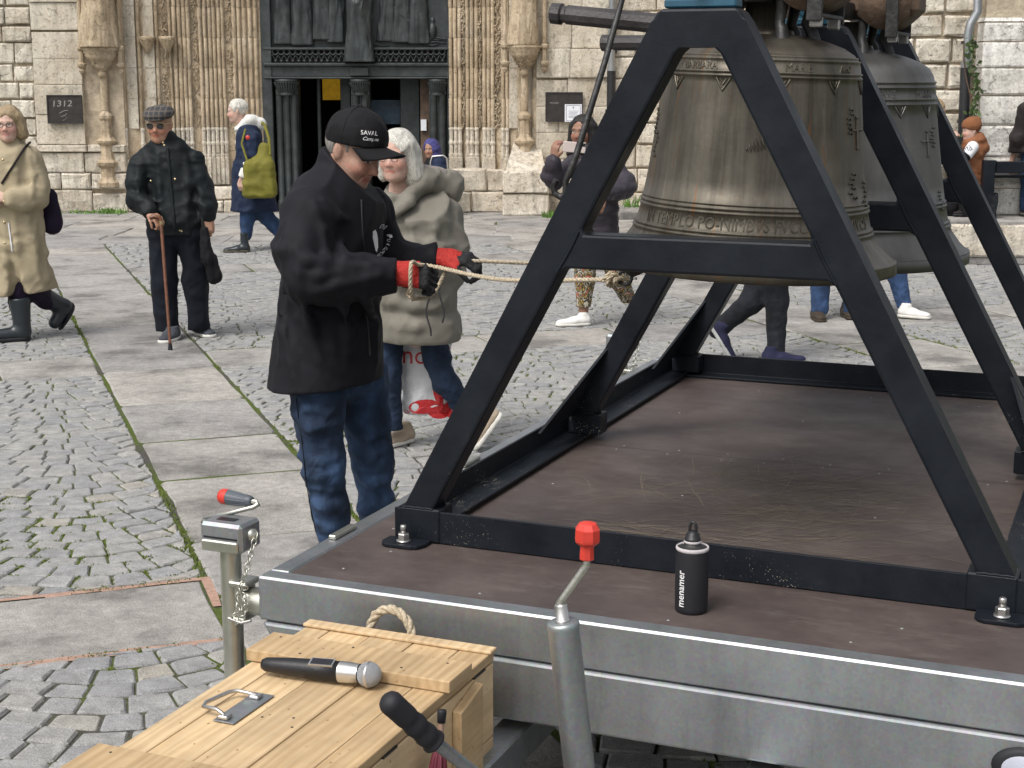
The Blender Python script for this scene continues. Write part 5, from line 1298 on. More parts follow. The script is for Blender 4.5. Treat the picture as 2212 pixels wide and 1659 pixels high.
for k in range(6): m.box((.06+.01*(k % 2), -.0275, .145-.018*k), (.20-.012*(k % 3), -.0265, .149-.018*k))
m.build('notice_print', MATS['paper_ink'], pl2)
V, F = text_geo('MCMXII', .035, .001); MB().add([(-w+.06+v[0], -.0135-v[2], h-.16+v[1]) for v in V], F).build('plaque_lettering', MATS['chalk'], pl2)
# ---------------- down pipes
def pipe(pts, split, label, r=.05):
    b0 = np.array(pts[-1]); t = empty('down_pipe', (b0[0], b0[1], 0), 0, label, 'pipe'); q = [np.array(p)-np.array([b0[0], b0[1], 0]) for p in pts]
    up_ = [p for p in q if p[2] >= split]; lo_ = [p for p in q if p[2] < split]
    last = up_[-1]; j = np.array([last[0], last[1], split])
    MB().tube(up_+[j], r, 14).build('upper_pipe', MATS['galvanised'], t); MB().tube([j]+lo_, r*1.22, 14).build('lower_pipe', MATS['pipe_black'], t)
    MB().tube([j+np.array([0,0,.04]), j-np.array([0,0,.02])], r*1.35, 14).build('joint_collar', MATS['galvanised'], t)
    for z in np.arange(.6, 3.0, .8): MB().box((-r*1.5, -r*.2, z), (r*1.5, r*1.6, z+.035)).build('bracket', MATS['iron'], t)
pipe([(FX(1318), FAC_Y-.10, 3.8), (FX(1318), FAC_Y-.10, .05)], FZ(150), 'grey and black down pipe on the wall behind the wooden poles')
# ================================================================== TOWER, PIER, TERRACE (right)
TY = 16.45
tower = empty('church_tower_wall', (4.0, TY, 0), 0, 'rough cream block wall with a white stone pier behind the terrace bench', 'wall')
troot = empty('masonry', (0,0,0)); troot.parent = tower; troot.location = (-4.0, -TY, 0)
def tb_(mb, n, m): mb.v = [(p[0]-4.0, p[1]-TY, p[2]) for p in mb.v]; return mb.build(n, MATS[m], tower)
tb_(MB().box((2.95, TY+.03, 0), (6.6, TY+5.2, 3.6)), 'wall_core', 'wall_mortar')
TX = lambda x, Y=TY: at(x, 300, Y)[0]
courses(troot, 2.93, TX(2092), .45, 3.5, TY, (.235,.275), (.30,.46), 'stone_tower', .04, .03, .026, .015)
PX = TX(2112, 16.2)
courses(troot, PX, 6.5, .45, 2.42, 16.2, (.26,.33), (.5,.85), 'stone_pier', .020, .0, .010, .008)
courses(troot, PX+.06, 6.5, 2.55, 3.5, 16.26, (.3,.36), (.5,.9), 'stone_pier', .020, .0, .010, .008)
tb_(MB().add([(PX,16.2,2.43),(6.5,16.2,2.43),(6.5,16.27,2.56),(PX+.06,16.27,2.56),(PX,TY,2.43),(PX+.06,TY,2.56)], [(0,1,2,3),(0,3,5,4)]), 'pier_weathering', 'stone_pier')
tb_(MB().box((PX+.02, 16.22, .44), (6.5, TY, 3.5)), 'pier_core', 'wall_mortar')
pp = at(2092, 150, 16.25)
pipe([tuple(at(2113, -40, 16.2)), tuple(at(2112, 25, 16.2)), tuple(at(2097, 50, 16.2)), tuple(at(2092, 70, 16.2)), (at(2086,150,16.2)[0], 16.2, at(2086,150,16.2)[2]), (at(2076,420,16.2)[0], 16.2, .47)], at(2090,142,16.2)[2], 'grey and black down pipe with ivy beside the white pier', .045)
# ivy on the pier edge
V = []; F = []
for k in range(170):
    py = rng.uniform(80, 330); px = 2104+rng.normal(0, 7)+8*math.sin(py*.04); p = at(px, py, 16.1+rng.normal(0,.05)); a = rng.uniform(0, 6.28); s = rng.uniform(.012, .032); tl_ = rng.normal(0, .5)
    e1 = np.array([math.cos(a), math.sin(tl_)*.6, math.sin(a)])*s; e2 = np.array([-math.sin(a), .3, math.cos(a)])*s*.7; b = len(V)
    V += [p-e1, p+e2, p+e1*1.1, p-e2]; F += [(b, b+1, b+2, b+3)]
iv = empty('ivy', (at(2104,330,16.1)[0], 16.1, 1.0), 0, 'straggling green ivy growing up the edge of the white pier', 'ivy')
link('ivy_leaves', npmesh('ivy_leaves', np.array(V)-np.array(iv.location), F), MATS['leaf'], iv)
MB().tube([tuple(at(2108-4*k+6*math.sin(k), 330-40*k, 16.14)-np.array(iv.location)) for k in range(0, 7)], .008, 6).build('ivy_stem', MATS['yoke_wood'], iv)
# terrace
terr = tag(MB().box((2.75, 15.55, -.02), (9, 16.9, .40)).build('terrace', MATS['wall_mortar']), kind='structure')
x = 2.72
while x < 8:
    w = rng.uniform(.9, 1.5); m_ = stone_mesh(w-.01, .33, .3, .02, .012); o = link('stone_block', m_, MATS['stone_base'], terr, (x+w/2, 15.50, .25)); 
    o = link('stone_block', stone_mesh(w-.012, .085, .3, .012, .008), MATS['slab'], terr, (x+w/2, 15.53, .042)); x += w
x = 2.72
while x < 8:
    w = rng.uniform(.7, 1.3); m_, c = slab_mesh([np.array(q_) for q_ in ((x,15.5),(x+w,15.5),(x+w,16.6),(x,16.6))], .01); m_.build('slab', MATS['slab'], terr, (c[0], c[1], .452)); x += w
# low slab step at the wall foot
MB().box((FX(1322), 20.6, 0), (3.0, FAC_Y, .10), .01).build('slab', MATS['slab'], paving)
# ---------------- bench on the terrace
bx0 = at(2116, 480, 15.75)[0]; by = 15.75; bz = .455
bench = empty('park_bench', (bx0+.9, by, bz), 0, 'black bench with a curved end support on the terrace, seen at the right edge', 'bench')
def bb(mb, n): mb.v = [(p[0]-bx0-.9, p[1]-by, p[2]-bz) for p in mb.v]; return mb.build(n, MATS['black_paint'], bench, None, .006)
zt_ = at(2140, 346, by)[2]; zr = at(2140, 374, by)[2]
for s in (0, 1.9):
    pts = [(.0,zt_),(.0,zt_-.30),(.01,zt_-.42),(.045,bz+.20),(.03,bz+.07),(.01,bz),(.16,bz),(.15,bz+.06),(.165,bz+.16),(.16,bz+.26),(.12,zt_-.36),(.115,zt_-.25),(.115,zt_-.06),(.125,zt_)]
    bb(MB().prism([(bx0+s+a, b_) for a, b_ in pts], by-.05, by+.05), 'end_support')
bb(MB().box((bx0+.126, by-.03, zr+.002), (bx0+1.9, by+.03, zt_-.012), .005), 'top_rail')
for k in range(3): bb(MB().box((bx0+.1, by+.10+.14*k, bz+.40), (bx0+1.95, by+.22+.14*k, bz+.43), .004), 'seat_slat')
bb(MB().box((bx0+.02, by+.02, bz+.36), (bx0+.10, by+.52, bz+.398), .004), 'seat_bracket'); bb(MB().box((bx0+1.93, by+.02, bz+.36), (bx0+2.0, by+.52, bz+.398), .004), 'seat_bracket')
for s in (.02, 1.93): bb(MB().box((bx0+s, by+.44, bz), (bx0+s+.07, by+.52, bz+.359), .004), 'rear_leg')
# ---------------- weeds at the wall foot
def tuft(px, py, n, hgt, wid, label, Yo=None):
    g = gnd(px, py) if Yo is None else np.array([at(px,py,Yo)[0], Yo, 0]); V = []; F = []
    for k in range(n):
        x, y = rng.normal(0, wid), rng.normal(0, .05); a = rng.normal(0, .5); h = hgt*rng.uniform(.4, 1.1); b = len(V); dx, dy = h*math.sin(a), rng.normal(0,.04)
        V += [(x-.006, y, 0), (x+.006, y, 0), (x+dx*.5+.005, y+dy*.5, h*.65), (x+dx*.5-.005, y+dy*.5, h*.65), (x+dx, y+dy, h*.95)]; F += [(b,b+1,b+2,b+3), (b+3,b+2,b+4,b+4)]
    t = empty('weed_tuft', g, 0, label, 'weed', 'weeds at the wall foot'); me = bpy.data.meshes.new('blades'); me.from_pydata(V, [], [f if f[2] != f[3] else f[:3] for f in F]); tag(link('blades', me, MATS['grass'], t), kind='stuff')
tuft(238, 462, 130, .10, .09, 'bright green grass tuft at the wall foot left of the old man'); tuft(1188, 468, 70, .11, .06, 'small weed at the foot of the portal buttress', 20.9); tuft(178, 452, 60, .07, .12, 'thin grass at the wall foot below the chalked plaque', 21.55)
tuft(1372, 440, 60, .30, .10, 'leafy weed at the wall foot below the near bell', 21.5)
# ================================================================== PEOPLE
def attrmat(name, rough, spec=.35, bump=.0):
    b = NB(name); c = b.mix(1, b.attr(), b.ramp(b.noise(140, 3), [(.3,.8), (.7,1.15)]), 'MULTIPLY'); b.bump(b.ridged(34, 2, dist=.5), .003, .5); return b.fin(c, rough, 0, spec)
attrmat('glove', .75); attrmat('tinted', .8); attrmat('tinted_gloss', .35)
def frame3(az, pitch=0, roll=0):
    a, p, r = R(az), R(pitch), R(roll); F0 = np.array([math.cos(a), math.sin(a), 0]); L = np.array([-math.sin(a), math.cos(a), 0]); Z = np.array([0,0,1.])
    F = F0*math.cos(p)-Z*math.sin(p); U = Z*math.cos(p)+F0*math.sin(p)
    L2 = L*math.cos(r)+U*math.sin(r); U2 = U*math.cos(r)-L*math.sin(r); return np.array([F, L2, U2])
def add_head(s, c, M, sc=1.0, nose=1.0, ears=True, k=.012, detail=True):
    F, L, U = M; W = lambda f, l, u: np.array(c)+sc*(f*F+l*L+u*U); q = lambda r: r*sc
    s.add(ell(W(-.012,0,.036), (q(.098), q(.076), q(.084)), M), .02)
    s.add(ell(W(.022,0,-.030), (q(.074), q(.062), q(.085)), M), .03)
    s.add(cone(W(.045,.026,-.088), W(.062,0,-.098), q(.022), q(.022)), .03); s.add(cone(W(.045,-.026,-.088), W(.062,0,-.098), q(.022), q(.022)), .03)
    s.add(cone(W(-.01,.050,-.045), W(.04,.028,-.088), q(.020), q(.020)), .03); s.add(cone(W(-.01,-.050,-.045), W(.04,-.028,-.088), q(.020), q(.020)), .03)
    s.add(cone(W(.078,0,.006), W(.106*(.5+.5*nose),0,-.033), q(.009), q(.0125)), k)
    if detail:
        for t in (-1, 1):
            s.add(cone(W(.072,t*.046,.018), W(.084,t*.014,.019), q(.011), q(.011)), .014)
            s.sub(ell(W(.098,t*.031,-.002), (q(.018), q(.015), q(.010)), M), .010); s.add(ell(W(.070,t*.031,-.001), (q(.013),)*3), .003)
            s.add(ell(W(.056,t*.040,-.036), (q(.030), q(.024), q(.026)), M), .025); s.add(ell(W(.094,t*.012,-.039), (q(.009), q(.008), q(.007)), M), .008)
        s.add(cone(W(.080,-.020,-.066), W(.080,.020,-.066), q(.006), q(.006)), .01); s.add(ell(W(.087,0,-.063), (q(.008), q(.017), q(.006)), M), .008); s.add(ell(W(.085,0,-.074), (q(.009), q(.016), q(.007)), M), .008)
        s.sub(cone(W(.096,-.022,-.0685), W(.096,.022,-.0685), q(.0035), q(.0035)), .004)
    if ears:
        for t in (-1, 1): s.add(ell(W(-.012,t*.077,-.008), (q(.017), q(.009), q(.031)), frame_tilt(M, t)), .008)
def frame_tilt(M, t): F, L, U = M; F2 = nrm(F+.25*t*L*-1+.15*U); return np.array([F2, nrm(np.cross(U, F2)), U])
def head_col(c, M, sc, skin_c, lip=None, brow=(.2,.16,.13), eye=(.05,.04,.035), stub=None):
    def f(V):
        q = ((V-np.array(c))@M.T)/sc; fo, l, u = q.T; n = len(V); C = np.tile(np.array(skin_c, float), (n, 1)); al = np.abs(l)
        def put(m, col, w=1): C[m] = C[m]*(1-w)+np.array(col)*w
        red = (fo > .03) & (((al-.042)**2+(u+.036)**2) < .026**2); put(red, np.array(skin_c)*np.array([1.08,.82,.80]), .6)
        put((fo > .08) & (al < .018) & (u < -.02) & (u > -.05), np.array(skin_c)*np.array([1.05,.8,.78]), .6)
        if stub is not None: put((fo > -.02) & (u < -.05) & (u > -.14) & (np.abs(u+.068) > .012), stub, .35)
        put((fo > .055) & (al < .025) & (np.abs(u+.067) < .009), lip if lip is not None else np.array(skin_c)*np.array([.85,.55,.52]))
        put((fo > .055) & (((al-.031)/.014)**2+((u+.001)/.0065)**2 < 1), (.55,.52,.48)); put((fo > .055) & (((al-.031)/.0065)**2+((u+.001)/.0065)**2 < 1), eye)
        put((fo > .04) & (al > .012) & (al < .052) & (np.abs(u-.021-.10*(al-.03)*-1) < .0055), brow, .75)
        return C
    return f
def hand(s, w, fd, nd, curl=35, side=1, sc=1.0, thumb=30, k=.008, spread=.2):
    """wrist w, direction fd, back-of-hand normal nd; thumb on +side of cross(fd, nd)"""
    fd = nrm(fd); nd = nrm(np.array(nd)-fd*(np.array(nd)@fd)); sd_ = np.cross(fd, nd)*side; w = np.array(w); q = lambda r: r*sc
    for t in (-.028, -.009, .010, .028): s.add(cone(w+q(.012)*fd+sd_*q(t*.75), w+fd*q(.088)+sd_*q(t*1.05), q(.0155), q(.0135)), .012)
    for t, L in ((.031,.92), (.0105,1.0), (-.0105,.95), (-.031,.78)):
        p = w+fd*q(.090)+sd_*q(t); a = 0; d0 = nrm(fd+sd_*t*spread*4)
        for j, (ln, r0, r1) in enumerate(((.044,.0105,.0098), (.027,.0098,.0090), (.022,.0090,.0078))):
            a += R(curl)*(.75 if j == 0 else 1.0); d = d0*math.cos(a)-nd*math.sin(a); p2 = p+d*q(ln*L); s.add(cone(p, p2, q(r0), q(r1)), k*.6); p = p2
    p = w+fd*q(.030)+sd_*q(.030)-nd*q(.006); d = nrm(fd*math.cos(R(thumb))+sd_*math.sin(R(thumb))-nd*.25); p2 = p+d*q(.040); s.add(cone(p, p2, q(.0150), q(.0120)), .012)
    d = nrm(fd*.9+sd_*.15-nd*(.25+curl/90)); p3 = p2+d*q(.030); s.add(cone(p2, p3, q(.0115), q(.0095)), .004); p4 = p3+nrm(d-nd*.3)*q(.022); s.add(cone(p3, p4, q(.0095), q(.0080)), .003)
def limb(s, pts, rad, k=None, flat=None):
    for i in range(len(pts)-1): s.add(cone(pts[i], pts[i+1], rad[i], rad[i+1], flat), k)
def folds(amp, fr, seed=0, ridge_=True, warp_=1.2, extra=None):
    fr = np.array(fr, np.float32)
    def f(P):
        w = vnoise(P*5+seed)*warp_; n = vnoise(P*fr+seed+w[:, None]); n2 = vnoise(P*fr*2.1+seed+9+w[:, None])
        r = (1-np.abs(2*n-1))**1.6 if ridge_ else n; n3 = vnoise(P*fr*4.5+seed+17+w[:, None]*1.6)
        d = -amp*1.25*(r-.62)-amp*.75*((1-np.abs(2*n2-1))**1.6-.6)-amp*.22*((1-np.abs(2*n3-1))-.5)
        return d+(extra(P) if extra else 0)
    return f
def quilt(per, amp, phase=0, slope=None):
    def f(P):
        z = P[:,2]+.02*vnoise(P*4)*1.0
        if slope is not None: z = z+P[:,0]*slope
        return -amp*(np.abs(np.sin(math.pi*(z+phase)/per))**.55-.6)
    return f
def shoe(parent, base, heel, toe, mat, sole, h=.008, w=.045, hgt=.085, up=(0,0,1), sl=.022, ankle=None, name='shoe', so_name='sole'):
    heel = np.array(heel, float); toe = np.array(toe, float); d = nrm(toe-heel); up = nrm(np.array(up)-d*(np.array(up)@d)); L = np.linalg.norm(toe-heel)
    s = SDF(.03); s.add(cone(heel+d*.035+up*.04, heel+d*L*.45+up*.035, w*.88, w*.95, (up, 1.1))); s.add(cone(heel+d*L*.45+up*.035, toe-d*.04+up*.026, w*.95, w*.86, (up, 1.5))); s.add(cone(heel+d*.045+up*.05, heel+d*.055+up*(hgt+.01), w*.85, w*.80))
    s.disp = folds(.003, (30,30,30), 3); s.clip(-up, heel+up*sl); s.clip(up, heel+up*(hgt+.012)); sh = sdf_obj(name, s, h, mat, parent, base)
    s = SDF(.02); s.add(cone(heel+d*.038+up*.012, heel+d*L*.45+up*.012, w*.98, w*1.02, None)); s.add(cone(heel+d*L*.45+up*.012, toe-d*.040+up*.012, w*1.02, w*.95)); s.clip(-up, heel+up*.0015); s.clip(up, heel+up*(sl+.004))
    so = sdf_obj(so_name, s, h*.8, sole, sh, base); return sh
def march(P, dr, sdf, mx=.6):
    """walk points along dr onto the cloth; strays take the median depth of their neighbours"""
    P = np.array(P, np.float32); P0 = P.copy(); dr = nrm(dr).astype(np.float32)
    for _ in range(45):
        d = sdf.ev(P); P = P+dr*(np.clip(d, -.05, .08)[:, None]*.7)
        tr = (P-P0)@dr; P = P0+dr*np.clip(tr, 0, mx)[:, None]
    t = (P-P0)@dr; ok = np.abs(sdf.ev(P)) < .006
    if ok.any() and not ok.all(): t[~ok] = np.median(t[ok])
    return P0+dr*t[:, None]
def decal(V, F, org, rt, up, nd, sdf, off=.0018, name='print', mat='white_print', parent=None, base=None):
    P = (np.array(org)+V[:, :1]*np.array(rt)+V[:, 1:2]*np.array(up)+.12*np.array(nd)).astype(np.float32); nd_ = np.array(nd, np.float32)
    P = march(P, -nd_, sdf, .3)+nd_*off; return MB().add(P-np.array(base), F).build(name, MATS[mat], parent, None, 0, False)
def crease(s, lines, r=.014, k=.03, sink=.004):          # raised fold lines laid on the cloth
    d0, s.disp = s.disp, None
    for ln in lines:
        P = march([A_(x, y, -.55) for x, y in ln], nrm(A_(*ln[0])-np.array([0,0,CAM_H])), s, 1.1); dv = nrm(A_(*ln[0])-np.array([0,0,CAM_H]))
        Q = [p+dv*sink for p in P]; n_ = len(Q)
        for i in range(n_-1):
            r0 = r*(.35+.65*math.sin(math.pi*(i+.3)/(n_-.4))); r1 = r*(.35+.65*math.sin(math.pi*(i+1.3)/(n_-.4))) if i < n_-2 else r*.3; s.add(cone(Q[i], Q[i+1], r0, r1), k)
    s.disp = d0
def person(px, py, label, group=None, base=None):
    g = gnd(px, py) if base is None else np.array(base); return empty('person', g, 0, label, 'person', group), g
SK = (.50,.315,.235); SKT = (.42,.235,.16); SKD = (.29,.16,.11); SKP = (.56,.37,.30)

# ---------------------------------------------------------------- man in the black cap, pulling the ropes
Y0 = 5.2; A_ = lambda x, y, dy=0.0: at(x, y, Y0+dy)
man, mb0 = person(0, 0, 'man in black cap and black jacket pulling bell ropes with red gloves', base=(at(735,900,5.2)[0], 5.2, 0))
HC = A_(765, 322); HM = frame3(-27, 26, 0); HF, HL, HU = HM
s = SDF(.02); add_head(s, HC, HM, 1.0, 1.0)
NB_ = A_(731, 415, .0); s.add(cone(HC-HU*.07-HF*.022, NB_, .056, .062), .03)
# forehead and cheek creases
for t in (-1, 1): s.sub(cone(HC+HF*.088+HL*t*.022-HU*.045, HC+HF*.078+HL*t*.034-HU*.075, .003, .003), .006)
wr, wl = A_(862, 590, -.20), A_(950, 558, .08)
limb(s, [NB_, A_(690,470,-.12), A_(668,606,-.24), wr], [.05,.035,.028,.026]); limb(s, [NB_, A_(790,475,.18), A_(842,585,.20), wl], [.05,.035,.028,.026]); limb(s, [NB_, A_(715,640), A_(705,860)], [.06,.07,.07])
sdf_obj('body', s, .0048, 'skin', man, mb0, head_col(HC, HM, 1.0, (.44,.262,.195), stub=(.36,.25,.21), brow=(.16,.13,.11)))
# short grey hair under the cap
s = SDF(.01); W = lambda f, l, u: HC+f*HF+l*HL+u*HU
s.add(ell(W(-.016,0,.022), (.099,.0795,.090), HM)); s.clipf(lambda P: ((P-HC.astype(np.float32))@HM[0].astype(np.float32))-.022+.6*np.maximum(0, -((P-HC.astype(np.float32))@HM[2].astype(np.float32))-.0), .004); s.clip(HU, W(0,0,.065)); s.clip(-HU, W(0,0,-.062))
for t in (-1, 1): s.sub(ell(W(-.010,t*.080,-.012), (.026,.03,.036), HM), .006)
sdf_obj('hair', s, .005, 'hair_grey', man, mb0)
# cap
CM = frame3(-27, 9); CF, CL, CU = CM; C0 = HC+HF*-.006+HU*.040; Wc = lambda f, l, u: C0+f*CF+l*CL+u*CU
s = SDF(.012); s.add(ell(Wc(0,0,.0), (.110,.092,.104), CM)); s.clip(-CU, Wc(0,0,-.020)); s.disp = folds(.003, (14,14,14), 2)
cap_s = s
cp = sdf_obj('cap', s, .0055, 'cap_black', man, mb0)
m = MB(); vv = []; nr, na = 8, 19
for j in range(nr):
    for i in range(na):
        a = R(-70+140*i/(na-1)); tt_ = j/(nr-1); ext = .082*max(0, math.cos(a*.95))**.6*tt_
        f = .104*math.cos(a)+ext; l = .088*math.sin(a)*(1+.03*tt_); u = -.016-.010*tt_-.030*(l/.08)**2*(.25+.75*tt_); vv.append(Wc(f, l, u)-mb0)
m.add(vv, [(j*na+i, j*na+i+1, (j+1)*na+i+1, (j+1)*na+i) for j in range(nr-1) for i in range(na-1)], True)
br = m.build('brim', MATS['cap_black'], cp); md_ = br.modifiers.new('s', 'SOLIDIFY'); md_.thickness = .004
MB().lathe([(0,.009),(.005,.008),(.007,.004),(.0075,0)], 12, Wc(0,0,.102)-mb0, True, CU).build('button', MATS['cap_black'], cp)
for k in range(6):
    a = 2*math.pi*k/6+.52; pts = []
    for i in range(9):
        e_ = math.pi/2*i/8*1.1; pts.append(Wc(.1108*math.sin(e_)*math.cos(a), .0928*math.sin(e_)*math.sin(a), .1048*math.cos(e_))-mb0)
    MB().tube(pts, .0013, 5).build('seam', MATS['cap_black'], cp)
nd = nrm(CF*.80-CL*.58+CU*.12); rt = nrm(np.cross(nrm(CU-nd*(CU@nd)), nd)); upv = np.cross(nd, rt)
for t_, dy, sz, dx in (('SAVAL', .012, .020, -.026), ('Campos', -.006, .0165, -.020)):
    V, F = text_geo(t_, sz, 0); V = V.copy()
    if dy < 0: V[:,0] += V[:,1]*.35
    decal(V, F, C0+.04*nd+rt*dx+upv*dy, rt, upv, nd, cap_s, .0015, 'embroidery', 'white_print', cp, mb0)
# jacket
F0 = np.array([math.cos(R(-27)), math.sin(R(-27)), 0]); s = SDF(.028)
s.add(cone(A_(728,470), A_(718,620), .192, .202, (F0, 1.38))); s.add(cone(A_(718,620), A_(707,835,-.01), .202, .240, (F0, 1.36)))
s.add(cone(A_(735,425), A_(680,455,-.13), .085, .095)); s.add(cone(A_(738,430), A_(795,462,.17), .085, .090)); s.add(cone(A_(690,445,.02), A_(715,520,.02), .11, .13))
limb(s, [A_(668,468,-.15), A_(655,540,-.21), A_(668,606,-.25)], [.100,.092,.080]); limb(s, [A_(668,606,-.25), A_(760,598,-.24), A_(856,590,-.20)], [.080,.070,.056])
limb(s, [A_(795,470,.18), A_(835,560,.21), A_(885,572,.17), A_(940,558,.09)], [.088,.078,.068,.056])
s.add(cone(A_(733,412,.005), A_(741,352,.005), .098, .086), .02)
def jk(P):
    z = P[:,2]; arm = np.exp(-((P[:,1]-4.96)/.09)**2)
    el = np.exp(-(((P[:,0]-A_(685,610)[0])/.10)**2+((z-A_(685,610)[2])/.12)**2)); u_ = (P[:,0]*.8+z*1.0)*46+3*vnoise(P*7)
    return -.010*el*np.sin(u_)*arm
crease(s, [[(678,440),(700,500),(706,560),(700,600)], [(648,585),(690,596),(730,588)], [(655,560),(700,572),(745,572)], [(640,540),(668,566),(715,560)], [(676,632),(720,618),(780,606)], [(760,572),(800,580),(840,570)], [(735,520),(745,560),(742,590)], [(790,600),(820,592),(846,600)], [(600,660),(612,720),(606,790)], [(660,660),(672,720),(690,790)], [(740,650),(752,720),(748,800)], [(790,640),(806,700),(812,790)], [(620,480),(612,540),(616,600)], [(700,430),(735,470),(760,480)], [(640,690),(700,672),(770,655)]], .013, .026)
s.disp = folds(.013, (5.5,5.5,4.2), 11, True, 1.5, jk)
s.clip((0.05,0,-1), A_(707,822)); NQ = nrm((.72,-.05,.69)).astype(np.float32); NP = A_(757,374).astype(np.float32); NA = A_(745,375).astype(np.float32); s.clipf(lambda P: np.where(((P-NA)**2).sum(1) < .19**2, (P-NP)@NQ, np.float32(-1)).astype(np.float32)); s.clip((.98,-.05,-.12), A_(862,592,-.20)) ; jsdf = s
# the last clip would cut the far arm; keep it only near the camera side
s.clips[-1] = ((lambda P: np.where(P[:,1] < 5.12, P[:,0]-A_(858,592,-.20)[0], np.float32(-1)).astype(np.float32)), 0)
s.clipf(lambda P: (P[:,0]-A_(945,558,.08)[0]).astype(np.float32))
jk_o = sdf_obj('jacket', s, .0075, 'softshell', man, mb0)
# zip, seams, pocket zip
def surf_line(pts, sdf, r, name, mat, par, nd=(0,-1,.05)):
    P = np.array(pts, np.float32); n_ = nrm(nd).astype(np.float32); P = P+n_*.15
    P = march(P, -n_, sdf, .5)
    MB().tube(list(P-mb0), r, 6).build(name, MATS[mat], par)
surf_line([A_(700+t*2, 700+12*t) for t in range(0, 9)], jsdf, .0035, 'pocket_zip', 'black_plastic', jk_o)
MB().box(tuple(A_(697,795,-.27)-mb0-np.array([.006,.0,.012])), tuple(A_(697,795,-.27)-mb0+np.array([.006,.006,.012])), .002)
surf_line([A_(648-1.5*t, 500+34*t) for t in range(0, 9)], jsdf, .003, 'seam', 'cap_black', jk_o); surf_line([A_(786+1.2*t, 430+22*t) for t in range(0, 16)], jsdf, .004, 'front_zip', 'black_plastic', jk_o); surf_line([A_(600+24*t, 804+1.5*t) for t in range(0, 9)], jsdf, .003, 'hem_seam', 'cap_black', jk_o)
# crest on the chest
ctr = A_(815, 520); letters = 'DE BURGOS'
for i, ch in enumerate(letters):
    if ch == ' ': continue
    a = R(62-150*i/(len(letters)-1)); V, F = text_geo(ch, .023, 0); p = ctr+np.array([.030*math.cos(a)*.8, 0, .045*math.sin(a)])
    rt = np.array([math.sin(a)*.75, 0, -math.cos(a)*.75]); up_ = np.array([math.cos(a), 0, math.sin(a)])*.9
    decal(V*.8, F, p-rt*.007, rt, up_, (0,-1,0), jsdf, .002, 'crest_letter', 'white_print', jk_o, mb0)
V = np.array([(-.006,.036,0),(.001,.040,0),(.004,.03,0),(.007,.01,0),(.008,-.02,0),(.004,-.036,0),(.0,-.03,0),(-.003,-.01,0),(-.007,.015,0)]); V[:,0] -= .004
decal(V, [tuple(range(9))], ctr, (1,0,0), (0,0,1), (0,-1,0), jsdf, .002, 'crest_emblem', 'white_print', jk_o, mb0)
V = np.array([(-.005,-.005,0),(.005,-.005,0),(.005,.005,0),(-.005,.005,0)]); decal(V, [(0,1,2,3)], ctr+np.array([.036,0,.002]), (1,0,.2), (-.2,0,1), (0,-1,0), jsdf, .002, 'crest_square', 'white_print', jk_o, mb0)
# gloves
def glove_col(w, fd, nd):
    fd = nrm(fd); nd = nrm(np.array(nd)-fd*(np.array(nd)@fd))
    def f(V):
        q = V-np.array(w); t = q@fd; n_ = q@nd; C = np.tile(np.array([.42,.028,.022]), (len(V), 1)); blk = (t > .078+.02*(vnoise(V*60)-.5)) | (n_ < -.012); C[blk] = (.017,.017,.019); return C
    return f
for (w_, fd, nd_, sd_, cu, th) in ((wr-np.array([.012,0,0]), (1,.05,-.12), (-.05,-.75,.55), -1, 62, 22), (wl, (1,-.25,.0), (.05,-.25,.95), 1, 52, 25)):
    s = SDF(.01); s.add(cone(np.array(w_)-nrm(fd)*.012, np.array(w_)+nrm(fd)*.04, .041, .040, (nrm(nd_), 1.15)), .02); hand(s, w_, fd, nd_, cu, sd_, 1.10, th, .008); s.disp = folds(.002, (60,60,60), 5)
    sdf_obj('glove', s, .0040, 'glove', man, mb0, glove_col(w_, fd, nd_))
V, F = text_geo('GUIDE', .020, 0)
# jeans
def jeans_col(lo=.55, hi=1.9, seed=0):
    def f(V):
        n_ = fbm(V*np.array([9,9,7])+seed, 3); r_ = 1-np.abs(2*vnoise(V*np.array([24,24,34])+seed)-1); C = lo+(hi-lo)*np.clip(n_*1.5-.35, 0, 1)*(.55+.6*r_); return np.repeat(C[:, None], 3, 1)
    return f
s = SDF(.03); s.add(cone(A_(695,800,-.05), A_(770,800,.09), .115, .112), .03)
limb(s, [A_(684,825,-.10), A_(690,900,-.11), A_(699,1010,-.12), A_(712,1090,-.10), A_(728,1200,-.06), A_(742,1300,-.05)], [.098,.084,.068,.062,.054,.060])
limb(s, [A_(782,830,.12), A_(795,920,.10), A_(805,990,.08), A_(812,1090,.12), A_(826,1200,.18), A_(838,1290,.20)], [.094,.082,.070,.062,.054,.060])
crease(s, [[(650,985),(690,1000),(730,990)], [(655,1020),(695,1030),(738,1015)], [(640,900),(680,925),(730,915)], [(760,930),(800,945),(840,935)], [(770,975),(810,985),(846,970)], [(672,1080),(705,1092),(735,1085)], [(780,1030),(815,1040),(846,1030)], [(640,850),(665,880),(700,890)], [(690,1130),(715,1140),(745,1132)]], .013, .025)
s.disp = folds(.009, (8,8,14), 21, True, 1.8); s.clip((0,0,1), A_(700,800)); s.clip((0,0,-1), (0,0,.075))
jn = sdf_obj('jeans', s, .0085, 'denim_dark', man, mb0, jeans_col(.55, 3.4, 4)); jsd2 = s
def seamline(x0, y0, pts): pass
P = [A_(655+q, 838+y_) for q, y_ in ((0,0),(6,40),(12,90),(20,160),(26,230),(36,290))]
nn = np.array([0,-1,0], np.float32); Q = np.array(P, np.float32)+nn*.25
Q = march(Q, -nn, jsd2, .5)
MB().tube(list(Q-mb0), .0016, 5).build('side_seam', MATS['denim_mid'], jn)
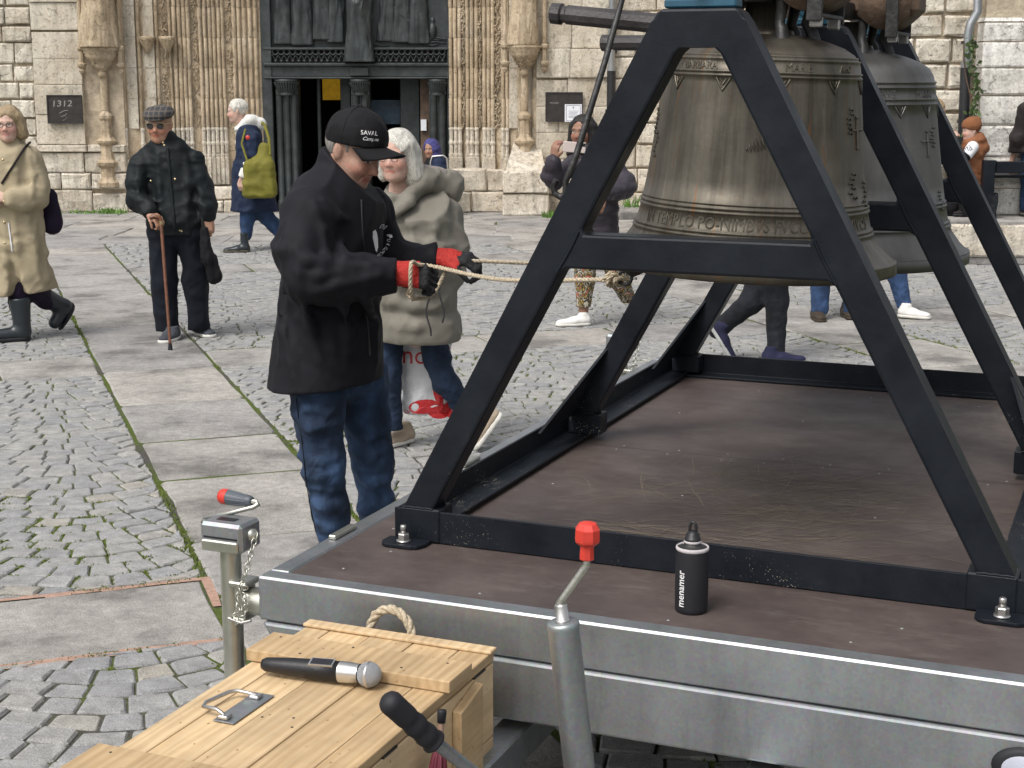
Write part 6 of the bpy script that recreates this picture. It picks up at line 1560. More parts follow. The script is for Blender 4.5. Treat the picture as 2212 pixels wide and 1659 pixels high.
for (hx, hd) in ((A_(742,1300,-.05), (.95,-.3,0)), (A_(838,1290,.20), (.95,-.2,0))):
    hl = np.array([hx[0]-.07, hx[1]+.02, 0]); shoe(man, mb0, hl, hl+nrm(hd)*.29, 'shoe_brown', 'sole_grey', .012, .05, .10)
# ---------------------------------------------------------------- ropes
kn = tw(.555, 1.08, 1.288)
r1 = empty('bell_rope', (mb0[0]+.4, mb0[1], 0), 0, 'pale hemp rope from the man\'s near glove to the near bell, looped below', 'rope', 'bell ropes'); rb1 = np.array(r1.location)
h1 = wr+np.array([.065,-.02,-.0]); lp = A_(893,590,-.23)
rope('rope', [A_(893,648,-.20), A_(887,625,-.245), A_(887,580,-.255), A_(891,566,-.23), A_(905,572,-.20), A_(940,576,-.2), h1*.55+kn*.45-np.array([0,0,.01]), kn-np.array([.03,0,0])], .0072, 'rope_fibre', r1, rb1)
rope('loop', [A_(884,622,-.20), A_(880,636,-.20), A_(890,644,-.21), A_(915,644,-.12), A_(938,632,-.02), A_(953,606,.05), A_(962,585,.08)], .0068, 'rope_fibre', r1, rb1)
rope('knot', [kn+np.array(p) for p in ((-.045,0,-.004),(-.035,-.012,.012),(-.022,0,.018),(-.015,.012,.0),(-.026,0,-.018),(-.034,-.012,-.004),(-.02,-.010,.014),(-.004,.0,.008),(.008,.01,-.008),(-.006,0,-.016),(-.014,-.012,0),(.012,-.004,.004),(.03,0,0))], .0072, 'rope_fibre', r1, rb1)
MB().tube([kn+np.array([.02,0,0])-rb1, kn+np.array([.05,0,.003])-rb1, tw(.600,1.08,1.292)-rb1], .0035, 8).build('hook', MATS['steel'], r1)
r2 = empty('bell_rope', (mb0[0]+.5, mb0[1]+.1, 0), 0, 'pale hemp rope from the man\'s far glove to the far bell', 'rope', 'bell ropes'); rb2 = np.array(r2.location)
e2 = tw(.655, 2.30, 1.205); s2 = wl+np.array([.06,-.03,-.005]); 
rope('rope', [A_(968,570,.05), s2+np.array([.02,0,0]), s2*.5+e2*.5-np.array([0,0,.012]), e2], .0068, 'rope_fibre', r2, rb2)

# ---------------------------------------------------------------- white haired woman in the greige padded coat
Y0 = 7.6
wo_, wb = person(0, 0, 'white-haired woman in greige padded coat and jeans walking behind the rope puller', base=(at(900,800,7.6)[0], 7.6, 0))
HC = A_(858, 336, -.02); HM = frame3(-112, 4); HF, HL, HU = HM; W = lambda f, l, u: HC+f*HF+l*HL+u*HU
s = SDF(.02); add_head(s, HC, HM, .98, .9); nb = A_(868, 408, .04); s.add(cone(W(-.02,0,-.07), nb, .052, .055), .03)
hR = A_(905, 600, -.20)
limb(s, [nb, A_(950,470,.06), A_(972,570,-.02), A_(905,590,-.20)], [.05,.035,.03,.026]); limb(s, [nb, A_(830,480,-.02), A_(835,600,-.05)], [.05,.035,.03]); limb(s, [nb, A_(900,560), A_(900,720)], [.06,.07,.07])
hand(s, A_(905,590,-.20), (-.9,-.3,-.1), (-.2,-.8,.5), 40, 1, .92)
sdf_obj('body', s, .0065, 'skin', wo_, wb, head_col(HC, HM, .98, (.56,.36,.29), brow=(.45,.40,.35)))
s = SDF(.03); s.add(ell(W(-.022,0,.035), (.105,.088,.095), HM)); s.add(cone(W(.02,.07,.05), W(-.02,.088,-.10), .035, .045)); s.add(cone(W(.02,-.07,.05), W(-.02,-.085,-.09), .035, .04)); s.add(cone(W(-.06,.04,.0), W(-.06,.05,-.11), .06, .06))
s.sub(ell(W(.095,.0,-.035), (.075,.062,.105), HM), .02); s.disp = folds(.009, (16,16,5), 3)
sdf_obj('hair', s, .007, 'hair_white', wo_, wb)
gl = MB()
for t in (-1, 1): gl.tube([W(.098+.004*math.cos(a), t*.033+.020*math.cos(a), -.004+.015*math.sin(a))-wb for a in np.linspace(0, 6.283, 15)], .0016, 5, False); gl.tube([W(.096,t*.053,.0)-wb, W(.02,t*.08,.006)-wb], .0014, 5)
gl.build('glasses', MATS['glasses_frame'], wo_)
BF = np.array([math.cos(R(-128)), math.sin(R(-128)), 0]); s = SDF(.03)
s.add(cone(A_(898,450,.02), A_(900,570,.0), .185, .205, (BF, 1.25))); s.add(cone(A_(900,570,.0), A_(902,745,.0), .205, .235, (BF, 1.2))); s.add(cone(A_(882,438,.04), A_(950,458,.06), .075, .09)); s.add(cone(A_(866,440,.02), A_(830,468,-.04), .07, .085))
limb(s, [A_(953,465,.06), A_(968,530,.03), A_(965,585,-.04), A_(918,592,-.19)], [.098,.095,.090,.075]); limb(s, [A_(832,470,-.04), A_(838,560,-.06), A_(855,640,-.08)], [.09,.085,.07])
def zq(P):
    z = P[:,2]; zlow = A_(900,610)[2]; w_ = 1/(1+np.exp((z-zlow)*30)); return quilt(.15, .016, .02)(P)*w_
crease(s, [[(925,440),(940,500),(944,560)], [(930,520),(955,535),(985,530)], [(928,556),(955,566),(982,560)], [(900,585),(940,582),(975,576)], [(850,470),(862,520),(858,580)], [(885,470),(895,540),(890,600)], [(850,655),(900,662),(975,655)], [(848,700),(905,706),(980,698)], [(905,620),(935,630),(965,622)]], .018, .035)
s.disp = folds(.013, (5,5,6), 31, True, 1.5, zq); s.clip((0,0,-1), A_(900,733)); s.clip((.0,-.6,.8), A_(865,408,.03)); ct = s
co = sdf_obj('coat', s, .0095, 'greige', wo_, wb)
# hood lying behind the neck, open collar
s = SDF(.03); s.add(cone(A_(872,432,-.09), A_(918,390,.03), .036, .060)); s.add(cone(A_(918,390,.03), A_(965,405,.12), .075, .085)); s.add(cone(A_(965,405,.12), A_(900,400,.17), .08, .07)); s.add(cone(A_(828,448,-.12), A_(848,428,-.10), .03, .032)); s.add(cone(A_(856,456,-.15), A_(884,434,-.11), .028, .036))
s.sub(cone(A_(905,365,.06), A_(950,372,.10), .050, .055), .02); s.sub(cone(W(-.01,0,-.10), W(.02,0,-.02), .075, .08), .02); s.disp = folds(.014, (8,8,8), 7)
sdf_obj('hood', s, .009, 'greige', co, wb)
s = SDF(.02); s.add(cone(A_(912,374,.08), A_(948,382,.11), .045, .05)); sdf_obj('hood_lining', s, .012, 'greige_lining', co, wb)
for dx in (0, 28):
    MB().tube([A_(926+dx, 600+14*k, -.23-.004*k)-wb+np.array([.012*math.sin(k*.9+dx), 0, 0]) for k in range(0, 10-dx//14)], .0045, 6).build('drawcord', MATS['iron'], co)
s = SDF(.02); s.add(cone(A_(855,690), A_(940,690), .10, .10)); limb(s, [A_(842,745,.04), A_(842,830,.03), A_(848,925,.05)], [.066,.057,.05]); limb(s, [A_(938,745,.0), A_(958,820,-.02), A_(1010,888,.06), A_(1050,915,.05)], [.076,.064,.052,.046])
s.disp = folds(.010, (9,9,12), 15); s.clip((0,0,1), A_(900,715)); s.clip((0,0,-1), A_(850,932)); sdf_obj('jeans', s, .0105, 'denim_dark', wo_, wb, jeans_col(.45, 1.3, 9))
p = gnd(868, 962); shoe(wo_, wb, p+np.array([.045,.10,0]), p+np.array([-.10,-.08,0]), 'suede_beige', 'sole_white', .009, .045, .10)
hh = A_(1086, 898, .0); tt = A_(1030, 974, -.02); shoe(wo_, wb, hh, tt, 'suede_beige', 'sole_white', .009, .048, .095, up=(-.75,.0,.62))
# plastic carrier bag
bg_, bgb = empty('carrier_bag', at(925,890,7.72), 0, 'white plastic carrier bag with red flower print hanging beside the walking woman', 'bag'), at(925,890,7.72)
Y0 = 7.72; s = SDF(.04); s.add(cone(A_(918,800), A_(925,868), .115, .150, ((0,1,0), 2.2))); s.add(cone(A_(918,765), A_(920,800), .08, .115, ((0,1,0), 2.2))); s.add(cone(A_(885,742), A_(905,790), .035, .08, ((0,1,0), 2))); s.add(cone(A_(962,742), A_(945,790), .035, .08, ((0,1,0), 2)))
s.disp = folds(.016, (9,9,6), 41); s.clip((0,0,-1), A_(900,893)); sdf_b = s; bo = sdf_obj('bag_body', s, .009, 'bag_plastic', bg_, bgb)
def disc(cx, cy, rx, ry, rot=0, n=22):
    return np.array([(cx+rx*math.cos(a)*math.cos(rot)-ry*math.sin(a)*math.sin(rot), cy+rx*math.cos(a)*math.sin(rot)+ry*math.sin(a)*math.cos(rot), 0) for a in np.linspace(0, 2*math.pi, n, endpoint=False)])
for (px, py, rx, ry, rt_) in ((918,873,.085,.045,.1),(955,848,.040,.085,.35),(975,880,.045,.05,0),(950,885,.06,.04,0)):
    c = A_(px, py); V = np.vstack([[[0,0,0]], disc(0,0,rx*.95,ry*.85,rt_)]); decal(V, [(0, 1+i, 1+(i+1) % 22) for i in range(22)], c, (1,0,0), (0,0,1), (0,-1,0), sdf_b, .004+.0008*len(bo.children), 'flower_petal', 'bag_red', bo, bgb)
for k in range(5):
    a = 2*math.pi*k/5+.3; c = A_(957,755)+np.array([.022*math.cos(a),0,.022*math.sin(a)]); V = np.vstack([[[0,0,0]], disc(0,0,.016,.011,a)]); decal(V, [(0, 1+i, 1+(i+1) % 22) for i in range(22)], c, (1,0,0), (0,0,1), (0,-1,0), sdf_b, .003, 'flower_petal', 'bag_red', bo, bgb)
V, F = text_geo('no', .13, 0); decal(V, F, A_(868, 782), (1,0,0), (0,0,1), (0,-1,0), sdf_b, .003, 'lettering', 'bag_red', bo, bgb)
V, F = text_geo('cart', .035, 0); decal(V, F, A_(872, 889), (1,0,0), (0,0,1), (0,-1,0), sdf_b, .003, 'lettering', 'bag_red', bo, bgb)

# ---------------------------------------------------------------- old man with the cane
Y0 = 11.05
om, ob = person(392, 730, 'elderly man in flat cap and sunglasses, black jacket, leaning on a cane')
HC = A_(345, 268); HM = frame3(-97, 6); HF, HL, HU = HM; W = lambda f, l, u: HC+f*HF+l*HL+u*HU
s = SDF(.02); add_head(s, HC, HM, 1.04, 1.0); nb = A_(352, 318, .06); s.add(cone(W(-.02,0,-.07), nb, .06, .065), .03)
wR, wL = A_(322, 458, -.22), A_(450, 470, -.05)
limb(s, [nb, A_(305,345,.02), A_(288,425,-.05), wR], [.05,.035,.03,.028]); limb(s, [nb, A_(425,345,.05), A_(452,420,.02), wL], [.05,.035,.03,.028]); limb(s, [nb, A_(370,400,.03), A_(380,500,.03)], [.06,.07,.07])
hand(s, wR, (.75,-.35,-.55), (.1,-.35,.9), 50, 1, 1.0, 25); hand(s, wL, (-.1,-.15,-1), (.3,-.9,.2), 48, -1, 1.0, 20)
sdf_obj('body', s, .0075, 'skin', om, ob, head_col(HC, HM, 1.04, SKT, brow=(.3,.27,.24)))
s = SDF(.02); s.add(ell(W(.012,0,.075), (.128,.104,.052), frame3(-97, 12))); s.add(ell(W(-.03,0,.075), (.10,.098,.050), HM)); s.clip(-HU, W(0,0,.045)); s.disp = folds(.004, (14,14,14), 3); fc = sdf_obj('flat_cap', s, .008, 'plaid', om, ob)
s = SDF(.01); s.add(ell(W(.085,0,.052), (.055,.075,.016), frame3(-97, 16))); sdf_obj('peak', s, .007, 'plaid', fc, ob)
gm = MB()
for t in (-1, 1):
    lens = [W(.100-.010*abs(x)/.03, t*(.034+x), y) for x, y in ((-.024,.016),(.026,.018),(.030,.0),(.022,-.020),(-.010,-.022),(-.024,-.008))]
    MB().add([p-ob for p in lens]+[p-ob+HF*.004 for p in lens], [tuple(range(6)), tuple(range(11,5,-1))]+[(i,(i+1)%6,6+(i+1)%6,6+i) for i in range(6)]).build('sunglass_lens', MATS['glasses_lens'], om)
    gm.tube([p-ob for p in lens+lens[:1]], .0026, 5, False); gm.tube([W(.09,t*.062,.010)-ob, W(-.01,t*.088,.010)-ob], .004, 5)
gm.tube([W(.102,-.012,.010)-ob, W(.104,.012,.010)-ob], .003, 5); gm.build('sunglasses', MATS['brass'], om)
BF = np.array([math.cos(R(-97)), math.sin(R(-97)), 0]); s = SDF(.03)
s.add(cone(A_(366,350,.05), A_(380,470,.03), .185, .205, (BF, 1.3))); s.add(cone(A_(380,470,.03), A_(384,520,.03), .205, .195, (BF, 1.25))); s.add(cone(A_(355,318,.06), A_(312,348,.04), .075, .082)); s.add(cone(A_(360,318,.06), A_(415,348,.07), .075, .082)); s.add(cone(A_(353,318,.03), A_(355,300,.02), .09, .083), .03)
limb(s, [A_(308,352,.02), A_(296,395,-.02), A_(298,432,-.06), A_(322,456,-.20)], [.088,.082,.078,.058]); limb(s, [A_(418,352,.06), A_(434,400,.04), A_(444,440,.0), A_(450,466,-.04)], [.088,.082,.074,.055])
crease(s, [[(300,360),(296,400),(302,430)], [(285,420),(305,432),(325,440)], [(340,330),(345,400),(350,470)], [(402,340),(408,400),(402,470)], [(425,400),(440,420),(452,425)], [(330,480),(380,486),(430,480)], [(430,440),(445,450),(458,448)]], .02, .04)
s.disp = folds(.014, (6,6,9), 51, True, 1.6); s.clip((0,0,-1), A_(380,506)); jk = sdf_obj('jacket', s, .012, 'jacket_black', om, ob); os_ = s
sb = MB().lathe([(0,.004),(.008,.003),(.009,0)], 8, (0,0,0), True, (0,-1,0)).mesh('snap')
for px, py in ((326,391),(378,387),(352,308),(355,314),(388,497),(392,499)):
    dv = nrm(A_(px, py)-np.array([0,0,CAM_H])); P = march([A_(px, py, -.4)], dv, os_)
    link('snap', sb, MATS['brass'], jk, P[0]-ob)
P = np.array([A_(362+1.6*t, 318+18*t, -.4) for t in range(11)], np.float32)
P = march(P, nrm(A_(365,410)-np.array([0,0,CAM_H])), os_)
MB().tube(list(P-ob), .012, 6).build('front_placket', MATS['jacket_black'], jk)
s = SDF(.02); s.add(cone(A_(356,500,.03), A_(410,500,.03), .12, .12)); limb(s, [A_(350,510,.03), A_(355,610,.0), A_(362,716,.0)], [.108,.092,.082]); limb(s, [A_(415,510,.03), A_(422,600,.03), A_(430,702,.05)], [.108,.092,.080])
s.disp = folds(.014, (7,7,5), 61); s.clip((0,0,1), A_(380,490)); s.clip((0,0,-1), (0,0,.055)); sdf_obj('trousers', s, .013, 'trouser_navy', om, ob)
p = gnd(360, 742); shoe(om, ob, p+np.array([.01,.24,0]), p+np.array([-.02,-.02,0]), 'shoe_grey', 'sole_white', .010, .055, .085); p = gnd(435, 730); shoe(om, ob, p+np.array([-.07,.20,0]), p+np.array([.075,.0,0]), 'shoe_grey', 'sole_white', .010, .055, .085)
c0 = A_(348, 480, -.28); c1 = gnd(368, 757)
cn = empty('walking_cane', c1, 0, 'brown wooden walking cane with pale collar under the old man\'s hand', 'cane')
MB().tube([c0-c1+np.array([0,0,-.01]), np.array([0,0,.05])], [.0125,.0105], 12).build('stick', MATS['cane_wood'], cn); MB().tube([np.array([0,0,.001]), np.array([0,0,.05])], [.018,.012], 12).build('rubber_tip', MATS['black_rubber'], cn)
MB().tube([c0-c1+np.array([0,0,-.025]), c0-c1+np.array([0,0,.01])], .0145, 12).build('collar', MATS['brass'], cn); MB().tube([c0-c1+np.array([0,0,.01]), c0-c1+np.array([-.01,0,.035]), c0-c1+np.array([-.05,.0,.04]), c0-c1+np.array([-.08,.0,.03])], [.013,.014,.014,.012], 10).build('handle', MATS['cane_wood'], cn)
u0 = A_(440, 497, -.08); u1 = A_(468, 612, -.05); ub2 = empty('folded_umbrella', u1, 0, 'folded black umbrella hanging from the old man\'s left hand', 'umbrella')
s = SDF(.03); s.add(cone(u0, A_(452,560,-.07), .035, .045)); s.add(cone(A_(452,560,-.07), A_(462,598,-.05), .048, .055)); s.disp = folds(.018, (16,16,6), 3); sdf_obj('cloth', s, .010, 'trouser_black', ub2, u1)
MB().tube([u0-u1, u0-u1+np.array([-.01,0,.10])], .012, 8).build('handle', MATS['black_plastic'], ub2)

# ---------------------------------------------------------------- blonde woman in the khaki coat
Y0 = 11.0
bw, bb_ = person(45, 735, 'smiling blonde woman in long khaki coat and dark rubber boots at the left edge')
HC = A_(18, 268); HM = frame3(-88, 2); HF, HL, HU = HM; W = lambda f, l, u: HC+f*HF+l*HL+u*HU
s = SDF(.02); add_head(s, HC, HM, .98, .9); nb = A_(12, 322, .04); s.add(cone(W(-.02,0,-.07), nb, .052, .055), .03); wL = A_(15, 428, -.2)
limb(s, [nb, A_(65,345,.05), A_(88,420,.0), wL], [.05,.035,.03,.026]); limb(s, [nb, A_(-40,345,.05), A_(-60,420,.0), A_(-30,430,-.15)], [.05,.035,.03,.026]); limb(s, [nb, A_(20,400), A_(25,520)], [.06,.07,.07]); hand(s, wL, (-.95,-.2,.1), (.0,-.9,.4), 35, 1, .92); hand(s, A_(-30,430,-.15), (.9,-.3,0), (0,-.9,.4), 35, -1, .92)
sdf_obj('body', s, .0075, 'skin', bw, bb_, head_col(HC, HM, .98, SKP, lip=(.50,.20,.19), brow=(.32,.24,.16)))
s = SDF(.03); s.add(ell(W(-.018,0,.04), (.106,.092,.094), HM)); s.add(cone(W(.01,.075,.05), W(-.01,.090,-.07), .035, .042)); s.add(cone(W(.01,-.075,.05), W(-.01,-.085,-.07), .035, .04)); s.add(cone(W(-.06,0,.0), W(-.06,.0,-.07), .085, .085)); s.sub(ell(W(.10,.006,-.025), (.075,.066,.092), HM), .015); s.disp = folds(.007, (18,18,6), 3); sdf_obj('hair', s, .0075, 'hair_blonde', bw, bb_)
gl = MB()
for t in (-1, 1): gl.tube([W(.098, t*.033+.023*math.cos(a), -.002+.015*math.sin(a))-bb_ for a in np.linspace(0, 6.283, 13)], .0022, 5, False)
gl.tube([W(.1,-.011,.003)-bb_, W(.1,.011,.003)-bb_], .002, 5); gl.build('glasses', MATS['glasses_frame'], bw)
BF = np.array([math.cos(R(-110)), math.sin(R(-110)), 0]); s = SDF(.03)
s.add(cone(A_(18,360,.04), A_(28,450,.03), .20, .205, (BF, 1.3))); s.add(cone(A_(28,450,.03), A_(40,640,.04), .205, .25, (BF, 1.25))); s.add(cone(A_(15,328,.05), A_(62,345,.05), .08, .10)); s.add(cone(A_(12,328,.05), A_(-38,345,.05), .08, .10)); s.add(cone(A_(14,330,.03), A_(22,305,.03), .09, .088), .03); s.add(cone(A_(45,315,.06), A_(20,310,.08), .04, .05))
limb(s, [A_(66,352,.04), A_(82,400,.0), A_(80,426,-.04), A_(24,428,-.19)], [.092,.086,.08,.06]); limb(s, [A_(-40,352,.04), A_(-58,410,.0), A_(-30,430,-.14)], [.105,.095,.065]); s.add(cone(A_(70,560,.06), A_(100,640,.10), .10, .12)); 
s.sub(cone(A_(22,560,-.20), A_(38,680,-.20), .02, .10, ((0,1,0), .5)), .03)
crease(s, [[(60,340),(72,380),(70,420)], [(20,440),(50,446),(85,440)], [(30,470),(36,540),(40,600)], [(62,470),(75,540),(84,610)], [(88,480),(98,550),(102,610)], [(10,480),(12,540),(14,600)], [(40,330),(30,370),(34,410)]], .022, .04)
s.disp = folds(.015, (5,5,4), 71, True, 1.6); s.clip((.12,0,-1), A_(60,632)); kc = sdf_obj('coat', s, .012, 'khaki', bw, bb_); ks = s
def wrapline(pts, sdf, r, name, mat, par, b):
    dv = nrm(np.mean(pts, 0)-np.array([0,0,CAM_H])); P = march(pts, dv, sdf, .8)-dv*.008
    MB().tube(list(P-b), r, 6).build(name, MATS[mat], par)
wrapline([A_(66,306,-.5), A_(61,311,-.5)]+[A_(54-6.5*t, 318+10*t, -.5) for t in range(9)], ks, .0085, 'bag_strap', 'brown_black', bw, bb_); wrapline([A_(18+2.2*t, 480+16*t, -.5) for t in range(5)], ks, .006, 'drawcord', 'white_cloth', kc, bb_)
for k in range(5): 
    dv = nrm(A_(6+k*1.0, 345+45*k)-np.array([0,0,CAM_H])); P = march([A_(6+k*1.0, 345+45*k, -.5)], dv, ks, .8)
    link('button', sb, MATS['white_print'], kc, P[0]-bb_)
s = SDF(.03); limb(s, [A_(40,560), A_(42,660,.0)], [.10,.075]); limb(s, [A_(60,560,.05), A_(75,625,.06), A_(100,648,.15)], [.10,.08,.07]); s.disp = folds(.008, (8,8,8), 2); sdf_obj('trousers', s, .013, 'purple', bw, bb_)
def welly(a, b, toe, nm='rubber_boot'):
    s = SDF(.035); a, b, toe = map(np.array, (a, b, toe)); d = nrm(toe-b); up = nrm(a-b); s.add(cone(a, b+up*.06, .078, .058)); s.add(cone(b+up*.045, toe-d*.05+up*.035, .052, .045)); s.clip(-up, b-up*.0); s.clip(up, a-up*.02); o_ = sdf_obj(nm, s, .010, 'boot_rubber', bw, bb_)
    s = SDF(.02); s.add(cone(b+up*.008, toe-d*.05+up*.008, .055, .052)); s.clip(-up, b-up*.012); s.clip(up, b+up*.018); sdf_obj('sole', s, .009, 'black_rubber', o_, bb_)
p = gnd(45, 738); welly((p[0]-.01,p[1]+.06,.33), (p[0]-.0,p[1]+.06,.012), (p[0]-.20,p[1]-.04,.012)); a = A_(88,640,.12); b = A_(150,668,.30); welly(a, b, A_(118,712,.20))
pb, pbb = empty('shoulder_bag', A_(116,480,.15), 0, 'dark purple bag hanging behind the blonde woman\'s back', 'bag'), A_(116,480,.15)
s = SDF(.04); s.add(cone(A_(104,425,.15), A_(112,480,.15), .06, .085, ((0,1,0), 1.4))); s.disp = folds(.012, (8,8,8), 4); sdf_obj('bag_body', s, .013, 'purple', pb, pbb)
# ---------------------------------------------------------------- woman with the olive bag, far left
Y0 = 16.9
fw, fb_ = person(530, 545, 'short white-haired woman in navy coat walking left with an olive shoulder bag')
HC = A_(512, 240); HM = frame3(183, 6); HF, HL, HU = HM; W = lambda f, l, u: HC+f*HF+l*HL+u*HU
s = SDF(.02); add_head(s, HC, HM, 1.0, 1.0); nb = A_(527, 275, .0); s.add(cone(W(-.02,0,-.07), nb, .05, .055), .03); wA = A_(522, 386, -.26)
limb(s, [nb, A_(545,300,-.18), A_(540,345,-.24), wA], [.05,.035,.03,.026]); limb(s, [nb, A_(545,370), A_(545,450)], [.06,.07,.07]); hand(s, wA, (-.1,-.05,-1), (-.3,-.9,.1), 40, 1, .95)
sdf_obj('body', s, .010, 'skin', fw, fb_, head_col(HC, HM, 1.0, SKP, brow=(.5,.48,.45)))
s = SDF(.02); s.add(ell(W(-.022,0,.042), (.106,.088,.092), HM)); s.sub(ell(W(.10,0,-.03), (.075,.1,.085), HM), .015); s.disp = folds(.008, (18,18,12), 3); s.clip(-HU, W(0,0,-.06)); sdf_obj('hair', s, .010, 'hair_white', fw, fb_)
s = SDF(.03); limb(s, [A_(517,278,-.05), A_(540,262,-.06), A_(560,268,.02), A_(545,262,.08), A_(520,276,.06)], [.05,.065,.07,.065,.05]); s.disp = folds(.01, (9,9,9), 3); sdf_obj('fleece_hood', s, .013, 'white_fleece', fw, fb_)
s = SDF(.03); BF = np.array([-1,.05,0]); s.add(cone(A_(538,300), A_(540,370), .19, .20, ((1,0,0), 1.3))); s.add(cone(A_(540,370), A_(545,470), .21, .25, ((1,0,0), 1.1))); limb(s, [A_(545,300,-.17), A_(543,340,-.24), A_(534,362,-.27)], [.11,.095,.08]); s.add(cone(A_(560,420), A_(572,465), .16, .18))
s.disp = folds(.018, (5,5,6), 5, True, 1.3, quilt(.10, .006)); s.clip((0,0,-1), A_(540,456)); s.clip((0,0,1), A_(540,268)); sdf_obj('coat', s, .015, 'navy_coat', fw, fb_)
s = SDF(.02); limb(s, [A_(536,356,-.27), A_(524,386,-.27)], [.062,.055]); s.clip(nrm(A_(524,386)-A_(536,356)), A_(525,384,-.27)); sdf_obj('cuff', s, .012, 'white_fleece', fw, fb_)
MB().lathe([(0,.004),(.022,.003),(.024,0)], 10, A_(535,297,-.345)-fb_, True, (0,-1,0)).build('pink_patch', MATS['red_plastic'], fw)
s = SDF(.03); s.add(cone(A_(545,440), A_(560,450), .13, .13)); limb(s, [A_(535,450,-.05), A_(533,480,-.05), A_(532,508,-.05)], [.09,.075,.06]); limb(s, [A_(560,450,.05), A_(590,485,.05), A_(612,510,.06)], [.10,.08,.06]); s.disp = folds(.01, (8,8,10), 3); s.clip((0,0,1), A_(545,435)); sdf_obj('jeans', s, .014, 'denim_mid', fw, fb_, jeans_col(.6, 1.6, 3))
p = gnd(512, 545); shoe(fw, fb_, p+np.array([.13,.03,0]), p+np.array([-.14,-.03,0]), 'boot_rubber', 'sole_olive', .013, .052, .20, name='boot'); p = A_(618,525,.06); shoe(fw, fb_, p+np.array([.06,0,.06]), p+np.array([-.08,0,-.12]), 'boot_rubber', 'sole_olive', .013, .052, .16, up=(-.6,0,.7), name='boot')
ol, olb = empty('shoulder_bag', A_(562,425,-.36), 0, 'large olive green fabric bag on the navy-coated woman\'s shoulder', 'bag'), A_(562,425,-.36)
s = SDF(.05); s.add(bx(A_(561,385,-.36), (.165,.075,.20), .06)); s.add(bx(A_(562,408,-.36), (.175,.08,.09), .05)); s.add(cone(A_(570,322,-.30), A_(566,345,-.34), .07, .09, ((0,1,0), 1.6))); s.disp = folds(.016, (6,6,6), 8); sdf_obj('bag_body', s, .014, 'olive_bag', ol, olb)
MB().tube([A_(583,335,-.34)-olb, A_(581,300,-.28)-olb, A_(572,270,-.12)-olb, A_(560,262,.04)-olb], .018, 8).build('strap', MATS['olive_bag'], ol); MB().tube([A_(535,350,-.40)-olb, A_(522,310,-.36)-olb, A_(530,280,-.2)-olb], .012, 8).build('strap', MATS['olive_bag'], ol)
# ---------------------------------------------------------------- woman photographing with a phone
Y0 = 11.65
pw, pb_ = person(1290, 700, 'dark-haired woman in plum padded coat and patterned leggings holding up a phone')
HC = A_(1258, 284); HM = frame3(-118, 2); HF, HL, HU = HM; W = lambda f, l, u: HC+f*HF+l*HL+u*HU
s = SDF(.02); add_head(s, HC, HM, .98, .85); nb = A_(1278, 335, .05); s.add(cone(W(-.02,0,-.07), nb, .052, .055), .03); w1 = A_(1196, 345, -.30); w2 = A_(1302, 420, -.30)
limb(s, [nb, A_(1235,355,.0), A_(1188,385,-.2), w1], [.05,.035,.03,.026]); limb(s, [nb, A_(1335,360,.05), A_(1362,410,-.05), w2], [.05,.035,.03,.026]); limb(s, [nb, A_(1290,420), A_(1290,500)], [.06,.07,.07]); hand(s, w1, (.12,-.1,1), (-.75,-.65,0), 38, 1, .98, 35); hand(s, w2, (-.25,-.25,-1), (.2,-.9,.2), 30, 1, .95)
limb(s, [A_(1262,645,-.02), A_(1260,690,-.02)], [.04,.035])
sdf_obj('body', s, .008, 'skin', pw, pb_, head_col(HC, HM, .98, SKD, lip=(.17,.06,.055), brow=(.02,.015,.013)))
s = SDF(.03); s.add(ell(W(-.02,0,.035), (.108,.092,.098), HM)); s.add(cone(W(-.02,.078,.03), W(.0,.085,-.16), .04, .05)); s.add(cone(W(-.02,-.078,.03), W(.0,-.085,-.16), .04, .045)); s.add(cone(W(-.06,0,0), W(-.06,0,-.15), .085, .09)); s.sub(ell(W(.10,0,-.03), (.085,.07,.105), HM), .012); s.disp = folds(.006, (18,18,5), 3); sdf_obj('hair', s, .009, 'hair_dark', pw, pb_)
BF = np.array([math.cos(R(-100)), math.sin(R(-100)), 0]); s = SDF(.03); s.add(cone(A_(1285,375,.04), A_(1288,450,.03), .165, .165, (BF, 1.2))); s.add(cone(A_(1288,450,.03), A_(1290,540,.03), .165, .155, (BF, 1.2))); s.add(cone(A_(1278,338,.05), A_(1240,358,.03), .07, .078)); s.add(cone(A_(1282,338,.05), A_(1322,360,.06), .07, .078))
limb(s, [A_(1232,362,.0), A_(1200,385,-.18), A_(1192,380,-.24), A_(1196,352,-.30)], [.078,.075,.072,.06]); limb(s, [A_(1325,365,.05), A_(1350,398,.0), A_(1348,408,-.08), A_(1312,418,-.27)], [.085,.082,.078,.058]); s.disp = folds(.013, (6,6,7), 5, True, 1.2, quilt(.085, .010)); s.clip((0,0,-1), A_(1290,530)); pc = sdf_obj('coat', s, .012, 'plum_coat', pw, pb_)
s = SDF(.02); limb(s, [A_(1275,325,-.12), A_(1300,322,-.02)], [.055,.06]); sdf_obj('scarf', s, .014, 'brown_black', pw, pb_)
s = SDF(.03); s.add(cone(A_(1270,520), A_(1310,520), .13, .13)); limb(s, [A_(1265,530,.0), A_(1264,600,-.02), A_(1261,663,-.02)], [.10,.078,.056]); limb(s, [A_(1312,530,.02), A_(1335,600,.05), A_(1362,655,.25)], [.10,.078,.055]); s.disp = folds(.004, (10,10,10), 3); s.clip((0,0,-1), A_(1262,662)); s.clip((0,0,1), A_(1290,510)); sdf_obj('leggings', s, .011, 'leggings', pw, pb_)
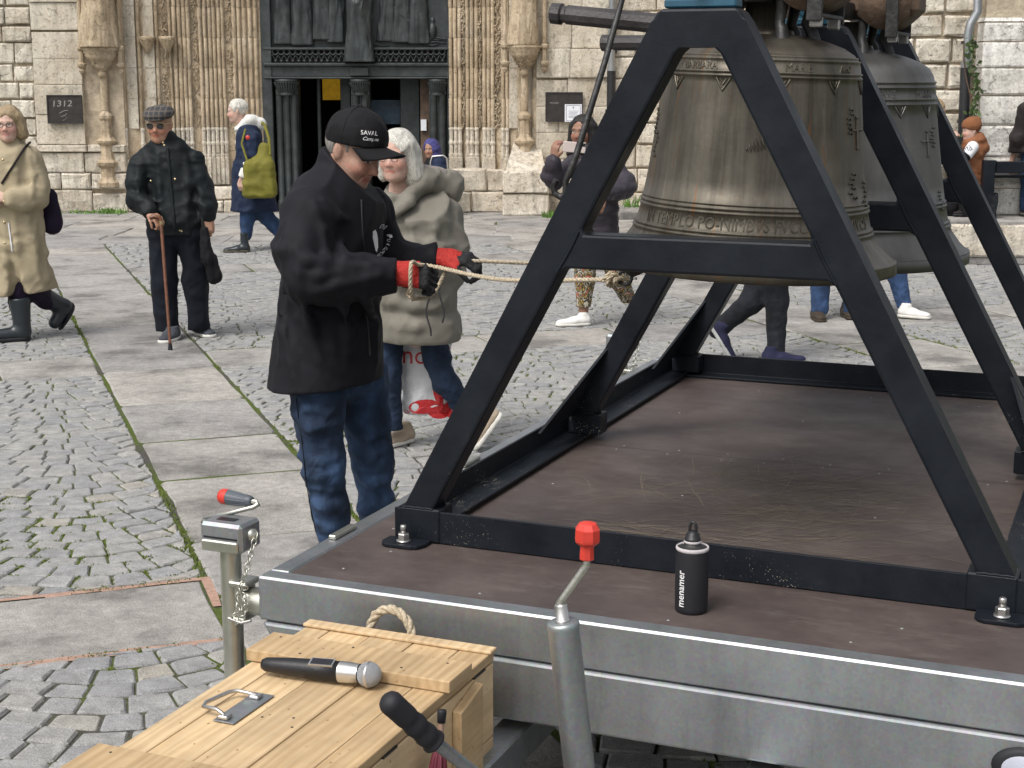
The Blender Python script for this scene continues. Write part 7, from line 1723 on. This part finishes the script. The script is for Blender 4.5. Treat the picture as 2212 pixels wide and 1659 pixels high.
p = gnd(1240, 704); shoe(pw, pb_, p+np.array([.125,.03,0]), p+np.array([-.14,-.03,0]), 'shoe_white', 'sole_white', .010, .046, .095); p = A_(1372,668,.32); shoe(pw, pb_, p+np.array([.05,0,.09]), p+np.array([-.06,0,-.10]), 'shoe_white', 'sole_white', .010, .046, .09, up=(-.7,0,.6))
ph, phb = empty('mobile_phone', A_(1240,318,-.38), 0, 'pale pink mobile phone held sideways by the woman in plum', 'phone'), A_(1240,318,-.38)
MB().box((-.080,-.004,-.038), (.085,.005,.038), .004).build('phone_body', MATS['phone_case'], ph); MB().lathe([(0,.002),(.006,.0015),(.0065,0)], 10, (.068,-.0042,.026), True, (0,-1,0)).build('camera_lens', MATS['phone_dark'], ph); MB().box((.054,-.0052,.008),(.082,-.0041,.034),.001).build('camera_island', MATS['phone_dark'], ph); ph.rotation_euler = (0, R(4), 0)
# ---------------------------------------------------------------- generic half hidden passers-by
def passer(label, hip, legs, trous, shoes, torso_mat, head_at, az, Yd, hair='hair_brown', skin_c=SK, base=None, tcol=None, res=.015, groundz=0.0, sw=.20):
    t, b = empty('person', base, 0, label, 'person'), np.array(base)
    hc = np.array(head_at); M = frame3(az, 5); F, L, U = M; s = SDF(.02); add_head(s, hc, M, 1.0, 1.0); nb = hc-np.array([0,0,.17]); hip = np.array(hip); s.add(cone(hc-U*.07-F*.02, nb, .052, .055), .03)
    Fh = nrm([F[0], F[1], 0]); Lh = np.array([-Fh[1], Fh[0], 0]); hands = []
    sh = [nb-np.array([0,0,.06])+Lh*t_*sw for t_ in (-1, 1)]; el = [sh[i]+Lh*(-1, 1)[i]*.05-np.array([0,0,.28])-Fh*.03 for i in (0, 1)]; wr_ = [el[i]+Fh*.10*(1 if i else -1)-np.array([0,0,.24]) for i in (0, 1)]
    for i in (0, 1): limb(s, [nb, sh[i], el[i], wr_[i]], [.05,.035,.03,.026]); hand(s, wr_[i], (0.1*Fh[0],.1*Fh[1],-1), Lh*(-1, 1)[i], 35, (1, -1)[i], .95)
    limb(s, [nb, hip], [.06,.08]); sdf_obj('body', s, .011, 'skin', t, b, head_col(hc, M, 1.0, skin_c))
    s = SDF(.02); s.add(ell(hc-F*.022+U*.04, (.105,.088,.092), M)); s.sub(ell(hc+F*.1-U*.03, (.075,.09,.09), M), .015); s.clip(-U, hc-U*.06); sdf_obj('hair', s, .013, hair, t, b)
    s = SDF(.03); s.add(cone(nb-np.array([0,0,.12]), hip+np.array([0,0,.1]), sw*.92, sw*.9, (Fh, 1.35))); s.add(cone(hip+np.array([0,0,.1]), hip-np.array([0,0,.12]), sw*.9, sw*.95, (Fh, 1.3)))
    for i in (0, 1): s.add(cone(nb, sh[i], .085, .095)); limb(s, [sh[i], el[i], wr_[i]], [.095,.08,.06])
    s.disp = folds(.018, (5,5,6), hip[0]*7); s.clip((0,0,-1), hip-np.array([0,0,.10])); s.clip((0,0,1), nb+np.array([0,0,.05])); sdf_obj('jacket', s, res, torso_mat, t, b)
    s = SDF(.03); s.add(cone(hip+Lh*.08, hip-Lh*.08, .12, .12))
    for pts, rad in legs: limb(s, [hip+(np.array(pts[0])-hip)*.3]+[np.array(p) for p in pts], [.11]+rad)
    s.disp = folds(.005, (9,9,12), hip[0]*3); s.clip((0,0,-1), (0,0,groundz+.04)); s.clip((0,0,1), hip+np.array([0,0,.05])); sdf_obj('trousers', s, res*.85, trous, t, b, tcol or jeans_col(.6, 1.4, 3))
    for (h_, to, mt, so, up) in shoes: shoe(t, b, h_, to, mt, so, .010, .050, .10, up=up)
    return t
Y0 = 10.1; g = gnd(1680, 784)
passer('person in black jeans and navy trainers striding behind the trailer, upper body behind the bell', A_(1660,520), [([A_(1672,560,-.02), A_(1678,650,-.02), A_(1676,765,-.02)], [.10,.075,.058]), ([A_(1655,560,.05), A_(1625,650,.06), A_(1560,705,.10), A_(1548,715,.10)], [.10,.078,.06,.056])], 'denim_black',
    [(g+np.array([-.10,.0,0]), g+np.array([.18,-.02,0]), 'shoe_navy', 'sole_grey', (0,0,1)), (A_(1530,705,.08), A_(1580,785,.02), 'shoe_navy', 'sole_grey', (.75,0,.55))], 'jacket_black', A_(1680,262), 0, Y0, base=(A_(1650,700)[0], 10.1, 0))
Y0 = 11.95; g = gnd(1773, 696); g2 = gnd(1838, 690)
passer('person in blue jeans and brown shoes standing behind the near bell', A_(1803,480), [([A_(1778,520), A_(1772,600), A_(1771,668,-.02)], [.10,.082,.066]), ([A_(1828,520,.04), A_(1838,600,.04), A_(1840,668,.05)], [.10,.082,.066])], 'denim_mid',
    [(g+np.array([0,.22,0]), g+np.array([.0,-.03,0]), 'shoe_brown', 'shoe_brown', (0,0,1)), (g2+np.array([0,.22,0]), g2+np.array([.0,-.03,0]), 'shoe_brown', 'shoe_brown', (0,0,1))], 'brown_black', A_(1805,258), -90, Y0, base=(A_(1800,700)[0], 11.95, 0), tcol=jeans_col(.8, 1.7, 6))
Y0 = 12.05; g = gnd(1970, 688)
passer('person in light blue jeans and white trainers walking between the bells', A_(1915,470), [([A_(1925,510), A_(1936,590), A_(1952,655)], [.10,.075,.060]), ([A_(1905,510,.05), A_(1885,590,.08), A_(1850,640,.15)], [.10,.075,.06])], 'denim_mid',
    [(g+np.array([-.10,.03,0.01]), g+np.array([.13,-.05,0]), 'shoe_white', 'sole_white', (0,0,1)), (A_(1842,640,.15), A_(1868,690,.12), 'shoe_white', 'sole_white', (.7,0,.6))], 'plum_coat', A_(1920,262), -10, Y0, base=(A_(1930,700)[0], 12.05, 0), tcol=jeans_col(1.2, 2.4, 8))
# people on the terrace
Y0 = 16.0; tz = .458
boy, byb = empty('person', (A_(2098,465)[0], 16.0, tz), 0, 'small boy in rust beanie and quilted vest standing on the terrace', 'person'), np.array((A_(2098,465)[0], 16.0, tz))
HC = A_(2097, 282); HM = frame3(190, 5); HF, HL, HU = HM; W = lambda f, l, u: HC+f*HF+l*HL+u*HU
s = SDF(.02); add_head(s, HC, HM, .86, .8); nb = A_(2103, 306); s.add(cone(W(-.02,0,-.06), nb, .042, .045), .03); wA = A_(2066, 340, -.22); limb(s, [nb, A_(2098,315,-.13), A_(2085,345,-.2), wA], [.04,.03,.026,.022]); limb(s, [nb, A_(2098,360), A_(2095,410)], [.05,.06,.06]); hand(s, wA, (-1,.2,.1), (0,-.6,.8), 40, 1, .7); s.add(cone(A_(2078,370,-.15), A_(2064,372,-.22), .022, .022)); limb(s, [A_(2098,345), A_(2078,370,-.15)], [.03,.022])
sdf_obj('body', s, .009, 'skin', boy, byb, head_col(HC, HM, .86, SKP))
s = SDF(.02); s.add(ell(W(-.012,0,.052), (.105,.086,.090), HM)); s.add(ell(W(-.07,0,.11), (.04,.035,.03), HM)); s.clip(-(HU*.9-HF*.35), W(.02,0,.008)); s.disp = folds(.004, (20,20,20), 3); sdf_obj('beanie', s, .010, 'rust_knit', boy, byb)
s = SDF(.03); s.add(cone(A_(2100,325), A_(2096,400), .125, .14, ((0,1,0), .95))); s.add(cone(A_(2113,302,.0), A_(2122,318,.0), .075, .075)); s.add(cone(A_(2092,308,-.03), A_(2112,300,-.02), .05, .06)); s.disp = folds(.010, (8,8,8), 4, True, 1, quilt(.075, .006)); s.clip((0,0,-1), A_(2096,415)); sdf_obj('vest', s, .013, 'rust_vest', boy, byb)
s = SDF(.02); limb(s, [A_(2101,318,-.15), A_(2090,334,-.20)], [.062,.055]); ss = s; sdf_obj('white_sleeve', s, .010, 'white_cloth', boy, byb); s = SDF(.02); limb(s, [A_(2088,336,-.20), A_(2080,342,-.22), A_(2068,336,-.22)], [.054,.05,.04]); s.disp = folds(.006, (12,12,12), 3); sdf_obj('dark_sleeve', s, .010, 'trouser_black', boy, byb)
V, F = text_geo('MB', .07, 0); decal(V, F, A_(2080,328,-.2), (.95,0,.25), (-.25,0,.95), (0,-1,0), ss, .003, 'sleeve_print', 'phone_dark', boy, byb)
s = SDF(.03); limb(s, [A_(2090,408,-.04), A_(2087,440,-.05), A_(2082,462,-.05)], [.08,.062,.055]); limb(s, [A_(2104,408,.05), A_(2104,440,.05), A_(2102,460,.05)], [.08,.062,.055]); sdf_obj('trousers', s, .013, 'trouser_black', boy, byb)
for dx, dy in ((2082,-.05), (2100,.05)): p = A_(dx, 468, dy); p[2] = tz; shoe(boy, byb, p+np.array([.06,0,0]), p+np.array([-.12,0,0]), 'brown_black', 'black_rubber', .012, .04, .07)
mom, mob = empty('person', (A_(2010,465)[0], 16.05, tz), 0, 'fair-haired woman bending towards the boy, half hidden by the grey bell', 'person'), np.array((A_(2010,465)[0], 16.05, tz))
Y0 = 16.05; HC = A_(2022, 240); HM = frame3(-12, 12); HF, HL, HU = HM; W = lambda f, l, u: HC+f*HF+l*HL+u*HU
s = SDF(.02); add_head(s, HC, HM, .98, .9); nb = A_(2005, 275); s.add(cone(W(-.03,0,-.06), nb, .05, .055), .03); wA = A_(2042, 300, -.15); limb(s, [nb, A_(2000,300,-.12), A_(2018,330,-.18), wA], [.05,.035,.03,.026]); limb(s, [nb, A_(1990,340), A_(1980,390)], [.06,.07,.07]); hand(s, wA, (.75,0,.45), (0,-.7,.7), 30, 1, .98); sdf_obj('body', s, .010, 'skin', mom, mob, head_col(HC, HM, .98, SKP))
s = SDF(.02); s.add(ell(W(-.025,0,.04), (.105,.09,.092), HM)); s.add(ell(W(-.09,0,.09), (.05,.05,.05), HM)); s.sub(ell(W(.1,0,-.03), (.075,.09,.09), HM), .015); s.clip(-HU, W(0,0,-.06)); s.disp = folds(.006, (18,18,8), 3); sdf_obj('hair', s, .010, 'hair_blonde', mom, mob)
s = SDF(.03); s.add(cone(A_(1998,305), A_(1978,390), .17, .18)); limb(s, [A_(2000,300,-.13), A_(2016,332,-.18), A_(2036,306,-.15)], [.085,.07,.05]); s.disp = folds(.014, (6,6,6), 3); s.clip((0,0,1), A_(2000,274)); sdf_obj('jacket', s, .014, 'trouser_black', mom, mob)
s = SDF(.03); limb(s, [A_(1978,395), A_(2000,430), A_(2050,448), A_(2056,462)], [.14,.10,.08,.06]); limb(s, [A_(1978,395,.1), A_(2010,420,.1), A_(2012,462,.1)], [.13,.09,.06]); sdf_obj('trousers', s, .015, 'trouser_black', mom, mob)
for px in (2060, 2016): p = A_(px, 468, .0 if px > 2050 else .1); p[2] = tz; shoe(mom, mob, p+np.array([-.10,0,0]), p+np.array([.14,0,0]), 'brown_black', 'black_rubber', .012, .045, .09)
Y0 = 16.1; gx = A_(2232,462)[0]
t = passer('person in dark brown jacket and blue jeans behind the bench at the right edge', np.array([gx, 16.1, tz+.74]), [([(gx-.05,16.1,tz+.70),(gx-.06,16.1,tz+.38),(gx-.07,16.1,tz+.08)], [.115,.09,.075]), ([(gx+.14,16.15,tz+.70),(gx+.14,16.15,tz+.38),(gx+.14,16.15,tz+.08)], [.115,.09,.075])], 'denim_mid',
    [(np.array([gx-.07,16.2,tz]), np.array([gx-.09,15.98,tz]), 'shoe_brown', 'sole_grey', (0,0,1)), (np.array([gx+.14,16.22,tz]), np.array([gx+.16,16.0,tz]), 'shoe_brown', 'sole_grey', (0,0,1))], 'brown_black', A_(2262,190), -75, Y0, base=(gx, 16.1, tz), groundz=tz, sw=.225, tcol=jeans_col(.8, 1.6, 2))
# person sitting low in the doorway with a pushchair
Y0 = 21.75; st, stb = empty('person', (A_(936,455)[0], 21.75, 0), 0, 'person in blue headscarf sitting low beside the right door jamb', 'person'), np.array((A_(936,455)[0], 21.75, 0))
HC = A_(930, 322); HM = frame3(-110, 4); HF, HL, HU = HM; W = lambda f, l, u: HC+f*HF+l*HL+u*HU
s = SDF(.02); add_head(s, HC, HM, 1.0, .9); nb = A_(938, 350); s.add(cone(W(-.02,0,-.06), nb, .05, .055), .03); limb(s, [nb, A_(940,410)], [.06,.08]); sdf_obj('body', s, .012, 'skin', st, stb, head_col(HC, HM, 1.0, (.36,.21,.15), brow=(.03,.02,.02)))
s = SDF(.03); s.add(ell(W(-.03,0,.03), (.125,.11,.12), HM)); s.add(cone(W(-.03,.03,-.02), W(-.04,.05,-.17), .10, .11)); s.sub(ell(W(.11,-.01,-.02), (.085,.068,.10), HM), .012); s.disp = folds(.012, (9,9,9), 3); sdf_obj('headscarf', s, .012, 'scarf_blue', st, stb)
s = SDF(.04); s.add(cone(A_(938,362), A_(940,410), .16, .20)); limb(s, [A_(930,420,-.1), A_(905,415,-.35), A_(905,452,-.4)], [.12,.11,.07]); limb(s, [A_(948,420,-.1), A_(955,415,-.35), A_(955,452,-.4)], [.12,.11,.07]); s.disp = folds(.016, (6,6,6), 3); s.clip((0,0,-1), (0,0,.01)); sdf_obj('robe', s, .016, 'trouser_black', st, stb)
pc_, pcb = empty('pushchair', (A_(952,455)[0], 21.2, 0), 0, 'pushchair with pale tubular frame and dark hood by the right door jamb', 'pushchair'), np.array((A_(952,455,-.55)[0], 21.2, 0)); Y0 = 21.2; pc_.location = pcb
MB().tube([A_(932,392)-pcb, A_(930,350)-pcb, A_(934,338)-pcb, A_(958,336)-pcb, A_(965,342)-pcb, A_(968,395)-pcb], .014, 8).build('push_frame', MATS['mic_silver'], pc_)
s = SDF(.03); s.add(ell(A_(948,352,.05), (.11,.13,.085))); s.add(cone(A_(948,370,.0), A_(948,395,.0), .12, .13)); s.disp = folds(.01, (9,9,9), 3); sdf_obj('hood', s, .014, 'navy_coat', pc_, pcb)
for px in (934, 966):
    for dy in (-.25, .25): c = A_(px, 440, dy); c[2] = .09; MB().lathe([(.05,-.015),(.085,-.018),(.09,0),(.085,.018),(.05,.015)], 18, c-pcb, True, (1,0,0)).build('wheel', MATS['tyre'], pc_); MB().tube([c-pcb, A_(px, 395)-pcb], .010, 6).build('leg', MATS['mic_silver'], pc_)
